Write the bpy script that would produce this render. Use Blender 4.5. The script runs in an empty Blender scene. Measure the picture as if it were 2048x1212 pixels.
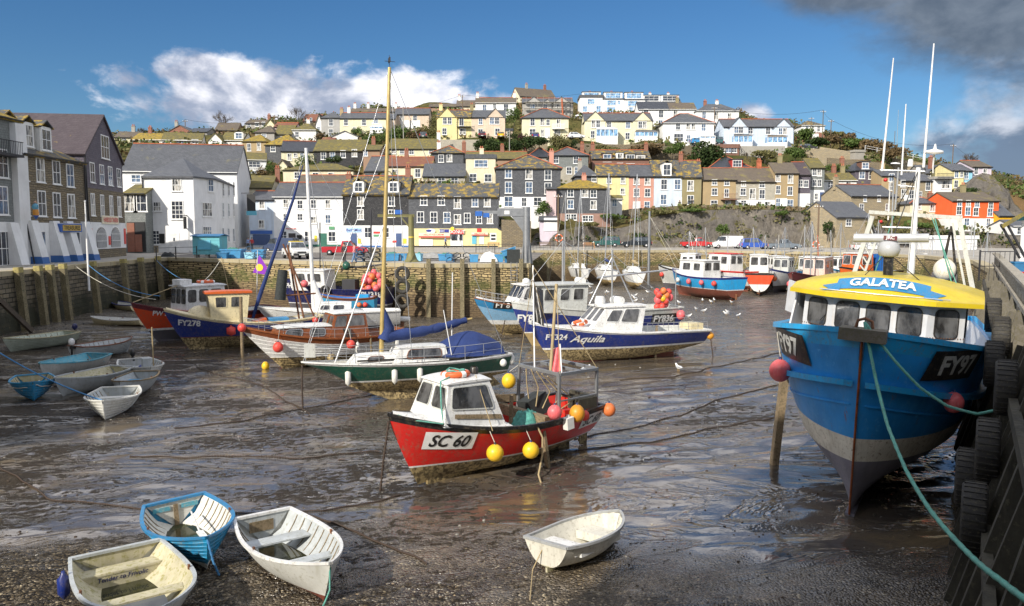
import bpy, math, random
import numpy as np
from mathutils import Vector, Matrix, noise
PI=math.pi
R=math.radians
rnd=random.Random(11)
SC=bpy.context.scene; COL=SC.collection
# ---------- camera geometry: pixels of the 2048 wide photograph turned into places at a known depth or height
F=1607.; PITCH=R(5.1); CAMZ=7.0
CP,SP=math.cos(PITCH),math.sin(PITCH)
def ray(px,py):
    a=(px-1024)/F; b=(606-py)/F
    return Vector((a,CP+b*SP,-SP+b*CP))
def at(px,py,Y):
    r=ray(px,py)*1.0; s=Y/r.y
    return Vector((r.x*s,Y,CAMZ+r.z*s))
def on(px,py,z=0.):
    r=ray(px,py); s=(z-CAMZ)/r.z
    return Vector((r.x*s,r.y*s,z))
# ---------- mesh builder
class MB:
    def __init__(s): s.v=[];s.f=[];s.m=[];s.s=[]
    def add(s,vs,fs,m=0,sm=False,M=None):
        b=len(s.v)
        s.v+= [tuple(M@Vector(v)) for v in vs] if M else [tuple(v) for v in vs]
        for f in fs:
            s.f.append([b+i for i in f]); s.m.append(m); s.s.append(sm)
        return s
    def box(s,x0,x1,y0,y1,z0,z1,m=0,M=None):
        return s.add([(x0,y0,z0),(x1,y0,z0),(x1,y1,z0),(x0,y1,z0),(x0,y0,z1),(x1,y0,z1),(x1,y1,z1),(x0,y1,z1)],
          [(3,2,1,0),(4,5,6,7),(0,1,5,4),(1,2,6,5),(2,3,7,6),(3,0,4,7)],m,False,M)
    def bar(s,a,b,w,h=None,m=0,up=(0,0,1)):
        a=Vector(a);b=Vector(b);h=h or w; d=(b-a)
        L=d.length
        if L<1e-6: return s
        d/=L; u=Vector(up)
        if abs(d.dot(u))>.99: u=Vector((0,1,0))
        sd=d.cross(u).normalized(); u=sd.cross(d)
        vs=[]
        for p in (a,b):
            for i,j in((-1,-1),(1,-1),(1,1),(-1,1)): vs.append(p+sd*(i*w/2)+u*(j*h/2))
        return s.add(vs,[(3,2,1,0),(4,5,6,7),(0,1,5,4),(1,2,6,5),(2,3,7,6),(3,0,4,7)],m)
    def tube(s,pts,r,n=6,m=0,cap=True,sm=True):
        pts=[Vector(p) for p in pts]; k=len(pts)
        rs=r if isinstance(r,(list,tuple)) else [r]*k
        vs=[];fs=[]; u=None
        for i,p in enumerate(pts):
            d=(pts[min(i+1,k-1)]-pts[max(i-1,0)])
            d=d.normalized() if d.length>1e-9 else Vector((0,0,1))
            if u is None:
                u=Vector((0,0,1)) if abs(d.z)<.9 else Vector((1,0,0))
            u=(u-d*u.dot(d))
            u=u.normalized() if u.length>1e-6 else d.orthogonal().normalized()
            w=d.cross(u)
            for j in range(n):
                a=2*PI*j/n; vs.append(p+(u*math.cos(a)+w*math.sin(a))*rs[i])
        for i in range(k-1):
            for j in range(n):
                j2=(j+1)%n; fs.append((i*n+j,i*n+j2,(i+1)*n+j2,(i+1)*n+j))
        s.add(vs,fs,m,sm)
        if cap: s.add([vs[j] for j in range(n)],[tuple(reversed(range(n)))],m); s.add([vs[(k-1)*n+j] for j in range(n)],[tuple(range(n))],m)
        return s
    def lathe(s,prof,n=14,m=0,M=None,sm=True):
        vs=[];fs=[]
        for r,z in prof:
            for j in range(n):
                a=2*PI*j/n; vs.append((r*math.cos(a),r*math.sin(a),z))
        for i in range(len(prof)-1):
            for j in range(n):
                j2=(j+1)%n; fs.append((i*n+j,i*n+j2,(i+1)*n+j2,(i+1)*n+j))
        return s.add(vs,fs,m,sm,M)
    def ball(s,c,r,m=0,n=12,k=8,sc=(1,1,1)):
        M=Matrix.Translation(Vector(c))@Matrix.Diagonal((sc[0],sc[1],sc[2],1))
        return s.lathe([(r*math.sin(PI*i/k)+1e-5,-r*math.cos(PI*i/k)) for i in range(k+1)],n,m,M)
    def prism(s,pts,d,m=0,M=None):
        n=len(pts); d=Vector(d); a=[Vector(p) for p in pts]
        return s.add(a+[p+d for p in a],[tuple(reversed(range(n))),tuple(range(n,2*n))]+[(i,(i+1)%n,n+(i+1)%n,n+i) for i in range(n)],m,False,M)
    def poly(s,pts,m=0,M=None): return s.add(pts,[tuple(range(len(pts)))],m,False,M)
    def grid(s,fn,nu,nv,m=0,sm=True):
        vs=[fn(i/nu,j/nv) for j in range(nv+1) for i in range(nu+1)]
        return s.add(vs,[(j*(nu+1)+i,j*(nu+1)+i+1,(j+1)*(nu+1)+i+1,(j+1)*(nu+1)+i) for j in range(nv) for i in range(nu)],m,sm)
    def mesh(s,name,mats):
        me=bpy.data.meshes.new(name)
        me.from_pydata(s.v,[],s.f)
        for x in (mats if isinstance(mats,(list,tuple)) else [mats]): me.materials.append(MT(x))
        me.polygons.foreach_set('material_index',s.m); me.polygons.foreach_set('use_smooth',s.s)
        me.update(); return me
    def build(s,name,mats,parent=None,loc=(0,0,0),rot=(0,0,0)):
        return link(name,s.mesh(name,mats),parent,loc,rot)
def link(name,data,parent=None,loc=(0,0,0),rot=(0,0,0)):
    o=bpy.data.objects.new(name,data); COL.objects.link(o)
    o.location=loc; o.rotation_euler=rot
    if parent: o.parent=parent
    return o
def tag(o,label=None,cat=None,group=None,kind=None):
    if label:o['label']=label
    if cat:o['category']=cat
    if group:o['group']=group
    if kind:o['kind']=kind
    return o
def thing(name,label,cat,loc=(0,0,0),rot=(0,0,0),group=None):
    return tag(link(name,None,None,loc,rot),label,cat,group)
def copy_tree(o,parent=None):
    c=o.copy(); COL.objects.link(c); c.parent=parent
    for ch in list(o.children): copy_tree(ch,c)
    return c
def smooth(a,b,x):
    t=max(0,min(1,(x-a)/(b-a))); return t*t*(3-2*t)
def lerp(a,b,t): return a+(b-a)*t
# ---------- materials
_M={}
def MT(x): return _M[x]
class NT:
    def __init__(s,name):
        s.mat=bpy.data.materials.new(name); s.mat.use_nodes=True; _M[name]=s.mat
        s.t=s.mat.node_tree; s.b=s.t.nodes['Principled BSDF']; s.n=s.t.nodes; s.l=s.t.links
        s.tc=s.n.new('ShaderNodeTexCoord')
    def lk(s,a,b): s.l.new(a,b)
    def obj(s): return s.tc.outputs['Object']
    def wallco(s,sx=1,sz=1):   # metres along the wall, metres up
        sp=s.n.new('ShaderNodeSeparateXYZ'); s.lk(s.obj(),sp.inputs[0])
        a=s.math('ADD',sp.outputs[0],sp.outputs[1]); c=s.n.new('ShaderNodeCombineXYZ')
        s.lk(s.math('MULTIPLY',a,sx),c.inputs[0]); s.lk(s.math('MULTIPLY',sp.outputs[2],sz),c.inputs[1]); return c.outputs[0]
    def noise(s,scale=1,detail=4,rough=.55,co=None,stretch=None,dist=0):
        n=s.n.new('ShaderNodeTexNoise'); n.inputs['Scale'].default_value=scale; n.inputs['Detail'].default_value=detail
        n.inputs['Roughness'].default_value=rough; n.inputs['Distortion'].default_value=dist
        co=co or s.obj()
        if stretch:
            m=s.n.new('ShaderNodeMapping'); m.inputs['Scale'].default_value=stretch; s.lk(co,m.inputs[0]); co=m.outputs[0]
        s.lk(co,n.inputs['Vector']); return n.outputs['Fac']
    def ramp(s,f,stops,interp='LINEAR'):
        r=s.n.new('ShaderNodeValToRGB'); r.color_ramp.interpolation=interp
        e=r.color_ramp.elements
        while len(e)<len(stops): e.new(.5)
        for x,(p,c) in zip(e,stops):
            x.position=p; x.color=(c,c,c,1) if isinstance(c,(int,float)) else (*c,1)
        s.lk(f,r.inputs[0]); return r.outputs[0]
    def mix(s,f,a,b,mode='MIX'):
        m=s.n.new('ShaderNodeMix'); m.data_type='RGBA'; m.blend_type=mode
        for i,x in ((0,f),(6,a),(7,b)):
            if isinstance(x,(int,float)) and i==0: m.inputs[0].default_value=x
            elif isinstance(x,(int,float)): m.inputs[i].default_value=(x,x,x,1)
            elif isinstance(x,tuple): m.inputs[i].default_value=(*x,1)
            else: s.lk(x,m.inputs[i])
        return m.outputs[2]
    def math(s,op,a,b=0.,c=None):
        m=s.n.new('ShaderNodeMath'); m.operation=op
        for i,x in enumerate((a,b,c)):
            if x is None: continue
            if isinstance(x,(int,float)): m.inputs[i].default_value=x
            else: s.lk(x,m.inputs[i])
        return m.outputs[0]
    def bump(s,h,strength=.3,dist=.02):
        b=s.n.new('ShaderNodeBump'); b.inputs['Strength'].default_value=strength; b.inputs['Distance'].default_value=dist
        s.lk(h,b.inputs['Height']); s.lk(b.outputs[0],s.b.inputs['Normal']); return b
    def set(s,col=None,rough=None,metal=None,spec=None):
        for k,x in (('Base Color',col),('Roughness',rough),('Metallic',metal),('Specular IOR Level',spec)):
            if x is None: continue
            if isinstance(x,tuple): s.b.inputs[k].default_value=(*x,1)
            elif isinstance(x,(int,float)): s.b.inputs[k].default_value=x
            else: s.lk(x,s.b.inputs[k])
        return s
def mul(c,k): return tuple(min(1,x*k) for x in c)
def paint(name,c,rough=.45,var=.22,scale=2.,metal=0,bump=.1,grime=None,gr=.5,spec=.5,rust=0):
    n=NT(name); f=n.noise(scale,6,.6)
    col=n.mix(n.ramp(f,[(.3,0.),(.7,1.)]),mul(c,1-var),mul(c,1+var*.4))
    f2=n.noise(scale*7,5,.7)
    if grime:
        col=n.mix(n.ramp(f2,[(gr,0.),(gr+.12,1.)]),col,grime)
        s=n.noise(scale*2,4,.7,stretch=(2.5,2.5,.25)); col=n.mix(n.ramp(s,[(.5,0.),(.75,.6)]),col,grime)
    if rust: col=n.mix(n.math('MULTIPLY',n.ramp(n.noise(1.6,6,.75,stretch=(3,3,.16)),[(.70-rust*.1,0.),(.76-rust*.1,.85)]),n.ramp(n.noise(9,4,.7),[(.35,.3),(.6,1.)])),col,(.25,.085,.03))
    n.set(col,n.ramp(f2,[(.3,rough*.75),(.7,min(1,rough*1.3))]),metal,spec)
    if bump: n.bump(f2,bump,.01)
    return n
def wallm(name,c,dirt=(.25,.24,.2),amt=.5):
    n=NT(name); f=n.noise(.5,5,.65); f2=n.noise(1.2,5,.7,stretch=(2,2,.3)); f3=n.noise(9,4)
    col=n.mix(n.ramp(f,[(.35,0.),(.75,1.)]),c,mul(c,.8)); col=n.mix(n.math('MULTIPLY',n.ramp(f2,[(.5,0.),(.8,1.)]),amt),col,dirt)
    n.set(col,.85,spec=.2); n.bump(f3,.25,.02); return n
def brickm(name,c1,c2,mortar,bw,bh,ms=.02,rough=.85,var=.6,bump=.6,lichen=None,lt=.6,spec=.25,ls=.5):
    n=NT(name); co=n.wallco(); b=n.n.new('ShaderNodeTexBrick')
    d=n.n.new('ShaderNodeVectorMath'); d.operation='ADD'; nn=n.n.new('ShaderNodeTexNoise'); nn.inputs['Scale'].default_value=1.3; n.lk(co,nn.inputs['Vector'])
    sc=n.n.new('ShaderNodeVectorMath'); sc.operation='SCALE'; sc.inputs['Scale'].default_value=bh*var; n.lk(nn.outputs['Color'],sc.inputs[0])
    n.lk(co,d.inputs[0]); n.lk(sc.outputs[0],d.inputs[1]); n.lk(d.outputs[0],b.inputs['Vector'])
    b.inputs['Color1'].default_value=(*c1,1); b.inputs['Color2'].default_value=(*c2,1); b.inputs['Mortar'].default_value=(*mortar,1)
    b.inputs['Scale'].default_value=1; b.inputs['Brick Width'].default_value=bw; b.inputs['Row Height'].default_value=bh; b.inputs['Mortar Size'].default_value=ms
    b.inputs['Bias'].default_value=-.1
    f=n.noise(1.1,5,.7); f2=n.noise(6,4,.7)
    col=n.mix(n.ramp(f,[(.3,0.),(.7,.55)]),b.outputs[0],mul(c1,.6)); col=n.mix(n.ramp(f2,[(.45,0.),(.8,.45)]),col,mul(c2,1.35))
    if lichen:
        g=n.noise(ls,7,.72); col=n.mix(n.ramp(g,[(lt-.05,0.),(lt+.03,1.)]),col,n.mix(n.noise(4,4),lichen,mul(lichen,.45)))
    n.set(col,rough,spec=spec); n.bump(b.outputs['Fac'],bump,-.03); return n
W=(.78,.77,.73)
wallm('white_render',W); wallm('clean_white',(.8,.8,.79),amt=.2); wallm('cream_render',(.72,.64,.46)); wallm('yellow_render',(.75,.66,.34)); wallm('pale_yellow_render',(.74,.69,.48))
wallm('beige_render',(.66,.53,.41)); wallm('pink_render',(.58,.3,.23)); wallm('pale_pink_render',(.66,.5,.5)); wallm('blue_render',(.52,.64,.78)); wallm('sky_render',(.3,.6,.75)); wallm('grey_render',(.36,.34,.31)); wallm('pebble_render',(.4,.39,.37))
wallm('tan_render',(.4,.3,.17)); wallm('olive_render',(.28,.24,.13)); wallm('orange_render',(.8,.13,.04),amt=.1); wallm('ochre_render',(.72,.4,.02)); wallm('concrete',(.36,.34,.3)); wallm('lilac_render',(.62,.55,.62)); wallm('brown_render',(.34,.22,.15)); wallm('ice_render',(.58,.66,.76))
brickm('slate_hung',(.085,.09,.1),(.14,.145,.155),(.05,.05,.055),.3,.2,.012,.6)
brickm('dark_slate_hung',(.035,.036,.04),(.08,.078,.08),(.02,.02,.02),.3,.2,.02,.6,lichen=(.3,.29,.27),lt=.66,ls=2.5)
brickm('purple_slate_hung',(.11,.095,.12),(.17,.15,.18),(.06,.055,.065),.3,.2,.012,.6)
brickm('pale_slate_hung',(.2,.22,.21),(.27,.28,.27),(.12,.12,.12),.3,.2,.012,.7)
brickm('rubble_stone',(.3,.24,.15),(.17,.15,.12),(.09,.075,.055),.55,.2,.03,.9,1.6,1,)
brickm('warm_stone',(.47,.38,.24),(.3,.27,.21),(.22,.18,.12),.5,.2,.025,.9,1.6,1,)
brickm('pale_stone',(.5,.46,.37),(.36,.34,.29),(.42,.38,.3),.5,.22,.02,.9,1.2,.8)
brickm('quay_stone',(.36,.28,.14),(.2,.16,.09),(.07,.055,.035),.8,.3,.05,.75,1.3,1,lichen=(.1,.12,.03),lt=.62)
brickm('red_brick',(.36,.12,.07),(.26,.1,.07),(.3,.25,.2),.23,.08,.01,.85)
brickm('pink_stone',(.42,.24,.19),(.3,.2,.16),(.3,.22,.18),.5,.2,.02,.85)
SL1,SL2=(.075,.08,.09),(.12,.125,.135)
brickm('slate_roof',SL1,SL2,(.05,.052,.06),.35,.22,.01,.5,.3,.5,lichen=(.2,.19,.13),lt=.64,spec=.4)
brickm('slate_roof_lichen',SL1,(.11,.11,.1),(.05,.05,.05),.35,.22,.01,.7,.3,.5,lichen=(.42,.29,.06),lt=.545,ls=1.1)
brickm('lichen_roof',(.22,.17,.06),(.15,.125,.06),(.1,.08,.03),.35,.22,.01,.85,.3,.5,lichen=(.46,.32,.05),lt=.5,ls=2)
brickm('olive_roof',(.17,.145,.06),(.12,.11,.06),(.07,.065,.04),.35,.22,.01,.85,.3,.5,lichen=(.27,.22,.06),lt=.55,ls=1.5)
brickm('brown_roof',(.16,.13,.1),(.12,.1,.08),(.07,.06,.05),.35,.22,.01,.85,.3,.5,lichen=(.26,.22,.1),lt=.6)
brickm('red_roof',(.27,.1,.06),(.2,.1,.07),(.1,.06,.05),.3,.25,.02,.8,.3,.5,lichen=(.4,.28,.08),lt=.6)
brickm('dark_slate_roof',(.035,.04,.05),(.06,.065,.08),(.025,.03,.035),.35,.22,.01,.45,.3,.4,spec=.4)
brickm('purple_slate_roof',(.075,.058,.064),(.10,.08,.085),(.045,.038,.042),.35,.22,.01,.55,.3,.5,lichen=(.5,.36,.05),lt=.66,ls=.4)
def glassm(name,c,rough=.08):
    n=NT(name); f=n.ramp(n.noise(2.2,4,.65,stretch=(1,1,.5)),[(.4,0.),(.62,1.)]); n.set(n.mix(f,mul(c,.45),mul(c,2.4)),n.ramp(n.noise(7,4),[(.3,rough),(.7,rough*3)]),spec=.9); return n  # pale smears in the base colour stand in for reflections on the glass
glassm('glass',(.03,.035,.045)); glassm('glass_sky',(.07,.10,.15),.05)
n=NT('glass_curtain'); n.set(n.mix(n.ramp(n.noise(1.6,2,.5,stretch=(2.5,2.5,.6)),[(.48,0.),(.52,1.)]),(.03,.035,.04),(.42,.4,.36)),.3,spec=.6)
glassm('cabin_glass',(.05,.05,.05),.05); glassm('blue_glass',(.12,.22,.35),.1)
# ---------- camera, sun, sky
cam=bpy.data.cameras.new('camera'); co=bpy.data.objects.new('camera',cam); COL.objects.link(co); SC.camera=co
co.location=(0,0,CAMZ); co.rotation_euler=(R(90)-PITCH,0,0); cam.sensor_width=36; cam.lens=36*F/2048; cam.clip_start=.1; cam.clip_end=3000
SC.view_settings.view_transform='Standard'; SC.view_settings.look='None'; SC.view_settings.gamma=1; SC.view_settings.exposure=.66
SC.cycles.max_bounces=6; SC.cycles.use_denoising=True
SUN=Vector((-.60,-.80,0)).normalized()*math.cos(R(31)); SUN.z=math.sin(R(31))
sl=bpy.data.lights.new('sun','SUN'); sl.energy=3.7; sl.angle=R(.6); sl.color=(1,.93,.82)
so=bpy.data.objects.new('sun',sl); COL.objects.link(so); so.rotation_euler=SUN.to_track_quat('Z','Y').to_euler()
def world():
    w=bpy.data.worlds.new('World'); SC.world=w; w.use_nodes=True; t=w.node_tree; N=t.nodes; L=t.links
    bg=N['Background']; bg.inputs[1].default_value=1
    sky=N.new('ShaderNodeTexSky'); sky.sky_type='NISHITA'; sky.sun_disc=False; sky.sun_elevation=R(31); sky.sun_rotation=math.atan2(SUN.x,SUN.y)
    sky.ozone_density=3.; sky.air_density=1.0; sky.dust_density=.4
    def m(op,a,b=0.,c=None):
        x=N.new('ShaderNodeMath'); x.operation=op
        for i,v in enumerate((a,b,c)):
            if v is None: continue
            if isinstance(v,(int,float)): x.inputs[i].default_value=v
            else: L.new(v,x.inputs[i])
        return x.outputs[0]
    def mix(f,a,b,mode='MIX'):
        x=N.new('ShaderNodeMix'); x.data_type='RGBA'; x.blend_type=mode
        for i,v in ((0,f),(6,a),(7,b)):
            if isinstance(v,(int,float)): x.inputs[i].default_value=v
            elif isinstance(v,tuple): x.inputs[i].default_value=(*v,1)
            else: L.new(v,x.inputs[i])
        return x.outputs[2]
    hs=N.new('ShaderNodeHueSaturation'); hs.inputs['Saturation'].default_value=1.2; L.new(sky.outputs[0],hs.inputs['Color'])
    base=N.new('ShaderNodeVectorMath'); base.operation='SCALE'; base.inputs['Scale'].default_value=.062; L.new(hs.outputs[0],base.inputs[0]); tint=N.new('ShaderNodeVectorMath'); tint.operation='MULTIPLY'; tint.inputs[1].default_value=(.64,.81,.95); L.new(base.outputs[0],tint.inputs[0]); base=tint
    tc=N.new('ShaderNodeTexCoord'); sp=N.new('ShaderNodeSeparateXYZ'); L.new(tc.outputs['Generated'],sp.inputs[0])
    az=m('ARCTAN2',sp.outputs[0],sp.outputs[1]); el=m('ARCSINE',sp.outputs[2])
    cb=N.new('ShaderNodeCombineXYZ'); L.new(az,cb.inputs[0]); L.new(m('MULTIPLY',el,1.55),cb.inputs[1])
    def nz(scale,det=9,r=.58,dist=0,off=(0,0,0)):
        mp=N.new('ShaderNodeMapping'); mp.inputs['Location'].default_value=off; L.new(cb.outputs[0],mp.inputs[0])
        n=N.new('ShaderNodeTexNoise'); n.inputs['Scale'].default_value=scale; n.inputs['Detail'].default_value=det; n.inputs['Roughness'].default_value=r; n.inputs['Distortion'].default_value=dist
        L.new(mp.outputs[0],n.inputs['Vector']); return n.outputs['Fac']
    def ell(px,py,wx,wy,p=1.):   # a bank of cloud round one direction of the sky
        d=ray(px,py).normalized(); a0=math.atan2(d.x,d.y); e0=math.asin(d.z)
        dx=m('DIVIDE',m('SUBTRACT',az,a0),wx/F); dy=m('DIVIDE',m('SUBTRACT',el,e0),wy/F)
        r=m('SQRT',m('ADD',m('MULTIPLY',dx,dx),m('MULTIPLY',dy,dy)))
        return m('MULTIPLY',m('SUBTRACT',1.,r),p)
    def step(x,a,b):
        r=N.new('ShaderNodeMapRange'); r.interpolation_type='SMOOTHSTEP'; r.inputs['From Min'].default_value=a; r.inputs['From Max'].default_value=b; L.new(x,r.inputs['Value']); return r.outputs[0]
    n1=nz(13,9,.6,.25); n2=nz(9,8,.55,.2,(0,.035,0)); n3=nz(4,7,.55,.4,(3,1,0)); n0=nz(34,6,.65)
    out=base.outputs[0]
    # the white bank behind the hill
    e=m('MAXIMUM',m('MAXIMUM',ell(560,212,330,98),ell(410,152,115,58)),ell(790,200,230,66))
    e=m('MAXIMUM',e,ell(870,218,230,48)); e=m('MAXIMUM',e,ell(1500,232,60,26)); e=m('MAXIMUM',e,ell(250,160,90,35,.5))
    d=m('ADD',m('MULTIPLY',m('SUBTRACT',n1,.5),3.),m('MULTIPLY',e,1.5))
    mask=step(d,.05,.75)
    lit=step(m('ADD',m('MULTIPLY',m('SUBTRACT',el,.105),4.5),m('MULTIPLY',m('SUBTRACT',n2,.5),4.6)),-.15,.75)
    colw=mix(lit,(.235,.27,.36),(.80,.79,.82))
    out=mix(m('MULTIPLY',mask,.95),out,colw)
    # grey-violet bank on the right
    e2=m('MAXIMUM',ell(2030,330,210,150),ell(2300,300,380,230))
    e2=m('MAXIMUM',e2,ell(1940,210,90,50,.55))
    d2=m('ADD',m('MULTIPLY',m('SUBTRACT',n2,.5),2.8),m('MULTIPLY',e2,1.5))
    out=mix(m('MULTIPLY',step(d2,.1,.9),.9),out,mix(step(m('ADD',m('MULTIPLY',m('SUBTRACT',n1,.5),4.),m('MULTIPLY',m('SUBTRACT',el,.11),7.)),-.3,.8),(.115,.15,.22),(.5,.52,.58)))
    # dark cloud top right
    e3=m('MAXIMUM',ell(2010,20,330,150),ell(1760,-60,260,110)); e3=m('MAXIMUM',e3,ell(2500,-60,600,260))
    d3=m('ADD',m('MULTIPLY',m('SUBTRACT',n3,.5),1.5),m('MULTIPLY',e3,1.7)); d3=m('ADD',d3,m('MULTIPLY',m('SUBTRACT',n0,.5),.5))
    out=mix(m('MULTIPLY',step(d3,.15,1.0),.93),out,mix(step(n1,.35,.7),(.075,.095,.125),(.14,.165,.2)))
    # unseen bright cloud added outside the picture for fill light and mud reflections
    far=step(m('ABSOLUTE',az),.85,1.3); up=step(el,.30,.44); g=m('MAXIMUM',far,up)
    d4=m('MULTIPLY',step(m('ADD',n3,m('MULTIPLY',m('SUBTRACT',n1,.5),.4)),.40,.56),g)
    out=mix(m('MULTIPLY',d4,.9),out,(.92,.92,.96))
    L.new(out,bg.inputs[0])
world()
# ---------- ground materials
def mudm():
    n=NT('wet_mud'); co=n.obj(); sp=n.n.new('ShaderNodeSeparateXYZ'); n.lk(co,sp.inputs[0]); X,Y=sp.outputs[0],sp.outputs[1]
    rot=n.n.new('ShaderNodeMapping'); rot.inputs['Rotation'].default_value=(0,0,R(-14)); n.lk(co,rot.inputs[0]); rc=rot.outputs[0]
    big=n.noise(.10,3,.55,co=rc,stretch=(.8,1.2,1),dist=.8); mid=n.noise(.42,5,.6,co=rc,stretch=(.7,1.3,1),dist=.6); fine=n.noise(3.8,8,.74,co=rc,stretch=(.8,1.25,1),dist=.2); vf=n.noise(15,5,.7)
    # gravel near the camera and under the far wall
    nearg=n.math('ADD',n.ramp(n.math('MULTIPLY_ADD',Y,-1/10,2.35),[(0.,0.),(1.,1.)]),0)
    nearg=n.ramp(n.math('ADD',n.math('MULTIPLY_ADD',Y,-.085,1.62),n.math('MULTIPLY',n.math('SUBTRACT',big,.5),1.6)),[(.0,0.),(.42,1.)])
    farg=n.ramp(n.math('ADD',n.math('MULTIPLY_ADD',Y,.06,-3.05),n.math('MULTIPLY',n.math('SUBTRACT',big,.5),3.)),[(.2,0.),(.7,1.)])
    leftg=n.ramp(n.math('ADD',n.math('MULTIPLY_ADD',X,-.08,-1.9),n.math('MULTIPLY',n.math('SUBTRACT',big,.5),2.)),[(.2,0.),(.8,1.)])
    grav=n.math('MAXIMUM',nearg,n.math('MAXIMUM',n.math('MULTIPLY',farg,.75),n.math('MULTIPLY',leftg,.7)))
    v=n.n.new('ShaderNodeTexVoronoi'); v.inputs['Scale'].default_value=19; n.lk(co,v.inputs['Vector'])
    v2=n.n.new('ShaderNodeTexVoronoi'); v2.inputs['Scale'].default_value=6; n.lk(co,v2.inputs['Vector'])
    stone=n.ramp(v.outputs['Color'],[(.0,(.012,.011,.01)),(.45,(.04,.033,.024)),(.66,(.13,.10,.06)),(.82,(.2,.17,.13)),(.93,(.55,.46,.3)),(1.,(.36,.2,.08))])
    ch=n.noise(.16,6,.6,co=rc,stretch=(.5,1.6,1),dist=1.2); chan=n.math('ABSOLUTE',n.math('SUBTRACT',ch,.5)); chan=n.ramp(chan,[(.0,1.),(.022,0.)])
    film=n.ramp(mid,[(.3,(.17,.125,.07)),(.5,(.085,.07,.055)),(.7,(.04,.037,.036))])
    gm=n.math('MULTIPLY',grav,n.ramp(n.noise(1.3,5,.65),[(.34,.5),(.55,1.)]))
    # clumps of dark churned mud stand out of a smooth wet film; how many depends on the patch
    cover=n.math('ADD',n.math('MULTIPLY',n.math('SUBTRACT',big,.5),1.1),n.math('MULTIPLY',n.math('SUBTRACT',mid,.5),.55))
    cover=n.math('SUBTRACT',cover,n.ramp(n.math('MULTIPLY_ADD',X,.06,.4),[(.2,0.02),(.9,.2)]))
    cl=n.math('ADD',n.math('MULTIPLY',fine,1.),n.math('MULTIPLY',cover,.75)); cl=n.math('SUBTRACT',cl,n.math('MULTIPLY',chan,.25))
    clump=n.ramp(cl,[(.495,0.),(.55,1.)])
    mud=n.mix(clump,film,n.mix(vf,(.016,.013,.010),(.065,.05,.034)))
    col=n.mix(gm,mud,stone); n.lk(col,n.b.inputs['Base Color'])
    wet=n.math('MULTIPLY',n.math('SUBTRACT',1.,clump),n.math('SUBTRACT',1.,n.math('MULTIPLY',gm,.8)))
    n.lk(n.mix(wet,.42,n.mix(chan,.13,.05)),n.b.inputs['Roughness']); n.lk(n.math('MULTIPLY_ADD',wet,1.1,1.4),n.b.inputs['IOR']); n.lk(n.math('MULTIPLY_ADD',wet,.4,.12),n.b.inputs['Specular IOR Level'])
    dry=n.math('SUBTRACT',1.,wet)
    h=n.math('MULTIPLY',clump,n.math('ADD',.6,n.math('MULTIPLY',vf,.8))); h=n.math('ADD',h,n.math('MULTIPLY',n.math('MULTIPLY',v.outputs['Distance'],-2.),gm)); h=n.math('ADD',h,n.math('MULTIPLY',mid,1.1)); h=n.math('SUBTRACT',h,n.math('MULTIPLY',chan,.6)); h=n.math('ADD',h,n.math('MULTIPLY',n.math('MULTIPLY',vf,.25),n.math('ADD',dry,.06)))
    n.bump(h,.8,.06)
    n.b.inputs['Coat Weight'].default_value=0
    return n
mudm()
n=NT('asphalt'); f=n.noise(.35,5); g=n.noise(30,3); n.set(n.mix(n.ramp(f,[(.35,0.),(.7,1.)]),(.13,.12,.11),(.23,.21,.185)),.9,spec=.2); n.bump(g,.3,.01)
n=NT('quay_paving'); f=n.noise(.4,6,.65); g=n.noise(8,3); n.set(n.mix(n.ramp(f,[(.35,0.),(.7,1.)]),(.3,.28,.24),(.42,.39,.34)),.85,spec=.25); n.bump(g,.3,.01)
def rockm():
    n=NT('cliff_rock'); f=n.noise(.25,8,.7,stretch=(1,1,.8)); g=n.noise(1.2,8,.75,stretch=(1,1,.45)); v=n.noise(.33,7,.72,dist=.6); 
    col=n.ramp(g,[(.25,(.05,.045,.038)),(.5,(.17,.15,.125)),(.75,(.34,.30,.24))])
    col=n.mix(n.ramp(f,[(.4,0.),(.62,.8)]),col,(.13,.12,.11)); col=n.mix(n.ramp(v,[(.55,0.),(.63,.9)]),col,n.mix(n.noise(5,3),(.05,.06,.015),(.2,.16,.05)))
    n.set(col,.9,spec=.2); n.bump(n.math('ADD',g,f),1,.6)
rockm()
def scrubm():
    n=NT('hill_scrub'); f=n.noise(.09,7,.7); g=n.noise(1.1,6,.75)
    col=n.mix(n.ramp(f,[(.4,0.),(.6,1.)]),(.06,.075,.02),(.16,.125,.05)); col=n.mix(n.ramp(g,[(.4,0.),(.7,1.)]),mul(col,1) if isinstance(col,tuple) else col,(.035,.04,.015))
    h=n.noise(.05,4,.6); col=n.mix(n.ramp(h,[(.58,0.),(.66,.8)]),col,(.2,.12,.06))
    n.set(col,.95,spec=.1); n.bump(g,1,.5)
scrubm()
# ---------- harbour floor
def floor_z(x,y):
    a=noise.noise(Vector((x*.10,y*.22,0)))*.09+noise.noise(Vector((x*.5,y*1.1,3)))*.05
    if y<50: a+=noise.noise(Vector((x*1.7,y*2.6,7)))*.03+noise.noise(Vector((x*.9+y*.5,y*3.5,9)))*.025
    if 14<y<46 and 0<x<22: f=(x*.42-y)*1.9; a+=.035*math.sin(f*2.6+noise.noise(Vector((x*.2,y*.2,4)))*5)*smooth(0,5,x)*smooth(22,15,x)*smooth(14,19,y)*smooth(46,34,y)*(.5+noise.noise(Vector((x*.15,y*.3,2))))
    # rises gently to a shingle bank under the left and far walls
    a+=smooth(-24,-36,x)*.9*smooth(30,60,y)*.4
    return a
mb=MB()
def fl(u,v):
    y=8*(150/8)**v if v>0 else 8
    x=(u*2-1)*(y*.9+12) if y<120 else (u*2-1)*120
    return (x,y,floor_z(x,y))
mb.grid(fl,300,420)
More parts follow.
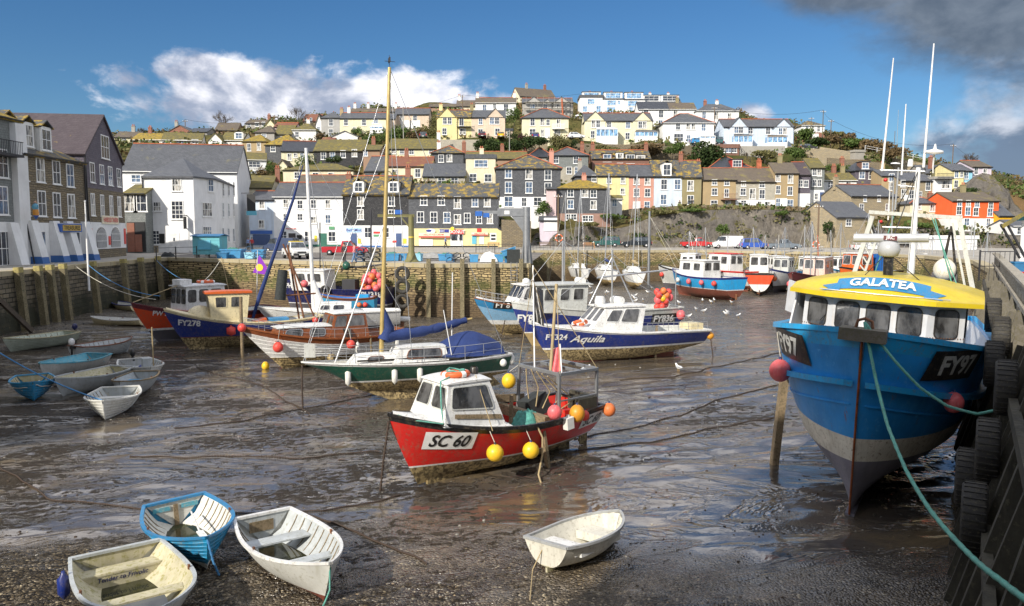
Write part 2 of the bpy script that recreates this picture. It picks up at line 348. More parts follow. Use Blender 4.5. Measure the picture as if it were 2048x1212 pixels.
tag(mb.build('harbour_mud','wet_mud'),kind='structure')
mb=MB(); mb.add([(-900,-300,-.6),(900,-300,-.6),(900,1500,-.6),(-900,1500,-.6)],[(0,1,2,3)])
tag(mb.build('ground','hill_scrub'),kind='structure')
# ---------- quays: top edge polylines
QZ=4.3
LQ=[Vector((-26,-6,QZ)),Vector((-29,20,QZ)),Vector((-31.5,40,QZ)),on(0,545,QZ),on(170,529,QZ),on(335,515.5,QZ)]
FQ=[LQ[-1],on(480,520,QZ),on(850,528.5,QZ),on(1058,528.5,QZ)]
BQ=[FQ[-1],on(1066,501.5,QZ),on(1400,501,QZ),on(1700,505.5,QZ),on(1850,512,QZ),on(1948,522,QZ),on(1985,541,QZ)]
def wallstrip(name,pts,mat,label,batter=.35,cap=True,flip=False):
    m=MB()
    dense=[]
    for a,b in zip(pts,pts[1:]):
        k=max(1,int((b-a).length/2))
        for i in range(k): dense.append(a.lerp(b,i/k))
    dense.append(pts[-1])
    nrm=[]
    for i,p in enumerate(dense):
        d=(dense[min(i+1,len(dense)-1)]-dense[max(i-1,0)]); d.z=0; d.normalize(); nn=Vector((d.y,-d.x,0)); nrm.append(nn)
    K=8
    def fn(i,j):
        z=QZ-.02-(QZ+.9)*j/K; p=dense[i]+nrm[i]*(batter*j/K+.06*noise.noise(Vector((i*1.7,j*1.3,pts[0].x)))); return (p.x,p.y,z)
    n=len(dense); vs=[fn(i,j) for j in range(K+1) for i in range(n)]
    m.add(vs,[(j*n+i,(j+1)*n+i,(j+1)*n+i+1,j*n+i+1) for j in range(K) for i in range(n-1)],0,False)
    o=thing(name,label,'wall',(0,0,0)); m.build('wall_face',mat,o)
    c=MB()
    for i in range(n-1):
        a,b=dense[i],dense[i+1]; na,nb=nrm[i],nrm[i+1]; g=(b-a)*.012
        a0,a1,b0,b1=a-na*.75+g,a+na*.1+g,b-nb*.75-g,b+nb*.1-g
        c.add([(p.x,p.y,QZ-.28) for p in(a0,a1,b1,b0)]+[(p.x,p.y,QZ+.05) for p in(a0,a1,b1,b0)],[(4,5,6,7),(0,1,5,4),(1,2,6,5),(2,3,7,6),(3,0,4,7)])
    if cap: c.build('coping','quay_coping',o)
    return o
wallm('quay_coping',(.42,.36,.24),(.3,.25,.06),.8)
n=NT('tidal_wall'); 
def tidal():
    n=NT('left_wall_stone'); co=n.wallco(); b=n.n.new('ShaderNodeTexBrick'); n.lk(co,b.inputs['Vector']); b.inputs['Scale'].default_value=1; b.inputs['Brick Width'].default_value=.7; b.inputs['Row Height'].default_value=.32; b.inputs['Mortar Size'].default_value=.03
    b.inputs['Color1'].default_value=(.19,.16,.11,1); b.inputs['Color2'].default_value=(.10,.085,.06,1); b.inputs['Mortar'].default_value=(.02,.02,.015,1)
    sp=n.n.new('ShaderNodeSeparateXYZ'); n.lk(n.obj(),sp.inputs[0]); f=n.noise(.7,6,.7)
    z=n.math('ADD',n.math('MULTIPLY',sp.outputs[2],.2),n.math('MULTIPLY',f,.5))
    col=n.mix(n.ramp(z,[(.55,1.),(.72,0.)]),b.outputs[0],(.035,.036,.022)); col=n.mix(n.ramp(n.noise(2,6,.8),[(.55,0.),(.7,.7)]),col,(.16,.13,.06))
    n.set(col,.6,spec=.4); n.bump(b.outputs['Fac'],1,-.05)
tidal()
def tidal2():
    n=NT('far_wall_stone'); co=n.wallco(); d=n.n.new('ShaderNodeTexNoise'); d.inputs['Scale'].default_value=1.6; n.lk(co,d.inputs['Vector'])
    vm=n.n.new('ShaderNodeVectorMath'); vm.operation='MULTIPLY_ADD'; vm.inputs[1].default_value=(.4,.32,.3); n.lk(d.outputs['Color'],vm.inputs[0]); n.lk(co,vm.inputs[2])
    b=n.n.new('ShaderNodeTexBrick'); n.lk(vm.outputs[0],b.inputs['Vector']); b.inputs['Scale'].default_value=1; b.inputs['Brick Width'].default_value=.5; b.inputs['Row Height'].default_value=.19; b.inputs['Mortar Size'].default_value=.03
    b.inputs['Color1'].default_value=(.5,.38,.19,1); b.inputs['Color2'].default_value=(.26,.2,.1,1); b.inputs['Mortar'].default_value=(.045,.035,.02,1)
    sp=n.n.new('ShaderNodeSeparateXYZ'); n.lk(n.obj(),sp.inputs[0]); f=n.noise(.35,6,.75)
    z=n.math('ADD',n.math('MULTIPLY',sp.outputs[2],.2),n.math('MULTIPLY',n.math('SUBTRACT',f,.5),1.2))
    col=n.mix(n.ramp(z,[(.2,.85),(.55,0.)]),b.outputs[0],(.09,.06,.035)); 
    g=n.ramp(n.math('ADD',z,n.math('MULTIPLY',n.noise(1.5,5,.7),.2)),[(.45,0.),(.6,.8),(.75,0.)]); col=n.mix(g,col,(.07,.085,.02)); col=n.mix(n.ramp(n.noise(2.3,6,.8),[(.5,0.),(.7,.6)]),col,(.05,.04,.025))
    n.set(col,.75,spec=.3); n.bump(b.outputs['Fac'],1,-.05)
tidal2()
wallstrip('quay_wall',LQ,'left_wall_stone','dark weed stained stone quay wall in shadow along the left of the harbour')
wallstrip('quay_wall',FQ,'far_wall_stone','ochre stone quay wall behind the fishing boats, below the blue tubs and red pickup',.2)
wallstrip('quay_wall',BQ,'far_wall_stone','long stone basin wall under the cliff road with parked cars on top',.2)
# quay tops
m=MB()
def strip(edge,back):
    n=len(edge); vs=[tuple(p) for p in edge]+[tuple(p) for p in back]
    m.add(vs,[(i,i+1,n+i+1,n+i) for i in range(n-1)])
ZB=4.75
strip(LQ,[Vector((-75,p.y+2,QZ)) for p in LQ])
mid=[Vector((-75,82,QZ)),Vector((FQ[1].x-2,96,QZ)),Vector((FQ[2].x,96,QZ)),Vector((FQ[3].x,100,QZ))]
strip(FQ,mid); strip(mid,[Vector((-110,150,ZB)),Vector((-30,150,ZB)),Vector((-8,150,ZB)),Vector((6,150,ZB))])
bb=[Vector((FQ[3].x,100,QZ)),Vector((6,150,ZB)),Vector((BQ[2].x*1.15,141,QZ)),Vector((BQ[3].x*1.2,140,QZ)),Vector((BQ[4].x*1.4,140,QZ)),Vector((90,120,QZ)),Vector((90,80,QZ))]
strip([BQ[0],BQ[1]]+BQ[2:],bb)
m.v=[(x,y,z-.0) for x,y,z in m.v]
tag(m.build('quay_road','quay_paving'),kind='structure')
# tarmac sheets on the quay
m=MB(); m.poly([(-37,86,QZ+.03),(-9,74,QZ+.03),(2,74,QZ+.03),(4,99,QZ+.1),(-38,99,QZ+.1)]); 
tag(m.build('road','asphalt'),kind='structure')
# ---------- hill
CTRL=[]
def build_hill():
    # silhouette and slope points: pixel, depth
    for px,py,Y in [(-500,330,260),(-200,300,250),(60,300,245),(230,275,250),(350,268,255),(440,262,260),(560,240,265),(650,232,270),(760,215,275),(880,205,280),(980,200,285),(1100,198,285),(1300,205,280),(1450,225,270),(1560,243,262),(1620,262,250),(1680,278,245),(1740,292,240),(1800,308,235),(1860,322,232),(1920,345,225),(1985,362,215),(2020,420,205),(2060,455,200),(2300,470,200),(2600,470,200),
      (1060,455,143),(1150,445,143),(1230,430,143),(1300,422,144),(1400,418,145),(1500,418,145),(1600,420,145),(1660,440,144),(1750,462,143),(1840,455,143),(1900,465,143),(2000,470,143),(2200,470,143)]:
        p=at(px,py,Y); CTRL.append((p.x,p.y,p.z))
    for x in (-160,-120,-80,-40,-15,0): CTRL.append((x,136,4.4))
    for x in range(-200,260,40): CTRL.append((x,330,30-abs(x)*.1))
    C=np.array(CTRL)
    def hz(x,y):
        d=(C[:,0]-x)**2+((C[:,1]-y)*1.0)**2+1.5
        w=d**-2.2; return float((w*C[:,2]).sum()/w.sum())-.35
    return hz
# ---------- houses
paint('white_frame',(.8,.8,.78),.5,.1,3); paint('dark_frame',(.06,.05,.05),.5); paint('brown_frame',(.2,.1,.07),.5)
paint('ridge_red',(.45,.13,.06),.8,.4,2); paint('chimney_pot',(.45,.16,.09),.8); paint('gutter_black',(.02,.02,.022),.5)
paint('door_blue',(.06,.1,.22),.5); paint('door_green',(.03,.14,.1),.5); paint('door_white',(.75,.75,.73),.5); paint('iron',(.03,.03,.035),.6); paint('door_red',(.4,.04,.03),.5)
_wc={}
def win_mesh(w,h,frame,glass,cols=2,rows=2):
    k=(round(w,1),round(h,1),frame,glass,cols,rows)
    if k in _wc: return _wc[k]
    w,h=k[0],k[1]; t=.07; f=MB(); g=MB()
    f.box(-w/2-.1,w/2+.1,-.05,.0,-h/2-.1,-h/2); f.box(-w/2-.06,w/2+.06,-.05,0,h/2,h/2+.1)
    f.box(-w/2-.06,-w/2+t-.03,-.05,0,-h/2,h/2); f.box(w/2-t+.03,w/2+.06,-.05,0,-h/2,h/2)
    for i in range(1,cols): x=-w/2+w*i/cols; f.box(x-.025,x+.025,-.045,-.01,-h/2,h/2)
    for j in range(1,rows): z=-h/2+h*j/rows; f.box(-w/2,w/2,-.042,-.012,z-.03,z+.03)
    f.box(-w/2-.16,w/2+.16,-.12,0,-h/2-.17,-h/2-.1)
    g.box(-w/2,w/2,-.02,.0,-h/2,h/2)
    _wc[k]=(f.mesh('window',[frame]),g.mesh('pane',[glass])); return _wc[k]
def add_window(parent,p,w=1.,h=1.35,frame='white_frame',glass='glass',cols=2,rows=2,rot=0,name='window'):
    if glass=='glass': glass=rnd.choice(('glass','glass','glass_sky','glass_curtain'))
    a,b=win_mesh(w,h,frame,glass,cols,rows)
    o=link(name,a,parent,p,(0,0,rot)); link('pane',b,o); return o
def DEP(py):
    T=[(180,262),(215,240),(235,225),(260,210),(285,192),(320,180),(370,166),(415,152),(440,148),(470,138),(493,125),(600,120)]
    for (a,da),(b,db) in zip(T,T[1:]):
        if py<=b: return lerp(da,db,max(0,(py-a))/(b-a))
    return 120
def slab(m,quad,t,mi=0):   # a roof plane with thickness t under it
    q=[Vector(p) for p in quad]; n=(q[1]-q[0]).cross(q[-1]-q[0]).normalized()
    if n.z<0: n=-n
    lo=[p-n*t for p in q]; k=len(q)
    m.add(q+lo,[tuple(range(k)),tuple(reversed(range(k,2*k)))]+[(i,(i+1)%k,k+(i+1)%k,k+i) for i in range(k)],mi)
def chimney(parent,x,y,z,mat='red_brick',h=1.3,w=.8,pots=2):
    m=MB(); m.box(x-w/2,x+w/2,y-.3,y+.3,z-1.0,z+h); m.box(x-w/2-.07,x+w/2+.07,y-.37,y+.37,z+h,z+h+.12)
    c=m.build('chimney',mat,parent)
    q=MB()
    for i in range(pots):
        px=x+(i-(pots-1)/2)*w*.45; q.lathe([(.13,z+h+.1),(.11,z+h+.5),(.14,z+h+.55),(.09,z+h+.55)],8,0,Matrix.Translation((px,y,0)))
    return c,q
def house(label,x0,x1,ye,yb,yr,rt='g',wall='white_render',roof='slate_roof',win=(),Y=None,yaw=0,dep=7.,chim=(),ridge=True,low=None,door=(),wings=(),dorm=(),cons=(),gl='glass',fr='white_frame',name='house',cat='house',group=None,ws=None,cm='red_brick',balc=(),found=5,side=None,oh=.3,z0=None):
    Y=Y or DEP(yb); xm=(x0+x1)/2; ws=ws or (.8 if Y>115 else 1.)
    L=at(x0,yb,Y); d=Vector((math.cos(yaw),math.sin(yaw),0)); bk=Vector((-d.y,d.x,0))
    def hit(px,py):     # photograph ray onto the front plane -> local x,z
        r=ray(px,py); C=Vector((0,0,CAMZ)); s=(L-C).dot(bk)/r.dot(bk); p=C+r*s; return (p-L).dot(d),p.z-zb
    zb=at(xm,yb,Y).z if z0 is None else z0; L.z=zb
    W=hit(x1,yb)[0]; ze=hit(xm,ye)[1]
    if rt=='f': zr=hit(xm,yr)[1]
    else:
        pm=L+d*(W/2)+bk*(dep/2); r=ray(xm,yr); s=(pm.y)/r.y; zr=CAMZ+r.z*s-zb
        zr=max(zr,ze+.5)
    o=thing(name,label,cat,L,(0,0,yaw),group)
    m=MB(); m.box(0,W,0,dep,-found,ze)
    if rt=='f':
        for yy in(0,dep): m.add([(0,yy,ze),(W,yy,ze),(W/2,yy,zr)],[(0,1,2) if yy==0 else (2,1,0)])
    if rt=='g':
        for xx in(0,W): m.add([(xx,0,ze),(xx,dep,ze),(xx,dep/2,zr)],[(0,2,1) if xx==0 else (0,1,2)])
    m.build('wall',wall,o)
    r=MB(); t=.18
    if rt=='g':
        k=oh/(dep/2); ez=ze-(zr-ze)*k+.1
        slab(r,[(-.15,-oh,ez),(W+.15,-oh,ez),(W+.15,dep/2,zr+.1),(-.15,dep/2,zr+.1)],t); slab(r,[(W+.15,dep+oh,ez),(-.15,dep+oh,ez),(-.15,dep/2,zr+.1),(W+.15,dep/2,zr+.1)],t)
    elif rt=='f':
        k=oh/(W/2); ez=ze-(zr-ze)*k+.1
        slab(r,[(-oh,-.2,ez),(W/2,-.2,zr+.1),(W/2,dep+.2,zr+.1),(-oh,dep+.2,ez)],t); slab(r,[(W/2,-.2,zr+.1),(W+oh,-.2,ez),(W+oh,dep+.2,ez),(W/2,dep+.2,zr+.1)],t)
    elif rt=='h':
        i=min(dep/2,W/2)*.95; a=(-oh,-oh,ze);b=(W+oh,-oh,ze);c=(W+oh,dep+oh,ze);e=(-oh,dep+oh,ze);p=(i,dep/2,zr);q=(W-i,dep/2,zr)
        r.add([a,b,c,e,p,q]+[(v[0],v[1],v[2]-.15) for v in(a,b,c,e)],[(0,1,5,4),(1,2,5),(2,3,4,5),(3,0,4),(9,8,7,6),(6,7,1,0),(7,8,2,1),(8,9,3,2),(9,6,0,3)])
    else: r.box(-.2,W+.2,-.2,dep+.2,ze,zr if zr<ze+1 else ze+.35)
    ro=r.build('roof',roof,o)
    if ridge and rt in 'gfh':
        q=MB(); e=min(dep/2,W/2)*.95 if rt=='h' else -.1
        if rt=='f': q.bar((W/2,-.2,zr+.13),(W/2,dep,zr+.13),.3,.14)
        else: q.bar((e,dep/2,zr+.13),(W-e,dep/2,zr+.13),.3,.14)
        if rt=='h' and ridge=='all':
            for c,e2 in(((-oh,-oh,ze+.06),(e,dep/2,zr+.1)),((W+oh,-oh,ze+.06),(W-e,dep/2,zr+.1))): q.bar(c,e2,.22,.12)
        if q.v: q.build('ridge_tiles','ridge_red' if ridge in(True,'all') else ridge,ro)
    if rt in 'gh': g=MB(); g.bar((-.1,-oh-.06,ze-.02),(W+.1,-oh-.06,ze-.02),.12,.1); g.build('gutter','gutter_black' if 'white' not in wall else 'white_frame',o)
    pots=MB()
    for c in chim:
        c=c if isinstance(c,tuple) else (c,)
        x=hit(c[0],ye)[0]; yy=dep/2; zz=zr if rt!='h' else zr-.6
        if len(c)>2: zz=c[2]-0 if False else zr-(zr-ze)*.3; yy=dep*.35
        _,q=chimney(ro,x,yy,zz,c[1] if len(c)>1 and c[1] else cm); pots.add(q.v,q.f,0,True)
    if pots.v: pots.build('chimney_pots','chimney_pot',ro)
    for b in ([low] if low else []):
        zl=hit(xm,b[0])[1]; q=MB(); q.box(-.04,W+.04,-.05,dep*.98,-found,zl); q.build('lower_wall',b[1],o)
    for w in win:
        x,z=hit(w[0],w[1]); ww=(w[2] if len(w)>2 else 1.)*ws; hh=(w[3] if len(w)>3 else 1.35)*ws
        yy=-.06 if low and z<hit(xm,low[0])[1] else -.01
        for g in wings:
            if hit(g[0],ye)[0]<x<hit(g[1],ye)[0]: yy=-.32
        add_window(o,(x,yy,z),ww,hh,fr,gl,cols=3 if ww>1.6 else 2,rows=2)
    for dd in door:
        x,z=hit(dd[0],yb); q=MB(); w2=.45 if len(dd)<3 else dd[2]/2; q.box(x-w2,x+w2,-.1,0,0,2.05); q.box(x-w2-.1,x+w2+.1,-.08,0,2.05,2.17,1); q.box(x-w2-.1,x-w2,-.08,0,0,2.05,1); q.box(x+w2,x+w2+.1,-.08,0,0,2.05,1)
        for a in(.3,1.2): q.box(x-w2*.7,x+w2*.7,-.115,-.1,a,a+.65,0)
        q.build('door',[dd[1],'white_frame'],o)
    for g in wings:
        a,_=hit(g[0],ye); b,_=hit(g[1],ye); zA=hit((g[0]+g[1])/2,g[3])[1]; zE=hit(g[0],g[2])[1]
        q=MB(); q.prism([(a,-.3,-found),(b,-.3,-found),(b,-.3,zE),((a+b)/2,-.3,zA),(a,-.3,zE)],(0,.35,0)); q.build('gable_wall',g[4] if len(g)>4 else wall,o)
        q=MB(); c=(a+b)/2; k=.25*(zA-zE)/((b-a)/2); slab(q,[(a-.25,-.45,zE-k+.12),(c,-.45,zA+.12),(c,dep/2,zA+.12),(a-.25,dep/2,zE-k+.12)],.15); slab(q,[(c,-.45,zA+.12),(b+.25,-.45,zE-k+.12),(b+.25,dep/2,zE-k+.12),(c,dep/2,zA+.12)],.15); q.build('gable_roof',roof,o)
    for g in dorm:
        x,z=hit(g[0],g[1]); w,h=g[2],g[3]; s=(zr-ze)/(dep/2+1e-6); yf=max(.1,(z-h*.6-ze)/max(s,.05)); yb2=min(dep/2,yf+2.2)
        q=MB(); q.box(x-w/2-.15,x+w/2+.15,yf,yb2,z-h*.9,z+h/2+.15); q.build('dormer',g[4] if len(g)>4 else 'white_render',ro)
        q=MB(); 
        if len(g)>5: slab(q,[(x-w/2-.3,yf-.2,z+h/2+.1),(x,yf-.2,z+h/2+.75),(x,yb2+.6,z+h/2+.75),(x-w/2-.3,yb2+.6,z+h/2+.1)],.1); slab(q,[(x,yf-.2,z+h/2+.75),(x+w/2+.3,yf-.2,z+h/2+.1),(x+w/2+.3,yb2+.6,z+h/2+.1),(x,yb2+.6,z+h/2+.75)],.1)
        else: q.box(x-w/2-.3,x+w/2+.3,yf-.25,yb2+.3,z+h/2+.15,z+h/2+.27)
        q.build('dormer_roof',roof,ro)
        add_window(ro,(x,yf-.01,z),w*.85,h*.85,fr,gl,cols=3 if w>1.8 else 2,name='dormer_window')
    for g in cons:
        a,zt=hit(g[0],g[2]); b,z1=hit(g[1],g[3]); D=2.2
        q=MB(); q.box(a,b,-D,-.02,-found,z1+.7)
        n=max(3,int((b-a)/.9))
        for i in range(n+1): x=lerp(a,b,i/n); q.box(x-.06,x+.06,-D-.03,-D+.05,z1+.7,zt-.4)
        q.box(a,b,-D-.02,-D+.06,zt-.5,zt-.35)
        c=q.build('conservatory','white_frame',o); q=MB(); q.box(a+.05,b-.05,-D+.02,-.05,z1+.7,zt-.4); q.build('pane','blue_glass',c)
        q=MB(); slab(q,[(a-.1,-D-.1,zt-.4),(b+.1,-D-.1,zt-.4),(b-.6,-.05,zt+.3),(a+.6,-.05,zt+.3)],.08); q.build('conservatory_roof',g[4] if len(g)>4 else 'white_frame',o)
    for g in balc:
        a,z=hit(g[0],g[2]); b,_=hit(g[1],g[2]); q=MB(); q.box(a,b,-1.2,0,z-.12,z); 
        for i in range(int((b-a)/.25)+1): x=a+i*.25; q.bar((x,-1.15,z),(x,-1.15,z+1),.04)
        q.bar((a,-1.15,z+1),(b,-1.15,z+1),.07); q.build('balcony','iron' if len(g)<4 else g[3],o)
    for xx in((.2,W-.2) if Y>136 and Y>100 else ()):
        p=L+d*xx; CTRL.append((p.x,p.y-.6,zb)); p2=p+bk*dep; CTRL.append((p2.x,p2.y,zb+.3))
    return o,dict(L=L,d=d,W=W,ze=ze,zr=zr,hit=hit,zb=zb,dep=dep,yaw=yaw)
def sign(o,info,x0,x1,y0,y1,mat,texts=(),y=-.12,name='sign',th=.06):
    a,z1=info['hit'](x0,y0); b,z0=info['hit'](x1,y1); q=MB(); q.box(a,b,y,y+th,z0,z1); s=q.build(name,mat,o)
    for tx,cx,cy,hgt,tm in texts:
        x,z=info['hit'](cx,cy); text_flat(tx,hgt,(x,y-.015,z),tm,s)
    return s
# ---------- lettering
_tc={}
def text_geo(s,h,shear=0.,bold=.0,sx=1.):
    cu=bpy.data.curves.new('lettering','FONT'); cu.body=s; cu.size=h*1.38; cu.align_x='CENTER'; cu.align_y='CENTER'; cu.shear=shear; cu.resolution_u=3; cu.offset=bold*h
    ob=bpy.data.objects.new('lettering',cu); COL.objects.link(ob); bpy.context.view_layer.update()
    me=bpy.data.meshes.new_from_object(ob.evaluated_get(bpy.context.evaluated_depsgraph_get()))
    vs=[Vector((v.co.x*sx,v.co.y,0)) for v in me.vertices]; fs=[tuple(p.vertices) for p in me.polygons]
    if vs:
        cx=(min(v.x for v in vs)+max(v.x for v in vs))/2; cy=(min(v.y for v in vs)+max(v.y for v in vs))/2
        vs=[v-Vector((cx,cy,0)) for v in vs]
    bpy.data.objects.remove(ob); bpy.data.curves.remove(cu); bpy.data.meshes.remove(me)
    return vs,fs
def text_flat(s,h,p,mat,parent,rot=0,bold=.02,shear=0,sx=1.,name='lettering'):
    vs,fs=text_geo(s,h,shear,bold,sx); m=MB(); m.add([(v.x,0,v.y) for v in vs],fs); return m.build(name,mat,parent,p,(0,0,rot))
H=house
for n_,c_ in (('sign_blue',(.04,.12,.4)),('sign_pale_blue',(.4,.58,.75)),('sign_red',(.65,.04,.03)),('sign_yellow',(.8,.6,.05)),('sign_green',(.1,.3,.15)),('sign_white',(.8,.8,.78)),('sign_navy',(.03,.04,.25)),('sign_black',(.02,.02,.02)),('sign_cream',(.75,.68,.5)),('turquoise_paint',(.12,.42,.55)),('awning_red',(.6,.1,.08)),('green_base',(.03,.14,.1)),('blue_base',(.04,.13,.36)),('sign_gold',(.6,.4,.08)),('sign_purple',(.25,.03,.45))): paint(n_,c_,.5,.12,3,bump=0)
# --- front row along the quay
o,i_=H('pale blue house over a blue shopfront, next to the white inn',500,549,400,493,383,'g','ice_render','slate_roof',[(524,410),(523,448)],dep=8)
sign(o,i_,501,545,461,468,'sign_blue'); sign(o,i_,506,541,469,490,'door_blue',name='shopfront')
o,i_=H('long white quayside house with two rows of four windows and a green door',549,687,394,493,366,'g','clean_white','slate_roof',[(572,407,1,1.5),(600,409,1,1.5),(627,408,1,1.5),(656,408,1,1.5),(572,434,1,1.1),(600,434,1,1.1),(627,440,1,1.1),(656,438,1,1.5),(567,471,1.3,1.5),(616,473,1.3,1.9),(664,473,1.4,1.7)],door=[(646,'door_green',1.3),(585,'dark_frame',1.1)],chim=[(688,'red_brick')],dep=8)
sign(o,i_,549,687,489,493,'green_base',name='plinth'); sign(o,i_,658,669,453,459,'sign_green'); sign(o,i_,594,604,470,478,'sign_black'); sign(o,i_,629,634,471,483,'sign_yellow')
sign(o,i_,575,589,455.5,459,'clean_white',[('AQUARIUM',582,457.3,.22,'sign_red')])
o,i_=H('black slate hung house with two dormers over a white ground floor with blue doors',687,818,389,493,353,'g','dark_slate_hung','slate_roof_lichen',[(721,402,1.1,1.7),(721,429,1.1,1.7),(783,402,1.1,1.7),(783,427,1.1,1.2),(736,465,1.3,1.9),(773,465,1,1.7)],low=(451,'clean_white'),door=[(708,'door_blue',1),(798,'door_blue',.9)],dorm=[(716,374,1.4,1.5,'white_render',1),(786,374,1.4,1.5,'white_render',1)],chim=[(809,'red_brick')],dep=9)
sign(o,i_,693,723,455,465,'sign_pale_blue',[('Bath Mist',708,460,.45,'sign_navy')]); sign(o,i_,747,761,463,467,'sign_red'); sign(o,i_,747,761,469,473,'sign_green'); sign(o,i_,716,722,477,487,'sign_yellow'); sign(o,i_,785,793,481,485,'sign_red'); sign(o,i_,805,813,477,487,'sign_yellow'); sign(o,i_,721,762,491,494.5,'blue_base',name='plinth'); sign(o,i_,804,817,491,495,'blue_base',name='plinth')
o,i_=H('long dark slate hung building with lichened roof over yellow fronted seaside shops',818,996,394,494,368,'g','slate_hung','slate_roof_lichen',[(847.5,401,1.2,1.6),(882.5,401,1.2,1.6),(915,405,1.2,2.1),(950,404,1.1,1.6),(974.5,404,1.1,1.6),(841,434,1.2,1.9),(867.5,434.5,1.2,1.9),(894,435,1.2,1.9),(915,439,1.2,1.8),(934.5,436,1.1,1.8),(958,437,1,1.8),(980,437,1,1.8)],low=(457,'yellow_render'),dep=9,ridge=False)
sign(o,i_,838,866,478,493,'sign_white',name='shop_shutter'); sign(o,i_,838,900,466,472,'sign_cream',[("KELLY'S ICE CREAM",868,469,.26,'sign_red')],y=-.5,th=.5,name='awning')
sign(o,i_,838,900,472,475,'awning_red',y=-.52,th=.1,name='awning_valance')
sign(o,i_,901,926,466,493,'sign_white',name='shop_window_frame'); 
for a in (903,909,919): sign(o,i_,a,a+6,469,481,'glass',y=-.16,name='shop_window')
sign(o,i_,901,928,459,468,'sign_red',[('DONUT',914.5,463.5,.5,'sign_white')],y=-.3)
def shapedsign(o,i,pts,mat,y=-.3,name='sign'):
    q=MB(); q.prism([(i['hit'](a,b)[0],y,i['hit'](a,b)[1]) for a,b in pts],(0,.1,0)); return q.build(name,mat,o)
shapedsign(o,i_,[(848+2.4*math.cos(t)*4+14,462+5*math.sin(t)) for t in np.linspace(0,2*PI,9)[:-1]],'sign_white')
shapedsign(o,i_,[(858+6*math.cos(t),461.5+2.6*math.sin(t)) for t in np.linspace(0,2*PI,9)[:-1]],'sign_navy',-.33)
shapedsign(o,i_,[(905+4*math.cos(t),457.5+4*math.sin(t)) for t in np.linspace(0,2*PI,11)[:-1]],'sign_yellow',-.36)
sign(o,i_,879,888,458.5,465,'sign_navy',[('KOH',883.5,462,.25,'sign_white')]); sign(o,i_,889,898,458.5,465,'sign_navy')
sign(o,i_,943,976,465,469,'sign_cream',[("KELLY'S ICE",960,467.2,.24,'sign_red')],y=-.4,th=.35,name='awning'); sign(o,i_,943,976,469,471,'awning_red',y=-.42,th=.1,name='awning_valance'); sign(o,i_,954,963,457,464,'sign_red')
sign(o,i_,944,953,471,488,'turquoise_paint',name='shop_door'); sign(o,i_,959,968,471,488,'sign_white',name='shop_window'); sign(o,i_,980,993,466,483,'sign_white'); 
for b in(469,476): sign(o,i_,982,991,b,b+4,'sign_black',y=-.16)
sign(o,i_,818,996,491.5,494.5,'gutter_black',name='plinth')
# small yellow lean-to
p=at(996,457,125); q1=at(1034,476,125); q2=at(1034,492,125); q3=at(996,494,125)
o=thing('lean_to','yellow lean-to wall sloping down at the right end of the seaside shops','outbuilding',(q3.x,124.6,q3.z))
m=MB(); m.prism([Vector(v)-Vector((q3.x,q3.y,q3.z)) for v in(q3,q2,q1,p)],(0,4,0)); m.build('wall','yellow_render',o)
m=MB(); a=p-q3;b=q1-q3; slab(m,[(a.x,-.2,a.z+.1),(b.x+.2,-.2,b.z+.1),(b.x+.2,4.2,b.z+.1),(a.x,4.2,a.z+.1)],.15); m.build('roof','dark_slate_roof',o)
o,i_=H('big square slate hung house with hipped lichened roof and white ground floor above the shops',992,1121,337,412,311,'h','slate_hung','slate_roof_lichen',[(1017,346,1.4,2),(1058,348,1.4,2),(1096,350,1.4,2),(1017,375,1.4,2.2),(1058,375,1.4,2.2),(1096,377,1.4,2.2),(1017,403,1.7,2),(1048,404,1,1.8),(1075,403,1.6,1.6)],Y=140,ridge='all',dep=11,low=(394,'clean_white'),chim=[(1106,'pink_render')])
H('small slate hung house with bright ochre lichen roof over pink stone',1112,1219,377,453,359.5,'h','slate_hung','lichen_roof',[(1141,386,1.2,1.5),(1170,387,1.2,1.5),(1187,387.5,1.2,1.5),(1141,408.5,1.2,1.7),(1187,410,1.2,1.7),(1137,434,1,1.1),(1147,434,1.2,1.1),(1171,437,1.2,1.1),(1181,437,1,1.1)],Y=139,low=(427,'pink_stone'),dep=8,ridge=False,chim=[(1172,'pink_render')])
H('narrow pale pink house side squeezed against the ochre roofed slate house',1093,1112,378,462,370,'g','pale_pink_render','slate_roof',[],Y=138,dep=9,ridge=False)
H('pink garage with lean-to roof below the narrow pink house',1080,1115,441,462,433,'g','lilac_render','slate_roof',[],Y=134,dep=4,door=[(1101,'door_white',2)],name='garage',cat='garage',ridge=False)
# --- second tier
H('slate end cottage with hipped roof left of the yellow terrace house',1150,1195,352,395,330,'h','slate_hung','slate_roof',[(1188,357)],Y=153,dep=8,ridge=False,chim=[(1163,'concrete')])
H('yellow terrace house with small white windows beside the pink one',1195,1257,352,425,329.5,'g','yellow_render','slate_roof_lichen',[(1218,360),(1246,361),(1245.5,383)],Y=152,dep=8,dorm=[])
H('pink terrace house with three floors of white windows, between the yellow and pale blue houses',1257,1307,353,426,330,'g','pink_render','slate_roof',[(1273,362,1.2,1.5),(1295,363,1.2,1.5),(1273,385,1.3,1.7),(1295,385.5,1.3,1.7),(1294,411,1.3,1.7)],Y=152,dep=8,door=[(1273,'door_white',1.2)])
H('tiny white outhouse in front of the yellow terrace house',1216,1244,398,440,391,'g','white_render','olive_roof',[(1229,406)],Y=145,dep=3,ridge=False,name='outhouse',cat='outbuilding')
H('pale blue house with a big dormer in its lichened roof',1307,1363,353,418,321,'g','ice_render','slate_roof_lichen',[(1328,369,1.4,2.2),(1355,369,1.4,2.2),(1327,399,1.4,2.2)],Y=152,dep=9,dorm=[(1334,339.5,1.5,2.2,'white_render',1)],door=[(1357,'door_white',1)],ridge=False)
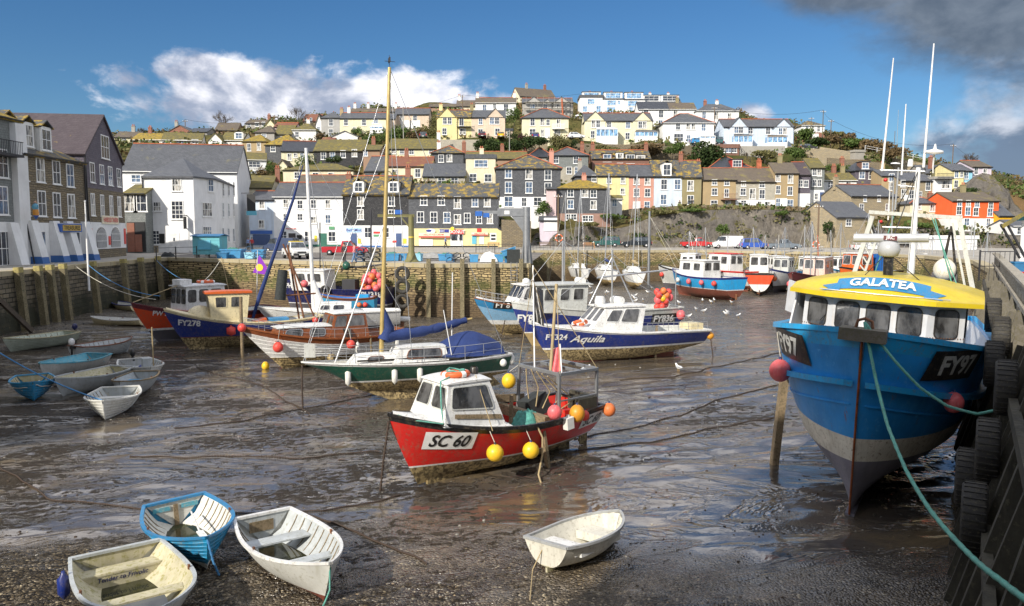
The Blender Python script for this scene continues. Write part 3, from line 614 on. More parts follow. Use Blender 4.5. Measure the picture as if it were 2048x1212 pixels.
H('olive grey house with cream window surrounds right of the pale blue dormer house',1363,1402,355,415,322,'g','olive_render','slate_roof_lichen',[(1381,371.5,1.4,2.2),(1381,400,1.4,2)],Y=152,dep=9,yaw=-.12,chim=[(1365,'red_brick')])
H('tan cottage with a wooden balcony at the left end of the stone terrace',1405,1471,360,416,337,'g','tan_render','brown_roof',[(1429,364.5,1.1,1.1),(1453.5,365.5,1.1,1.1),(1429,383.5,1.2,1.5),(1453,386,1,1.8),(1428,407,1.5,1.4),(1456,407,1.3,1.2)],Y=152,dep=8,balc=[(1441,1472,399,'brown_frame')],chim=[(1406,'red_brick')])
H('pale stone cottage with outside steps and white ground floor',1471,1549,364,418,336,'g','pale_stone','brown_roof',[(1487,367.5,1,1),(1524,369.5,1.2,1.2),(1486,383.5,1.2,1.5),(1505,387.5,1.4,2.2),(1524,388.5,1.3,2),(1487,405.5,1.3,1),(1519,408,1,1.1),(1535,409,1.4,1.3)],Y=152,dep=8,low=(400,'clean_white'),chim=[(1530,'ridge_red')],cm='red_brick')
H('big hipped dark roof house with a red dormer behind the tan cottage',1418,1505,337,350,313,'h','grey_render','dark_slate_roof',[],Y=166,ridge='all',dep=10,dorm=[(1475,327,2,1.4,'door_red')])
H('tall brown three storey cottage with white windows and door',1549,1595,347,420,326,'g','tan_render','brown_roof',[(1556,355.5,1,1.6),(1581,358,1.1,1.7),(1556,379.5,1,1.8),(1580,382,1.1,1.9),(1556,405,1,1.8),(1580,408.5,1.4,2)],Y=152,dep=8,door=[(1567,'door_white',1)],ridge=False,chim=[(1573,'olive_render')])
H('narrow cottage of purple slate hanging over a white ground floor',1595,1619,350,417,325,'g','purple_slate_hung','purple_slate_roof',[(1601,367,1,1.5),(1612,367.5,1,1.5)],Y=153,dep=8,low=(387,'clean_white'))
H('tall narrow grey slate cottage over white, with two rows of window pairs',1619,1647,336,406,317,'g','pale_slate_hung','olive_roof',[(1628.5,344,.9,1.5),(1639,345,.9,1.5),(1628.5,365.5,.9,1.5),(1639,366,.9,1.5),(1632,393,.8,1.4)],Y=155,dep=8,low=(380,'clean_white'),door=[(1643,'door_blue',.8)],ridge=False)
H('long low white cottage with olive roof behind the stone barn',1647,1712,361,399,346,'g','white_render','olive_roof',[(1661,369,1.3,1.4),(1697,369,1.2,1.2)],Y=158,dep=8,ridge=False,chim=[(1683,'red_brick'),(1701,'olive_render')])
H('purple slate house with dark hipped roof and a red framed dormer',1709,1753,341,372,324,'h','purple_slate_hung','dark_slate_roof',[(1724,350,1.4,1.8),(1743,351,1.4,1.8)],Y=168,dep=9,fr='white_frame',dorm=[(1733,331,1.5,1.3,'brown_frame')],ridge=False,chim=[(1701,'red_brick')])
H('dark roofed house edge behind the purple slate house',1680,1712,342,365,330,'h','grey_render','dark_slate_roof',[],Y=172,dep=8,ridge=False)
H('long stone barn with bright red ridge and slate roof above the warehouse',1701,1793,393,436,370,'g','warm_stone','slate_roof',[(1730,397,.8,1.3),(1758,397,.8,1.3),(1723,414,1.1,1.2),(1775,414,1,1.2)],Y=147,yaw=.3,dep=9,chim=[(1704,'warm_stone')],name='barn',cat='barn')
o,i_=H('tall stone quayside warehouse with low slate roof and one small window',1671,1741,435,500,404,'g','warm_stone','slate_roof',[(1697,445,1.2,1.2)],Y=132,yaw=.32,dep=10,ridge=False,name='warehouse',cat='warehouse')
H('grey slate hung house over rough stone with hipped red ridged roof',1099,1176,311,362,295,'h','pale_slate_hung','slate_roof',[(1112,319,1.3,1.8),(1152,319.5,1.3,1.8),(1138,341,1.2,1.6),(1154,341,1.1,1.6)],Y=166,dep=9,low=(335,'pale_stone'),ridge='all',chim=[(1168,'red_brick')])
H('dark clad house with a row of dormers under a red ridge',1184,1301,318,335,301,'g','brown_frame','slate_roof_lichen',[],Y=170,dep=8,dorm=[(1214.5,316,1.8,1.6,'brown_frame'),(1240,316,1.2,2.1,'white_render'),(1261,318,1.9,1.9,'grey_render'),(1281,319,1.9,1.9,'grey_render')],chim=[(1189,'red_brick'),(1298,'red_brick')])
H('slate hung house with lichened gable roof and twin windows left of the cream box house',864,927,306,340,293,'h','slate_hung','slate_roof_lichen',[(882,317,1.3,1.8),(899,316,1.3,1.8)],Y=166,dep=7,ridge='all',chim=[(875,'white_render'),(926,'red_brick')])
H('low whitewashed stone house with broad slate roof below the twin windows',846,930,353,368,328,'g','pale_stone','slate_roof',[(883,361.5,1.6,1.3),(909,361.5,1.6,1.3)],Y=150,dep=9,ridge=False)
H('cream flat roofed house stepped in two storeys with wide white windows',932,991,317,368,312,'flat','cream_render','slate_roof',[(962,327,3,1.5),(946,355,1.6,1.6),(976,356,1.6,1.6)],Y=152,dep=7,ridge=False,chim=[(962,'cream_render')])
H('dark slate roof with red ridge behind the big square slate house',1055,1107,314,330,296,'h','pale_stone','dark_slate_roof',[],Y=176,ridge='all',dep=9,chim=[(1052,'red_brick')])
H('brown stone cottage roof with long red ridge behind the cream box house',930,1053,318,330,304,'g','brown_render','olive_roof',[],Y=172,dep=7,chim=[(1004,'red_brick')])
# left half, second tier
H('small dark cottage with mossy roof behind the pale blue house',495,543,376,386,352,'g','cream_render','olive_roof',[],Y=136,dep=8,yaw=.1,ridge=False,chim=[(547,'red_brick')])
H('tiny white dormer gable peeping over the pale blue house',549,566,383,392,372,'f','white_render','slate_roof',[(557,382,.9,1)],Y=140,dep=5,ridge=False)
H('brown mossy roof with skylights just behind the long white quayside house',592,690,366,380,351,'g','brown_render','brown_roof',[],Y=142,dep=9)
H('cream rendered house with low mossy hipped roof and three windows',567,707,340,378,327,'h','cream_render','olive_roof',[(594,350.5,1.3,1.4),(631,350,1.4,1),(662,350,1.4,1)],Y=158,dep=9,ridge=False)
H('grey slate roof with red verge beside the black clad house',730,776,342,352,313,'g','slate_hung','slate_roof',[],Y=158,dep=8,yaw=-.2)
H('cream cottage with reddish mossy roof and two tall windows',775,864,333,368,315,'g','cream_render','red_roof',[(790,347,1.3,1.9),(835.5,346,1.3,1.9)],Y=155,dep=8,chim=[(808,'red_brick')])
H('long cream cottage with grey green roof and row of small windows',777,872,298,316,278,'g','pale_yellow_render','olive_roof',[(788,303,1.1,1),(804,303.5,1.1,1),(823,303.5,1.2,1.3),(862,303,1.1,1.2)],Y=176,dep=9,ridge=False,chim=[(874,'white_render')])
H('black weatherboarded house with long mossy roof and four white windows',628,727,302,325,280,'g','dark_slate_hung','olive_roof',[(647,311.5,1.2,1.7),(665,310,1.2,1.7),(686,308,1.2,1.7),(709,306,1.2,1.7)],Y=170,dep=9,ridge=False)
H('brown rendered house end with a tall red brick chimney',727,760,300,340,290,'g','brown_render','olive_roof',[(731,306,1,1.4)],Y=168,dep=9,ridge=False,chim=[(740,'red_brick')])
H('pale yellow cottage with dark slate roof behind the white mast',563,629,303,328,283,'g','pale_yellow_render','dark_slate_roof',[(579,314,1,1.6),(591,311,.9,1),(604,310,.9,1)],Y=172,dep=9,yaw=.15)
H('tiny cream gabled porch house below the pale yellow cottage',556,574,330,340,319,'f','pale_yellow_render','brown_roof',[],Y=162,dep=5,ridge=False)
H('white house with gable end turned to the right and a wide window',489,533,320,352,306,'g','clean_white','olive_roof',[(509,329,2.8,1.2),(506,346,2.5,1)],Y=165,dep=9,yaw=.28,ridge=False)
H('dark slate walled house under a broad mossy hipped roof',531,597,290,325,269,'h','slate_hung','lichen_roof',[(546,297,1.2,1.6)],Y=182,dep=10,ridge=False)
H('stone coloured house with bright mossy hipped roof and two sash windows',485,533,283,308,269,'h','tan_render','lichen_roof',[(498,294.5,1,1.9),(518,293,1,1.9)],Y=184,dep=9,ridge=False)
H('white cottage with a fat white chimney on its hipped roof',585,632,260,284,246,'h','white_render','olive_roof',[(594,269,1.1,1.5)],Y=200,dep=8,ridge=False,chim=[(609,'white_render')])
H('grey gabled house with a roof window left of the fat white chimney cottage',511,549,265,292,251,'h','grey_render','brown_roof',[(528,271,1.4,.8)],Y=198,dep=9,ridge=False)
H('brown roofed bungalow with large skylight on the left hillside',549,583,269,285,251,'g','grey_render','olive_roof',[],Y=199,dep=9,ridge=False)
H('terracotta roofed cottage near the two black poles',548,590,254,262,246,'g','pale_pink_render','red_roof',[],Y=215,dep=7,ridge='ridge_red')
H('grey pebbledash house at the left end of the yellow terrace',643,680,236,275,224,'h','pebble_render','slate_roof',[(662,245,1.3,2),(662,265,1.3,2)],Y=205,dep=8,chim=[(677,'tan_render')])
H('long yellow terrace house with conservatory beside the tall wooden mast',680,772,237,265,226,'g','pale_yellow_render','slate_roof',[(692,245,1.3,1.8),(728,245,1.3,1.8),(752,242,1.2,1.4),(709,258,1,1)],Y=205,dep=8,cons=[(743,768,252,264)],chim=[(692,'white_render')])
H('beige house with twin garage doors right of the wooden mast',790,858,229,258,217,'g','beige_render','slate_roof',[(804,236,1.3,1.6),(830,236,1.3,1.6)],Y=212,dep=8,door=[(812,'door_white',2.6),(830,'door_white',2.6)])
H('small plain house between the yellow terrace and the beige house',772,790,238,260,228,'g','beige_render','slate_roof',[],Y=208,dep=7,ridge=False)
H('white gabled cottage with dark roof below the yellow terrace',664,716,273,284,262,'f','white_render','slate_roof',[],Y=190,dep=7,ridge=False)
H('dark red roofed shed under the grey pebbledash house',643,668,281,288,275,'g','brown_render','red_roof',[],Y=188,dep=5,ridge=False)
# far left hilltop
H('pale yellow house alone at the far left end of the hilltop',229,276,275,292,264,'g','pale_yellow_render','brown_roof',[(248,280,1.1,1)],Y=195,dep=9,yaw=.15,chim=[(256,'concrete')],ridge=False)
H('long cream terrace with lichened roof, second roof from the left on the hilltop',262,343,280,296,267,'g','white_render','lichen_roof',[(271,286,2,1),(291,284,1.6,1),(305,284,1.6,1),(334,284,1.6,1)],Y=188,dep=9,chim=[(284,'red_brick')],ridge=False)
H('cream bungalow terrace with brown mossy roof and grey gable end',324,404,281,296,266,'g','white_render','olive_roof',[(333,286,1.6,1),(356,284,1.6,1),(368,284,1.6,1),(390,283,1.6,1)],Y=186,dep=9,yaw=.25,ridge=False)
H('dark roofed house with a red gable rising behind the cream terraces',338,382,262,272,250,'f','red_brick','slate_roof',[],Y=215,dep=8,ridge=False,chim=[(341,'concrete')])
H('solar panelled dark roof left of the bare hilltop tree',377,414,264,272,257,'g','grey_render','dark_slate_roof',[],Y=215,dep=8,ridge=False)
H('white gable fronted bungalow with small square attic window',417,444,280,291,266,'f','white_render','olive_roof',[(430,285,2,1)],Y=186,dep=9,ridge=False)
H('brown roofed bungalow with a white gabled dormer',441,486,281,291,265,'g','white_render','olive_roof',[],Y=188,dep=8,dorm=[(476,271,1.8,1.4,'white_render',1)],ridge=False)
H('big plain brown roof below the bare hilltop tree',430,474,261,270,246,'g','brown_render','brown_roof',[],Y=222,dep=9,yaw=.1,ridge=False)
H('grey walled hilltop house with three white windows under a long grey roof',491,531,247,262,240,'g','grey_render','brown_roof',[(498,251,1.3,1.3),(514,249,1.3,1.3),(527,248,1,1.3)],Y=225,dep=8,ridge=False,chim=[(530,'red_brick')])
H('small yellow gable between the grey hilltop house and the black pole',531,550,250,260,238,'f','pale_yellow_render','olive_roof',[],Y=224,dep=8,ridge=False)
H('old stone chapel like house behind trees at the left of the crest',606,640,243,262,229,'g','warm_stone','red_roof',[(612,240,.8,1.5),(622,240,.8,1.5)],Y=240,dep=8,ridge=False)
H('white narrow house behind the grey pebbledash house',632,645,245,262,228,'f','clean_white','brown_roof',[(637,257,1,1)],Y=222,dep=8,ridge=False)
# centre top
H('bright yellow gabled house with balcony and white windows',874,943,235,275,221,'g','yellow_render','slate_roof_lichen',[(890,242,1.1,1.7),(899.5,242,1.1,1.7),(889,263,1.2,1.7),(925,263,1.7,1.6),(923,244,1.2,2)],Y=192,dep=8,wings=[(874,914,237,216)],door=[(907,'door_blue',1.3)],balc=[(914,942,254)],chim=[(879,'yellow_render'),(942,'olive_render')])
H('beige gabled house joined to the right of the bright yellow house',943,1010,235,274,221,'g','beige_render','slate_roof',[(961,243,1.1,1.6),(984,242,1.2,1.7),(994,242,1.2,1.7),(961,265,1.4,1.9),(995,264,1.4,1.9)],Y=192,dep=8,wings=[(971,1010,237,217)],door=[(977,'door_white',1.2)],ridge=False)
H('cream flat roofed porch extension right of the beige gabled house',1010,1025,262,276,260,'flat','beige_render','dark_slate_roof',[(1017,268,.8,1.5)],Y=192,dep=6,ridge=False,name='extension',cat='extension')
H('white house with stone slate roof and white chimneys high behind the yellow gables',951,1032,206,240,196,'g','clean_white','brown_roof',[(969,216,1.4,2.2),(1012,216,1.6,2.6),(989,212,1,1.4)],Y=235,dep=8,chim=[(954,'white_render'),(1029,'white_render')])
H('low dark roofed cottage with cream wall left of the high white house',913,951,213,222,201,'g','cream_render','brown_roof',[(923,218,1,1)],Y=236,dep=8,ridge=False,chim=[(917,'white_render')])
H('long brown hilltop roof behind the beige garage house',858,916,214,226,208,'g','brown_render','brown_roof',[],Y=255,dep=8,ridge=False)
H('brown hilltop roofs with white chimneys behind the wooden mast',700,795,224,232,217,'g','brown_render','brown_roof',[],Y=240,dep=8,ridge=False,chim=[(705,'white_render'),(732,'white_render'),(788,'white_render')])
o,i_=H('scaffolded hilltop house with three white gables under repair',1045,1146,206,240,197,'g','grey_render','slate_roof',[(1065,213,1.6,1.2),(1090,213,1.6,1.2),(1117,213,1.6,1.2)],Y=232,dep=9,wings=[(1051,1084,206,194,'pebble_render'),(1085,1103,206,199,'pebble_render'),(1106,1140,206,194,'pebble_render')])
m=MB()
for x in np.linspace(1,i_['W']-.5,9): m.tube([(x,-1.7,-3),(x,-1.7,i_['ze']+1.5)],.05,5)
for z in(1,3,i_['ze']): m.bar((.4,-1.7,z),(i_['W'],-1.7,z),.1); m.box(.4,i_['W'],-1.6,-.7,z-.08,z)
m.build('scaffolding','chimney_pot' if 0 else 'concrete',o); m=MB(); m.tube([(i_['W']*.77,-1.9,i_['ze']+1),(i_['W']*.8,-1.9,-1.5)],.25,8); m.build('rubbish_chute','ridge_red',o)
H('brown roofed house with a cream gable and red chimney on the crest',1040,1112,195,206,178,'g','cream_render','brown_roof',[],Y=262,dep=8,yaw=.4,ridge=False,chim=[(1063,'concrete'),(1100,'red_brick')])
H('yellow and cream hipped house with bay windows above the dark ivy bank',1044,1137,236,276,218,'h','pale_yellow_render','slate_roof',[(1065,244,1.3,2),(1085,244,1.3,2),(1096,245,1,1.6),(1117,247,1.1,2.2),(1065,264,1.8,1.6),(1114,264,1.8,1.8),(1085,266,.9,2)],Y=192,dep=10,ridge='all',door=[(1095,'door_white',1)],balc=[(1104,1129,258,'white_frame')])
H('small white summerhouse with flat roof on the slope right of the yellow hipped house',1150,1163,232,240,229,'h','clean_white','white_frame',[(1156,236,2.2,.9)],Y=222,dep=4,ridge=False,name='summerhouse',cat='summerhouse')
# top terrace
for k,(a,b,e,w) in enumerate(((1160,1206,195,[(1182,203,2.6,1.8),(1197,218,1.6,2.2),(1170,218,1.5,2)]),(1206,1248,199,[(1223,205.5,3.2,1.6),(1222,220,3.2,2),(1238,205,1,1.2)]),(1248,1290,200,[(1265,207,3.5,1.7),(1262,219,1.4,1.6)]))):
    H(['white terrace house with box dormer and slate clad side, highest row','second white terrace house with a wide box dormer, highest row','white terrace house with long upper window in the middle of the highest row'][k],a,b,e,230,194,'flat','clean_white','grey_render' if 0 else 'slate_roof',w,Y=245,dep=8,ridge=False,gl='blue_glass',dorm=[((a+b)/2,190.5,5.2,1.7,'clean_white')],chim=[((a+b)/2-1,'concrete' if k else 'yellow_render')],group='highest terrace of white houses')
for k,(a,b) in enumerate(((1290,1320),(1322,1362))):
    H(['slate roof with white box dormer behind the white terrace, left of the last one','last white box dormer house at the right end of the highest row'][k],a,b,206,225,196,'g','clean_white','slate_roof',[],Y=250,dep=8,ridge=False,dorm=[((a+b)/2-1,196,5.2,1.7,'clean_white')],chim=[((a+b)/2-1,'white_render')],group='highest terrace of white houses')
H('white house with dark roof at the left of the long white row',1277,1337,219,253,204,'g','clean_white','dark_slate_roof',[(1292,226,1.5,2.4),(1322,228,1.5,2.2),(1321,246,1.4,1.8)],Y=218,dep=8,ridge=False,group='long white row below the crest')
H('middle house of the long white row below the crest with a brownish roof',1337,1392,219,256,206,'g','clean_white','brown_roof',[(1351,228,1.4,2.2)],Y=218,dep=8,ridge=False,chim=[(1360,'olive_render')],group='long white row below the crest')
H('white house with hipped slate end closing the right of the long white row',1392,1477,222,262,208,'h','clean_white','slate_roof',[(1408,230,1.3,2.2),(1433,231,1.3,2.2),(1459,233,1.3,2),(1433,250,1.2,1.6)],Y=216,dep=8,ridge=False,chim=[(1417,'red_brick'),(1441,'white_render')],group='long white row below the crest')
H('yellow twin gabled house with two white conservatories',1169,1305,242,281,227,'g','pale_yellow_render','slate_roof',[(1187,248,1.1,2),(1196,248,1.1,2),(1218,250,1.2,1.8),(1256,250,1.2,1.8),(1280,250,1.1,1.8),(1289,250,1.1,1.8),(1185,269,1.1,1.9),(1255,272,1.2,1.7)],Y=190,dep=9,wings=[(1169,1211,243,223),(1265,1304,243,224)],cons=[(1191,1233,257,280),(1268,1312,262,280,'slate_roof')],ridge='ridge_red')
H('white double fronted villa with grey hipped roof and red hips',1326,1427,246,284,228,'h','clean_white','slate_roof',[(1356,253,1.2,1.8),(1376.5,253,1.1,1.8),(1387,253,1.1,1.8),(1407,255,1.2,1.9),(1357,275,2.6,2),(1377,277,1,1.9)],Y=188,dep=10,ridge='all',cons=[(1396,1426,271,284)])
H('pale blue grey house with twin gables and two glazed porches',1447,1587,254,292,239,'g','ice_render','slate_roof',[(1472,260,1.2,1.8),(1481,260,1.2,1.8),(1501,261,1.3,1.8),(1536,262,1.3,1.8),(1560,263,1.1,1.7),(1569,263,1.1,1.7)],Y=186,dep=9,wings=[(1458,1496,256,235),(1546,1586,257,238)],cons=[(1463,1499,270,292,'slate_roof'),(1530,1568,272,293,'brown_roof')],ridge='ridge_red')
H('white lookout house with octagonal style roof on a brick garage by the telegraph poles',1602,1648,251,284,241,'h','clean_white','slate_roof_lichen',[(1626,257,.9,1.8),(1637,257,.9,1.8),(1614,257,.9,1.8)],Y=215,dep=7,low=(265,'red_brick'),door=[(1630,'door_white',1.6)],ridge=False)
H('brown timber garage with open front below the white villa',1437,1478,296,310,291,'flat','brown_frame','brown_frame',[(1446,300,1.5,1.3),(1457,300,1.5,1.3),(1468,300,1.5,1.3)],Y=182,dep=6,ridge=False,name='garage',cat='garage')
H('grey corrugated shed on the grassy slope below the telegraph wires',1710,1729,304,317,302,'flat','concrete','concrete',[],Y=190,dep=5,yaw=.2,ridge=False,name='shed',cat='shed')
# right side
H('stone house with dark roof behind the aerials of the blue trawler',1802,1868,362,412,346,'g','warm_stone','slate_roof',[(1807,387,1.1,2),(1823,389,1.1,2),(1856,372,1.1,2),(1806,367,1.1,1.5),(1840,389,.9,1.4)],Y=160,dep=9,yaw=.1,ridge=False,door=[(1813,'door_white',.9)])
H('grey stone house with shop sign, half hidden behind the trawler mast',1762,1800,352,396,340,'g','tan_render','slate_roof',[(1783,355,1.3,1.8),(1783,373,1.3,1.8)],Y=163,dep=8,ridge=False,chim=[(1782,'tan_render')])
H('grey roofed house with terrace rising over the white flat fronted house',1846,1891,347,362,331,'g','grey_render','slate_roof',[(1856,352,1.2,1.2),(1874,352,2,1.3)],Y=172,dep=8,ridge=False)
H('white house with one dark window and railed flat roof',1867,1903,358,395,356,'flat','clean_white','concrete',[(1891,369,2,1.8)],Y=160,dep=7,ridge=False,balc=[(1868,1902,358)])
H('yellow house left of the sky blue one on the right hand hill',1902,1926,341,385,328,'g','yellow_render','slate_roof',[(1913,348,1,1.7),(1923,349,.7,1.3),(1912,368,1,1.7)],Y=165,dep=8,ridge=False,chim=[(1885,'red_brick')],yaw=.1)
H('sky blue house between the yellow and the pale pink houses',1926,1943,342,383,329,'g','sky_render','slate_roof',[(1932.5,351,1,1.6),(1932,371,1,1.5)],Y=166,dep=8,ridge=False,yaw=.1)
H('pale pink and cream pair of houses at the end of the right hand hill row',1943,1981,334,377,322,'g','lilac_render','brown_roof',[(1952,342,1,1.6),(1970,345,1,1.7),(1951,360,1,1.7),(1960,361,.9,1.5),(1973,352,.5,.5)],Y=167,dep=8,yaw=.1)
H('low cream cottage with red ridge left of the bright orange house',1820,1899,407,428,395,'h','cream_render','slate_roof',[(1837,413,1.1,1.2),(1885,415,1.1,1.6),(1865,416,1.1,1.4)],Y=148,dep=8,ridge='all',chim=[(1882,'red_brick')])
o,i_=H('bright orange house with white lower storey and two rows of windows',1902,1995,402,463,385,'g','orange_render','brown_roof',[(1919,406,1,1.3),(1936.5,407,1,1.3),(1954,408,1,1.3),(1981.5,410,1,1.3),(1918,421.5,1.1,1.6),(1935.5,422.5,1.1,1.6),(1951.5,423.5,1.1,1.6),(1980,424.5,1.1,1.6),(1933,444,1.1,1.5),(1976,444,.9,1.5)],Y=143,dep=9,low=(437,'clean_white'),yaw=.08,ridge=False,chim=[(1957,'olive_render')])
H('ochre yellow house with grey roof squeezed right of the orange house',1996,2024,432,470,407,'g','ochre_render','slate_roof',[],Y=142,dep=9,low=(459,'concrete'))
H('white house partly hidden behind the market gable',2024,2060,452,480,440,'g','clean_white','slate_roof',[(2040,462,1.2,1.2)],Y=136,dep=7,ridge=False)
H('long white concrete shed on the cliff road behind the trawler rig',1862,1953,478,507,476,'flat','clean_white','white_frame',[(1918,483,.3,.3),(1927,483,.3,.3),(1936,483,.3,.3),(1944,483,.3,.3)],Y=118,dep=5,ridge=False,name='shed',cat='shed',found=.3)
# ---------- left frontage
YW=R(90)
o,i_=H('grey slate hung building with balcony at the very left edge of the quay',-159,54,222,529,170,'g','pale_slate_hung','lichen_roof',[(5,327,1.2,2.1),(5,401,1.2,2.1),(6,497,1.8,2.6),(-60,327,1.2,2.1),(-60,401,1.2,2.1)],Y=55,yaw=YW,z0=QZ,dep=9,low=(443,'clean_white'),ridge=False,ws=1.)
i=i_; q=MB(); q.box(i['W']-1.4,i['W']+.05,-.5,.02,0,i['ze']-.3); q.build('pilaster','clean_white',o)
q=MB(); q.box(0,i['W']-1.4,-1.1,0,i['ze']-3.1,i['ze']-2.9)
for x in np.arange(.2,i['W']-1.5,.22): q.bar((x,-1.05,i['ze']-2.9),(x,-1.05,i['ze']-1.9),.03)
q.bar((0,-1.05,i['ze']-1.9),(i['W']-1.4,-1.05,i['ze']-1.9),.06); q.build('balcony','iron',o)
for x in (i['W']-1.6,i['W']-5.5):
    q=MB(); q.prism([(x-.9,-1.1,0),(x-.9,-.06,0),(x-.9,-.06,3.4),(x-.9,-.35,3.4)],(1.1,0,0)); q.build('buttress','clean_white',o)
o,i_=H('stone building with three dormers, white buttressed ground floor and blue sign on the left quay',54,176,318,528,272,'g','rubble_stone','slate_roof_lichen',[(46,335,1.1,1.9),(80,340,1.1,1.9),(112,345,1.1,1.9),(139.5,351,1.1,1.9),(49,404,1.1,2),(83,407,1.1,2),(113,410,1.1,2),(142,412,1.1,2),(78,491,1.7,2.3),(148,489,1.8,2.2)],Y=66.6,yaw=YW,z0=QZ,dep=9,low=(446,'clean_white'),ridge=False,dorm=[(59,262,1.5,2,'white_render',1),(90,271,1.5,2,'white_render',1),(118,280,1.5,2,'white_render',1)],door=[(112,'dark_frame',1.3)])
i=i_
for k,x in enumerate((.2,3.4,5.6,8.5)):
    q=MB(); q.prism([(x,-1.15,.55),(x,-.06,.55),(x,-.06,3.6),(x,-.4,3.6)],(1.0,0,0)); b=q.build('buttress','clean_white',o); q=MB(); q.prism([(x-.02,-1.25,0),(x-.02,-.04,0),(x-.02,-.04,.6),(x-.02,-1.13,.6)],(1.04,0,0)); q.build('blue_foot','blue_base',b)
s=sign(o,i,104,148,447,464,'sign_blue',y=-.75,th=.5); s2=sign(o,i,108,145,449.5,461.5,'sign_gold',[('TREASURES',127,455.5,.38,'sign_black')],y=-.79,th=.05)
q=MB(); q.tube([(.05,-.6,0),(.0,-.12,3.6),(.0,-.12,i['ze'])],.06,6); q.build('drainpipe','gutter_black',o); q=MB(); q.tube([(i['W']-.1,-1,0),(i['W']-.1,-.15,3.8),(i['W']-.1,-.15,i['ze'])],.07,6); q.build('drainpipe','gutter_black',o)
# little painted figurehead between the two buildings
wallm('figure_blue',(.15,.4,.55)); wallm('figure_orange',(.7,.3,.05)); paint('skin',(.5,.3,.22),.6)
o=thing('figurehead','small painted sailor figurehead on a blue bracket at the corner of the stone building','figurehead',(-39.0,66.2,8.3)); o.scale=(.65,.65,.65)
q=MB(); q.lathe([(.05,-.5),(.3,-.1),(.36,.0)],8); q.build('bracket','sign_blue',o)
q=MB(); q.lathe([(.33,0),(.36,.35),(.3,.75)],10,0); q.build('skirt','figure_orange',o); q=MB(); q.lathe([(.3,.75),(.34,1.05),(.28,1.35),(.1,1.5)],10); q.tube([(.3,0,1.3),(.38,-.1,1.0),(.15,-.3,.95)],.08,6); q.tube([(-.3,0,1.3),(-.38,-.1,1.0),(-.1,-.3,.9)],.08,6); q.build('coat','figure_blue',o); q=MB(); q.ball((0,0,1.65),.17); q.build('head','skin',o)
o,i_=H('big slate hung gable front with stone lower floors and arched tavern windows',177,252,318,517,235,'f','purple_slate_hung','purple_slate_roof',[(209.5,294.5,2.3,2.2),(184,345,1.2,1.8),(203,349,1.2,1.8),(220,352,1.2,1.8),(237,355.5,1.2,1.8),(184,409,1.0,2),(203,411,1.0,2),(221,412,1.0,2),(237,413.5,1.0,2)],Y=78,yaw=R(99),z0=QZ,dep=17,low=(381,'rubble_stone'),ridge=False)
i=i_; W_=i['W']
q=MB(); q.box(.1,W_-.1,-.12,0,.9,3.6); q.build('tavern_front','clean_white',o)
def arch(cx,w,z0,z1,mat,y,name,parent):
    m=MB(); pts=[(cx-w/2,z0),(cx+w/2,z0)]+[(cx+w/2*math.cos(t),z1-w/2*.7+w/2*.7*math.sin(t)) for t in np.linspace(0,PI,10)]
    m.prism([(a,y,b) for a,b in pts],(0,.06,0)); return m.build(name,mat,parent)
for cx in (W_*.3,W_*.68):
    wo=arch(cx,3.3,.95,3.3,'white_frame',-.16,'arched_window',o); arch(cx,3.0,1.05,3.15,'glass',-.19,'pane',wo)
    q=MB()
    for k in range(-4,5): q.box(cx+k*.33-.03,cx+k*.33+.03,-.24,-.2,1.05,3.05-abs(k)*.12)
    for z in(1.7,2.4): q.box(cx-1.45,cx+1.45,-.235,-.2,z,z+.05)
    q.build('glazing_bars','white_frame',wo)
q=MB(); q.box(W_*.33,W_*.78,-.2,-.1,3.45,4.3); s=q.build('sign','sign_cream',o); text_flat('HARBOUR TAVERN',.5,(W_*.555,-.23,3.88),'sign_red',s,sx=.75)
for a in(.3,W_*.49,W_-.8):
    q=MB(); q.box(a,a+.5,-.2,-.1,1.3 if a>1 else 1.6,2.2 if 1<a<W_*.6 else 3); q.build('menu_board','sign_red',o)
q=MB(); q.tube([(.05,-.6,0),(.0,-.2,4),(.0,-.12,i['ze'])],.07,6); q.build('drainpipe','gutter_black',o)
o,i_=H('recessed link building with two sash windows over a dark passage arch',252,294,387,503.5,370,'g','pale_slate_hung','olive_roof',[(261,406,1.5,1.9),(281,406,1.5,1.9)],Y=98,dep=7,ridge=False)
q=MB(); q.box(.3,i_['W']-.1,-.1,0,0,3.6); q.build('passage','gutter_black',o); q=MB(); q.box(.3,1.2,-.16,-.1,0,3.5); q.box(i_['W']-1.3,i_['W']-.5,-.2,-.1,0,2.1); q.build('brick_pier','red_brick',o)  # flat black panel stands in for the shade inside the passage opening
# white inn on a bent plan
wallm('shaded_white',(.72,.72,.71),amt=.3)
o=thing('inn','white painted brick inn with grey hipped roof on the quay corner','inn',(-45.5,100,QZ))
fp=[Vector(v) for v in((-45.5,100,0),(-39.3,100,0),(-38.3,104.5,0),(-41.2,120,0),(-52,120,0))]; O=fp[0].copy(); fp=[p-O for p in fp]
zE=9.5; q=MB(); q.prism([(p.x,p.y,-1) for p in fp],(0,0,zE+1)); q.build('wall','clean_white',o)
q=MB(); ap=Vector((2.0,7.5,12.4)); ap2=Vector((-.5,15,12.4)); ov=[]
cc=sum(fp,Vector())/5
for p in fp: v=(p-cc).normalized()*.35; ov.append((p.x+v.x,p.y+v.y,zE-.05))
q.add(ov+[tuple(ap),tuple(ap2)]+[(a,b,c-.2) for a,b,c in ov],[(0,1,5),(1,2,5),(2,3,6,5),(3,4,6),(4,0,5,6),(11,10,9,8,7)]+[(k,7+k,7+(k+1)%5,(k+1)%5) for k in range(5)]); ro=q.build('roof','slate_roof',o)
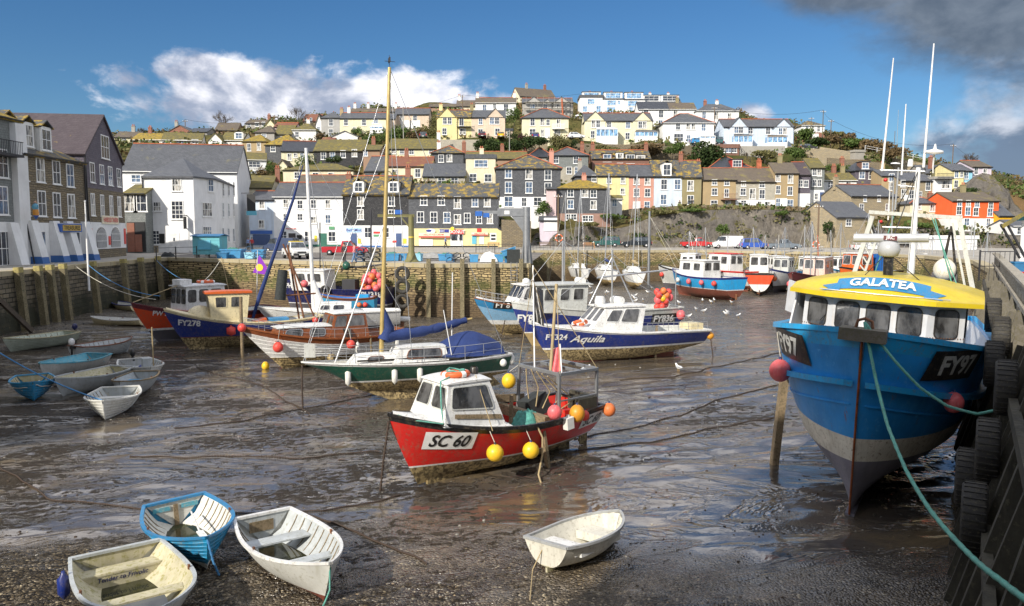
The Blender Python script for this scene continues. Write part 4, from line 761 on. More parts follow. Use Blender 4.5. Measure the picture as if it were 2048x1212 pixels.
def iw(px,py,w,h,a,b,cols=2,rows=2,bars=False):   # window on the wall between footprint corners a,b
    A=fp[a]+O;B=fp[b]+O; d=(B-A).normalized(); bk=Vector((-d.y,d.x,0)); C=Vector((0,0,CAMZ)); r=ray(px,py); s=(A-C).dot(bk)/r.dot(bk); p=C+r*s
    p=p-Vector((O.x,O.y,QZ)); p=Vector((p.x,p.y,p.z))-bk*.02; add_window(o,p,w,h,cols=cols,rows=rows,rot=math.atan2(d.y,d.x))
iw(353.5,370,1.1,1.4,0,1,3,2); iw(314.5,413,.9,1.0,0,1,3,2); iw(355,420,1.4,2.1,0,1,3,4); iw(310,475,1.1,1.6,0,1,3,4); iw(373,481,.7,2.2,0,1,2,4)
iw(421,371,1.1,1.4,1,2); iw(414,419,2.0,1.6,1,2,4,2); iw(414,462,1.8,1,1,2,4,2)
for py in(378,420,470):
    for px in(446,457,467): iw(px,py,1.2,1.8,2,3)
q=MB(); q.box(2.6,5.4,-.12,0,0,3.1); f=q.build('porch','clean_white',o); q=MB(); q.box(3.0,4.3,-.16,-.1,.1,2.5); q.build('door','door_white',f); q=MB(); q.box(3.55,3.75,-.18,-.16,1.5,1.9); q.build('door_window','glass',f)
q=MB(); q.box(1.75,2.4,-.08,0,1.2,2.4); q.build('menu_board','sign_black',o); q=MB(); q.box(.5,1.6,-.06,0,0,.9); q.build('stone_patch','warm_stone',o)
q=MB(); q.box(5.2,5.3,-1.0,-.0,4.6,4.7); q.box(5.2,5.28,-1.0,-.2,3.0,4.5); q.build('hanging_sign','sign_black',o)
q=MB(); q.tube([(-.02,-.12,0),(-.02,-.12,zE)],.07,6); q.build('drainpipe','gutter_black',o)
H('huge slate roofed white barn with red ridge standing behind the inn',250,478,344,497,290,'g','clean_white','slate_roof',[(272,357,1.6,1.2)],Y=121,dep=14,yaw=.17,chim=[],cat='barn',name='barn')
o=thing('hanging_sign','blue hanging pub sign on a black bracket at the right corner of the white inn','hanging sign',(-37.6,116,10.2)); q=MB(); q.box(-1.2,1.0,0,.08,2.2,2.3); q.build('bracket','iron',o); q=MB(); q.box(-.4,.8,0,.1,-.3,2.1); q.build('board','sign_black',o); q=MB(); q.box(-.5,.95,-.05,.12,-.9,-.3); q.build('name_board','turquoise_paint',o)
# market building with turquoise gable on the right quay
wallm('turquoise_boards',(.16,.45,.5)); paint('grey_timber',(.13,.115,.09),.8,.4,3,grime=(.1,.09,.05)); paint('pale_timber',(.42,.38,.31),.8,.4,3,grime=(.15,.13,.08)); paint('green_timber',(.05,.045,.03),.8,.6,1.2,grime=(.10,.09,.06),gr=.56,bump=.4); 
# ---------- plants
for nm,c1,c2 in (('leaf_dark',(.018,.035,.01),(.05,.075,.02)),('leaf_green',(.04,.075,.015),(.1,.14,.035)),('leaf_brown',(.07,.05,.025),(.16,.11,.05)),('leaf_purple',(.05,.02,.025),(.11,.05,.05)),('leaf_olive',(.08,.085,.03),(.17,.15,.06))):
    n=NT(nm); n.set(n.mix(n.ramp(n.noise(1.4,4,.7),[(.35,0.),(.65,1.)]),c1,c2),.7,spec=.2)
paint('bark',(.09,.07,.05),.9); paint('pole_wood',(.16,.11,.07),.8); 
def leaves(m,c,rx,ry,rz,n,s,clumps=9,seed=0):
    g=random.Random(seed); C=[]
    for k in range(clumps):
        a=g.uniform(0,2*PI); e=g.uniform(-.2,1); q=g.uniform(.3,.75); C.append((Vector((math.cos(a)*q*rx,math.sin(a)*q*ry,e*rz*.75-.1*rz)),g.uniform(.4,.68)))
    for k in range(n):
        cc,cr=C[k%clumps]; v=Vector((g.gauss(0,1),g.gauss(0,1),g.gauss(0,1))).normalized()*(g.random()**.35); p=c+cc+Vector((v.x*rx*cr,v.y*ry*cr,v.z*rz*cr))
        t=Vector((g.gauss(0,1),g.gauss(0,1),g.gauss(0,1))).normalized(); u=t.orthogonal().normalized(); w=t.cross(u); q=s*g.uniform(.6,1.4)
        m.add([p-u*q,p+w*q*.7,p+u*q,p-w*q*.7],[(0,1,2,3)])
def bush(label,px,py,wpx,hpx,mat='leaf_green',Y=None,n=700,name='shrub',cat='shrub',s=None,trunk=True,group=None):
    Y=Y or DEP(py); p=at(px,py,Y); k=Y/F; rx=wpx*k; rz=hpx*k*.62
    o=thing(name,label,cat,p,group=group); m=MB(); ctr=Vector((0,0,hpx*k*.42)); leaves(m,ctr,rx*1.12,rx*.9,rz*1.05,int(n*1.6),s or max(.13,rx*.085),seed=int(px*7+py)); m.build('crown',mat,o)
    t=MB(); t.tube([(0,0,-1.),(.1,0,hpx*k*.3),(.0,.1,hpx*k*.6)],[.1,.08,.03],6)
    for a in range(4): t.tube([(0,0,hpx*k*.2),(math.cos(a*1.6)*rx*.5,math.sin(a*1.6)*rx*.4,hpx*k*.6)],[.09,.03],5)
    t.build('trunk','bark',o); return o
def bare(label,px,py,wpx,hpx,Y,seed=1,group=None):
    p=at(px,py,Y); k=Y/F; h=hpx*k; w=wpx*k; o=thing('bare_tree',label,'tree',p,group=group); m=MB(); m2=MB(); g=random.Random(seed)
    m.tube([(0,0,-2),(.1,0,h*.2),(.05,0,h*.45)],[.22,.18,.1],6)
    def br(a,d,L,r,lv):
        b=a+d*L; c=a.lerp(b,.5)+Vector((g.uniform(-.1,.1),0,g.uniform(-.1,.1)))*L; m2.tube([a,c,b],[r,r*.8,r*.5],4,cap=False)
        if lv>0:
            for _ in range(4): 
                nd=(d+Vector((g.gauss(0,.5),g.gauss(0,.4),g.gauss(.1,.35)))).normalized(); br(a.lerp(b,g.uniform(.5,1)),nd,L*g.uniform(.55,.8),r*.6,lv-1)
    for a in range(7):
        t=a/7*2*PI; br(Vector((0,0,h*g.uniform(.12,.35))),Vector((math.cos(t)*w/h*1.1,math.sin(t)*.5,1)).normalized(),h*.42,.07,3)
    m.build('trunk','bark',o); m2.build('branches','bark',o); return o
bush('dense dark green evergreen tree above the tan cottages',1405,352,38,62,'leaf_dark',172,2600,'evergreen_tree','tree',.3)
bush('tangle of bare brown brushwood left of the dense evergreen tree',1376,345,22,38,'leaf_brown',174,900)
bare('leafless round tree on the hilltop above the brown roofs at left',445,262,19,34,228,3); bare('leafless tree rising above the stone house left of the yellow terrace',597,262,22,42,236,5)
bare('small wind bent bare tree beside the long white row',1478,268,8,22,200,8); bare('bare tree behind the pink and cream pair on the right hand hill',1940,334,17,24,185,9); bare('low bare tree at the far left hilltop next to the yellow house',283,272,14,15,215,12)
bush('green trees in front of the scaffolded house',1028,246,15,28,'leaf_green',205,700,'tree','tree'); bush('round dark clipped bush at the left of the ivy bank',1027,282,11,17,'leaf_dark',190,500); bush('round purple leaved bush beside the blue hatchback',1047,279,10,12,'leaf_purple',190,400)
for k,(x,y,w,h) in enumerate(((970,303,20,22),(998,303,20,22),(1026,303,20,20),(1052,298,20,20),(1078,290,16,14))): bush(['ivy hanging on the bank below the beige gabled house','ivy on the bank under the yellow car','ivy bank left of the white lamp column','ivy thicket right of the white lamp column','thin ivy under the blue hatchback'][k],x,y,w,h,'leaf_dark',181-k*.3,800,'ivy','ivy',group='ivy on the terrace bank')
bush('spiky pale green cordyline clump below the yellow hipped house',1119,302,20,32,'leaf_olive',180,900,'cordyline','cordyline'); bush('dark bush between the cordyline clump and the grey hipped house',1143,296,12,16,'leaf_dark',182,500)
for k,(x,y,w,h,mt) in enumerate(((808,282,22,28,'leaf_green'),(835,284,20,24,'leaf_brown'),(855,276,14,20,'leaf_olive'),(772,286,14,20,'leaf_green'),(866,262,10,32,'leaf_olive'),(745,292,18,20,'leaf_green'),(690,268,9,18,'leaf_olive'),(712,272,10,16,'leaf_green'),(640,282,9,14,'leaf_brown'))):
    bush(['leafy garden shrub below the beige garage house','rusty brown garden shrub right of the garage house steps','olive shrub left of the bright yellow gable','green shrub behind the thick wooden mast','tall cordyline palm left of the bright yellow house','green bush above the brown rendered house end','palm in the garden of the yellow terrace','small green bush by the yellow terrace conservatory','brown bramble under the grey pebbledash house'][k],x,y,w,h,mt,DEP(y)+2,500)
bush('green bush in the yard of the pale yellow cottage',612,334,15,22,'leaf_green',162,500); bush('rounded green bush right of the white gable end house',548,352,16,22,'leaf_green',160,600); bush('brown winter shrub behind the white gable end house',530,352,14,16,'leaf_brown',158,400); bush('creeper under the windows of the black boarded house',668,326,16,12,'leaf_dark',165,500)
for k,(x,y,w,h,mt) in enumerate(((1600,282,22,24,'leaf_green'),(1640,290,24,16,'leaf_dark'),(1612,300,18,12,'leaf_green'),(1680,288,26,20,'leaf_brown'),(1715,296,26,18,'leaf_green'),(1752,304,30,22,'leaf_brown'),(1790,314,26,18,'leaf_brown'),(1672,276,20,12,'leaf_olive'))):
    bush(['green bushes below the white lookout house','clipped dark hedge in front of the lookout garage','low green bush above the black car','russet bracken behind the telegraph pole','green gorse in the middle of the right hand ridge','large russet thicket on the right hand ridge','brown scrub where the ridge falls behind the aerials','olive brush just left of the ridge telegraph pole'][k],x,y,w,h,mt,205+(y-280)*-.5,800)
for k,x in enumerate(range(1650,1701,17)): bush('clipped green hedge above the long white cottage',x,343,13,13,'leaf_green',170,350,'hedge','hedge',group='hedge above the white cottage')
bush('green scrub on the rocky knoll at the far right',1975,398,26,36,'leaf_green',160,1200); bush('ivy tumbling below the pale pink and cream pair',1945,392,22,14,'leaf_dark',155,700,'ivy','ivy')
bush('green weeds hanging beside the big square slate house',1085,432,14,28,'leaf_green',137.5,700); bush('bushy tuft growing out of the middle of the rock face',1445,468,11,18,'leaf_green',131,400); bush('dark ivy on the warehouse side wall',1655,470,9,26,'leaf_dark',131.5,400,'ivy','ivy')
for k,(x,y,w,h) in enumerate(((1225,436,20,8),(1330,428,26,7),(1385,424,22,6),(1180,452,16,7),(1560,430,14,8),(1800,470,24,16),(1850,456,20,10),(1745,455,14,10))): bush(['tuft of weeds at the cliff edge below the pink terrace house','long grassy tuft at the cliff top under the pale blue house','grass tuft on the cliff top below the olive house','weeds at the left shoulder of the cliff','weeds by the tall brown cottage','green patch on the bank behind the trawler rig','grass bank below the low cream cottage','weeds between warehouse and barn'][k],x,y,w,h,'leaf_olive' if k%2 else 'leaf_green',134 if y>440 else 138,500,'weeds','plant')
for k,(x,y,w,h,mt) in enumerate(((1215,306,24,16,'leaf_olive'),(1290,309,30,18,'leaf_brown'),(1345,308,20,18,'leaf_green'),(1530,318,24,16,'leaf_olive'),(1590,316,20,16,'leaf_green'))): bush(['olive scrub below the first conservatory','brown brambles on the stone wall under the white villa','green bush left of the big evergreen tree','scrub below the parked cars of the blue grey house','green bush above the tall brown cottage'][k],x,y,w,h,mt,177,700)
# ---------- stone terraces on the hill
def rwall(label,pts,h,mat='warm_stone',Y=None,name='retaining_wall'):
    P=[at(x,y,Yy) for x,y,Yy in pts]; o=P[0].copy(); m=MB()
    for a,b in zip(P,P[1:]):
        a=a-o;b=b-o; m.add([(a.x,a.y,a.z-3),(b.x,b.y,b.z-3),(b.x,b.y,b.z+h),(a.x,a.y,a.z+h),(a.x,a.y+.5,a.z-3),(b.x,b.y+.5,b.z-3),(b.x,b.y+.5,b.z+h),(a.x,a.y+.5,a.z+h)],[(0,1,2,3),(3,2,6,7),(4,7,6,5),(0,3,7,4),(1,5,6,2)])
    return tag(m.build(name,mat,None,o),label,'wall')
rwall('grey retaining wall with posts below the yellow twin gabled house',[(1135,297,184),(1250,300,183),(1330,296,183)],1.2,'rubble_stone'); rwall('rough stone retaining wall with weeds below the white villa',[(1250,306,180),(1330,303,180),(1400,302,182)],1.2,'rubble_stone')
rwall('pale stone wall under the beige gabled house',[(880,290,184),(960,290,184)],1.2,'pale_stone'); rwall('stone wall below the blue hatchback',[(1045,296,184),(1095,296,184)],1.5,'warm_stone'); rwall('pale retaining wall under the parked cars of the blue grey house',[(1480,312,182),(1560,312,182),(1570,312,182)],2.2,'concrete'); rwall('long stone terrace wall above the tall cottages',[(1570,306,184),(1700,316,183)],1.5); rwall('stone field wall along the lane on the right hand hill',[(1640,302,196),(1850,335,190)],1.); rwall('lower stone terrace wall on the right hand hill',[(1655,328,178),(1760,338,178)],1.4,'rubble_stone')
rwall('cliff top stone parapet in front of the stone terrace',[(1360,421,149),(1480,421,149),(1600,424,149),(1665,438,149)],1.,'rubble_stone',name='parapet_wall'); rwall('low stone parapet stepping up in front of the pink terrace house',[(1195,441,146),(1260,428,147),(1360,421,149)],.9,'rubble_stone',name='parapet_wall')
rwall('low stone wall in front of the yellow fronted shops',[(760,510,96),(1000,512,93),(1062,512,95)],.35,'warm_stone',name='low_wall'); rwall('steep rubble bank wall between the shops and the big slate house',[(1003,481,123.8),(1062,484,123.8)],3.2,'rubble_stone')
rwall('stone plinth wall beside the red pickup',[(690,508,100),(760,510,97)],.8,'rubble_stone',name='low_wall')
# ---------- poles and wires
def pole(label,px,py0,py1,Y,r=.13,mat='pole_wood',arm=True,name='telegraph_pole',cat='pole'):
    b=at(px,py1,Y); t=at(px,py0,Y); h=t.z-b.z; o=thing(name,label,cat,b); m=MB(); m.tube([(0,0,-2),(0,0,h)],[r,r*.75],7); m.build('shaft',mat,o)
    if arm: m=MB(); m.bar((-.7,0,h-.5),(.7,0,h-.5),.09); m.build('crossarm',mat,o); m=MB(); [m.lathe([(.05,h-.45),(.07,h-.3),(.03,h-.25)],6,0,Matrix.Translation((x,0,0))) for x in(-.6,-.2,.2,.6)]; m.build('insulators','white_frame',o)
    return t
P=[pole('telegraph pole on the hilltop above the huge barn',371,239,266,220),pole('black telegraph pole beside the small yellow gable',550,230,252,222),pole('telegraph pole above the bright yellow gabled house',925,190,220,226),pole('telegraph pole in front of the long white row',1428,213,266,205),pole('white capped mast pole beside the lookout house',1645,220,272,210,mat='grey_timber'),pole('brown telegraph pole right of the lookout house',1661,239,286,205),pole('black telegraph pole on the right hand ridge',1905,288,326,200)]
pole('thin second pole next to the small yellow gable',573,238,254,226,.08,arm=False); pole('grey lamp column in front of the ivy bank',1019,260,302,178,.12,'concrete',False,'lamp_column'); pole('pale pole in the garden of the beige garage house',807,213,280,184,.12,'concrete',False); pole('leaning brown pole with lifebuoy at the left of the rock face',1116,388,485,129,.16); pole('leaning brown pole with lifebuoy left of the warehouse',1635,408,500,126,.16); pole('thin pole behind the trawler aerials on the ridge',1788,262,312,205,.09,arm=False)
pole('tall thin aerial on the ridge behind the trawler mast',1793,220,312,206,.05,'concrete',False,'aerial'); pole('slim pole beside the lookout house',1622,234,262,214,.08); pole('grey lamp column with forked head behind the grey pickup',1557,470,500,121,.08,'concrete',False,'lamp_column')
def wire(label,a,b,sag=1.5,r=.03):
    m=MB(); a=Vector(a);b=Vector(b); o=a.copy(); m.tube([a.lerp(b,t)-o-Vector((0,0,sag*4*t*(1-t))) for t in np.linspace(0,1,10)],r,4,cap=False); return tag(m.build('wire','iron',None,o),label,'wire')
wire('overhead wire from the hilltop pole left towards the far left houses',at(262,268,215),P[0]); wire('overhead wire between the two hilltop poles at left',P[0],P[1]); wire('overhead wire crossing behind the wooden mast',P[1],P[2],3); wire('overhead wire from the crest pole to the right',P[2],at(1160,188,250),1); wire('overhead wire above the pale blue grey house',P[3],P[4]); wire('short overhead wire between the mast pole and brown pole',P[4],P[5],.3); wire('long overhead wire over the ridge behind the trawler aerials',P[5],P[6],2.5); wire('overhead wire falling away to the far right',P[6],at(2080,372,150),1.5)
# ---------- vehicles
paint('tyre',(.02,.02,.02),.8,.2); paint('hubcap',(.45,.45,.46),.35,.1,metal=.7); paint('car_trim',(.03,.03,.03),.5); glassm('car_glass',(.04,.05,.06)); paint('lamp_red',(.5,.02,.02),.3); paint('lamp_clear',(.7,.7,.68),.15); paint('plate_white',(.75,.75,.7),.5)
def vehicle(label,px,py,kind,col,heading,group=None,name=None,L=None,z=None,Y=None):
    if 'car_'+str(col) not in _M: paint('car_'+str(col),col,.22,.08,2,metal=.1,bump=0,grime=mul(col,.6),gr=.62)
    pos=at(px,py,Y) if Y else on(px,py,QZ+.03); cm='car_'+str(col)
    nm={'pickup':'pickup_truck','van':'van','hatch':'hatchback_car','suv':'estate_car'}[kind]; o=thing(name or nm,label,{'pickup':'pickup','van':'van'}.get(kind,'car'),pos,(0,0,heading),group)
    L=L or {'pickup':5.0,'van':4.8,'hatch':3.9,'suv':4.4}[kind]; w=.86; f=L/2
    S={'pickup':([(-f,.45),(-f,.98),(-.35,1.0),(-.35,1.0),(1.15,1.02),(f-.25,.9),(f,.7),(f,.35),(-f,.35)],[(-.45,1.0),(-.3,1.62),(.55,1.64),(1.15,1.02)]),
       'van':([(-f,.4),(-f,1.2),(1.3,1.2),(f-.15,.95),(f,.7),(f,.3),(-f,.3)],[(-f+.02,1.2),(-f+.1,1.95),(.7,1.97),(1.0,1.85),(1.75,1.12)]),
       'hatch':([(-f,.4),(-f,.9),(-f+.15,.98),(.9,.98),(f-.2,.8),(f,.6),(f,.3),(-f,.3)],[(-f+.1,.97),(-f+.5,1.45),(.1,1.48),(.9,.97)]),
       'suv':([(-f,.4),(-f,.95),(-f+.1,1.02),(1.0,1.02),(f-.15,.9),(f,.7),(f,.35),(-f,.35)],[(-f+.05,1.0),(-f+.25,1.66),(.25,1.7),(1.0,1.0)])}[kind]
    m=MB()
    def loft(prof,w0,w1):
        zt=max(p[1] for p in prof); zb=min(p[1] for p in prof); k=len(prof); vs=[]
        for s in(-1,1):
            for x,z in prof: t=(z-zb)/(zt-zb+1e-6); vs.append((x,s*lerp(w0,w1,t),z))
        m.add(vs,[tuple(range(k)),tuple(reversed(range(k,2*k)))]+[(i,k+i,k+(i+1)%k,(i+1)%k) for i in range(k)])
        return vs,k
    loft(S[0],w,w-.04); vs,k=loft(S[1],w-.05,w-.2); b=m.build('body',cm,o)
    bv=b.modifiers.new('bevel','BEVEL'); bv.width=.05; bv.segments=2
    g=MB(); C=S[1]; zt=max(p[1] for p in C); zb=min(p[1] for p in C)
    def ww(z): return lerp(w-.05,w-.2,(z-zb)/(zt-zb))+.012
    x0,x1=C[1][0]+.06,C[-2][0] if kind!='van' else .75
    for s in(-1,1):
        segs=[(x0,(x0+x1)/2-.05),((x0+x1)/2+.02,x1)] if kind!='van' else [(.35,1.2)]
        if kind=='pickup': segs=[(-.2,.6)]
        for a,bb in segs:
            z0,z1=zb+.08,zt-.1; e=.35 if bb==segs[-1][1] else .0
            pts=[(a,z0),(bb+e,z0),(bb,z1),(a+.05,z1)]; g.add([(x,s*ww(z),z) for x,z in pts],[(0,1,2,3)])
    a,bp=C[-2],C[-1]   # windscreen
    def scr(a,bp,k):
        q0=Vector((a[0],0,a[1])).lerp(Vector((bp[0],0,bp[1])),.12); q1=Vector((a[0],0,a[1])).lerp(Vector((bp[0],0,bp[1])),.9); nn=Vector((k*.015,0,.012))
        g.add([(q0.x+nn.x,-ww(q0.z)+.1,q0.z+nn.z),(q0.x+nn.x,ww(q0.z)-.1,q0.z+nn.z),(q1.x+nn.x,ww(q1.z)-.08,q1.z+nn.z),(q1.x+nn.x,-ww(q1.z)+.08,q1.z+nn.z)],[(0,1,2,3)])
    scr(a,bp,1); scr(C[1],C[0],-1); g.build('windows','car_glass',o)
    for x in(-f+.85,f-.85):
        for s in(-1,1):
            m=MB(); M=Matrix.Translation((x,s*(w-.1),.33))@Matrix.Rotation(R(90),4,'X'); m.lathe([(.2,-.11),(.31,-.11),(.33,-.06),(.33,.06),(.31,.11),(.2,.11)],16,0,M); wo=m.build('wheel','tyre',o); m=MB(); m.lathe([(.001,-.115),(.2,-.1),(.2,.1),(.001,.115)],12,0,M); m.build('hub','hubcap',wo)
    m=MB(); m.box(f-.02,f+.06,-w+.05,w-.05,.35,.55); m.box(-f-.06,-f+.02,-w+.05,w-.05,.35,.55); m.box(f-.02,f+.025,-.4,.4,.6,.75); m.build('bumper','car_trim',o)
    for s in(-1,1):
        m=MB(); m.box(f-.1,f+.03,s*.62-.15,s*.62+.15,.6,.78); m.build('headlight','lamp_clear',o); m=MB(); m.box(-f-.03,-f+.05,s*.72-.1,s*.72+.1,.6,.95); m.build('tail_light','lamp_red',o)
    m=MB(); m.box(f+.06,f+.08,-.27,.27,.4,.52); m.box(-f-.08,-f-.06,-.27,.27,.4,.52); m.build('number_plate','plate_white',o)
    if kind=='pickup': m=MB(); m.box(-f+.08,-.55,-w+.12,w-.12,.995,1.012); m.build('load_bed','car_trim',o)
    return o
vehicle('red pickup truck parked side on behind the two standing people',692,511,'pickup',(.45,.03,.04),0.05)
v=vehicle('white pickup with yellow topped cab facing the harbour near the blue fishing tubs',592,517,'pickup',(.72,.72,.7),R(-62)); m=MB(); m.box(-.35,.6,-.62,.62,1.66,1.72); m.build('roof_panel','sign_yellow',v)
vehicle('dark blue van in the street mouth between the white inn and pale blue house',563,505,'van',(.05,.07,.13),R(160),Y=108)
vehicle('red pickup parked at the left end of the cliff road row',1394,496,'pickup',(.5,.03,.03),0.,Y=127); vehicle('white panel van in the row under the cliff',1454,497,'van',(.75,.75,.74),R(180),Y=126); vehicle('bright blue hatchback between the white van and the grey pickup',1510,499,'suv',(.04,.1,.4),R(0),Y=123); vehicle('grey pickup at the right end of the row under the cliff',1566,500,'pickup',(.16,.19,.22),0,Y=122)
vehicle('dark green hatchback behind the yacht masts under the cliff',1212,494,'suv',(.03,.1,.09),R(180),Y=129); vehicle('black van behind the grey steel mast under the cliff',1272,495,'suv',(.02,.025,.03),R(180),Y=129,L=4.8); vehicle('white pickup by the stone warehouse behind the trawler gantry',1738,503,'pickup',(.75,.75,.73),R(0),Y=118)
for a in((965,277,'hatch',(.12,.03,.04),'dark red car parked below the beige gabled house'),(1002,278,'hatch',(.75,.5,.02),'bright yellow small car on the terrace above the ivy'),(1071,279,'hatch',(.05,.06,.2),'dark blue hatchback in front of the yellow hipped house'),(1152,278,'hatch',(.7,.7,.7),'white car at the left of the yellow twin gabled house'),(1397,289,'hatch',(.05,.25,.5),'sky blue car outside the white villa'),(1420,288,'suv',(.04,.05,.1),'dark blue estate car right of the white villa'),(1441,289,'suv',(.05,.13,.13),'dark teal car below the long white row'),(1461,291,'hatch',(.04,.05,.06),'black car left of the first glazed porch'),(1490,295,'hatch',(.05,.3,.35),'turquoise car between the two glazed porches'),(1516,296,'hatch',(.6,.62,.62),'silver car left of the second glazed porch'),(1615,301,'hatch',(.03,.03,.03),'black car on the stone terrace below the lookout house'),(848,278,'hatch',(.08,.1,.12),'dark car above the long cream cottage roof')):
    vehicle(a[4],a[0],a[1],a[2],a[3],R(90) if a[0]<1100 else 0.1,Y=187)
# ---------- fishing tubs, cranes, rails and furniture on the far quay
paint('tub_blue',(.05,.28,.55),.5,.2,3,grime=(.1,.2,.3)); paint('tub_light',(.3,.6,.75),.5,.15,3); paint('tub_dark',(.03,.16,.33),.5,.2,3); paint('net_green',(.06,.2,.16),.9,.4,8); paint('tarp_grey',(.28,.28,.27),.8,.3,3); paint('net_black',(.03,.035,.035),.9,.4,9)
def tub(label,px,py,wpx,hpx,mat='tub_blue',net=None,Y=None,rot=0,tilt=0):
    p=at(px,py,Y) if Y else on(px,py,QZ+.03); k=p.y/F; w=wpx*k/2; h=hpx*k; o=thing('fish_tub',label,'tub',p,(0,tilt,rot)); m=MB(); d=w*.8
    def ring(s,z): return [(-w*s,-d*s,z),(w*s,-d*s,z),(w*s,d*s,z),(-w*s,d*s,z)]
    vs=ring(.9,0)+ring(1,h*.85)+ring(1.08,h*.86)+ring(1.08,h)+ring(.95,h)+ring(.85,h*.15); fs=[(3,2,1,0)]
    for r in range(5): fs+=[(r*4+i,r*4+(i+1)%4,(r+1)*4+(i+1)%4,(r+1)*4+i) for i in range(4)]
    m.add(vs,fs+[(20,21,22,23)]); m.build('tub_body',mat,o)
    if net: m=MB(); m.grid(lambda u,v:((u-.5)*1.8*w,(v-.5)*1.8*d,h*.75+h*.45*math.sin(PI*u)*math.sin(PI*v)*(1+.6*noise.noise(Vector((u*5,v*5,px))))),10,10); m.build('net',net,o)
    return o
for a in ((399,513,0,0,0),):pass
TB=[(467,516,40,18,'tub_blue','net_green','blue tub with green netting right of the blue wooden hut'),(500,517,18,12,'tub_light',None,'small pale blue tub in front of the street mouth'),(518,516,24,17,'tub_blue',None,'blue tub left of the purple flag'),(446,517,20,12,'tub_dark',None,'dark blue tub touching the lifebuoy end of the hut'),
 (784,521,31,14,'tub_blue','net_green','long blue tub heaped with net left of the green crane'),(808,521,12,14,'tub_blue',None,'narrow blue tub just left of the green crane'),(838,522,15,15,'tub_light','net_green','pale blue tub right of the green crane foot'),(891,521,27,13,'tub_blue','net_green','wide blue tub under the shop window'),(948,524,17,15,'tub_blue',None,'blue tub left of the white sacks'),(998,524,17,15,'tub_blue',None,'blue tub left of the tipped blue tub'),(1016,525,14,16,'tub_dark',None,'dark blue tub underneath the tipped tub'),(1036,525,8,14,'tub_blue',None,'blue tub behind the black crate')]
for x,y,w,h,mt,nt,lb in TB: tub(lb,x,y,w,h,mt,nt)
tub('blue tub tipped on edge on top of the others beside the grey crane',1020,509,29,12,'tub_blue',None,on(1020,526,QZ).y,.0,R(-18))
o=tag(MB().box(-.55,.55,-.5,.5,0,1.15).build('crate','net_black',None,on(1027,526,QZ+.03)),'black wire crate in front of the tipped blue tub','crate')
m=MB(); m.grid(lambda u,v:((u-.5)*1.6,(v-.5)*1,.05+math.sin(PI*u)**.5*math.sin(PI*v)**.5*(.8+.25*noise.noise(Vector((u*6,v*6,0))))),14,10); tag(m.build('sack_heap','white_frame',None,on(978,524,QZ+.03)),'heap of crumpled white sacks between two blue tubs','sacks')
def punt(label,px,py,L,mat,rot,z):
    m=MB(); m.grid(lambda u,v:((u-.5)*L,(v-.5)*1.7*(1-abs(2*u-1)**3*.8),.1+.55*(1-abs(2*v-1)**2)*(1-.3*abs(2*u-1))+.05*noise.noise(Vector((u*9,v*5,px)))),24,12); return tag(m.build('covered_boat',mat,None,on(px,py,z),(0,0,rot)),label,'boat')
punt('upturned white punt under a grey tarpaulin between the green crane and blue tub',868,518,4,'tarp_grey',0,QZ); punt('long grey upturned punt right of the wide blue tub',935,520,4.4,'concrete',-.1,QZ)
# green crane
paint('crane_green',(.16,.17,.06),.6,.3,3,grime=(.2,.12,.05)); paint('galvanised',(.3,.31,.32),.45,.2,3,metal=.6); paint('hoist_blue',(.03,.13,.45),.4)
p=on(823,524,QZ); k=p.y/F; o=thing('jib_crane','olive green jib crane standing among the blue tubs','crane',p); h=92*k
m=MB(); m.tube([(0,0,0),(0,0,.25),(0,0,.9),(0,0,h)],[.75,.5,.27,.24],12); m.build('post','crane_green',o); m=MB(); m.box(-66*k,.3,-.12,.12,h-.12,h+.08); m.box(-66*k,.3,-.16,.16,h+.08,h+.13); m.bar((0,0,h-1.2),(-20*k,0,h-.1),.12); m.build('jib','crane_green',o); m=MB(); m.box(-31*k,-18*k,-.2,.2,h+.12,h+.5); m.build('hoist_motor','hoist_blue',o); m=MB(); m.tube([(0,0,h*.53),(0,0,h*.55)],.26,12); m.build('yellow_band','sign_yellow',o)
p=on(1053,527,QZ); k=p.y/F; o=thing('jib_crane','large grey steel jib crane with blue hoist above the tipped tub','crane',p); h=112*k
m=MB(); m.tube([(0,0,0),(0,0,h)],.3,12); [m.prism([(math.cos(a)*.28,math.sin(a)*.28,0),(math.cos(a)*.5,math.sin(a)*.5,0),(math.cos(a)*.28,math.sin(a)*.28,1.9)],(.03,.03,0)) for a in np.linspace(0,2*PI,9)[:-1]]; m.build('post','galvanised',o)
m=MB(); m.box(-58*k,.3,-.15,.15,h-.75,h-.1); m.box(-100*k,-58*k,-.08,.08,h-.55,h-.3); m.add([(-30*k,-.1,h-.75),(-.2,-.1,h-.75),(-.2,-.1,h-2.2)],[(0,1,2)]); m.build('jib','galvanised',o); m=MB(); m.box(-102*k,-88*k,-.22,.22,h-.75,h-.35); m.box(-86*k,-74*k,-.15,.15,h-.85,h-.5); m.build('hoist_motor','hoist_blue',o); m=MB(); m.box(-44*k,-34*k,-.18,-.15,h-.6,h-.3); m.build('notice','sign_white',o)
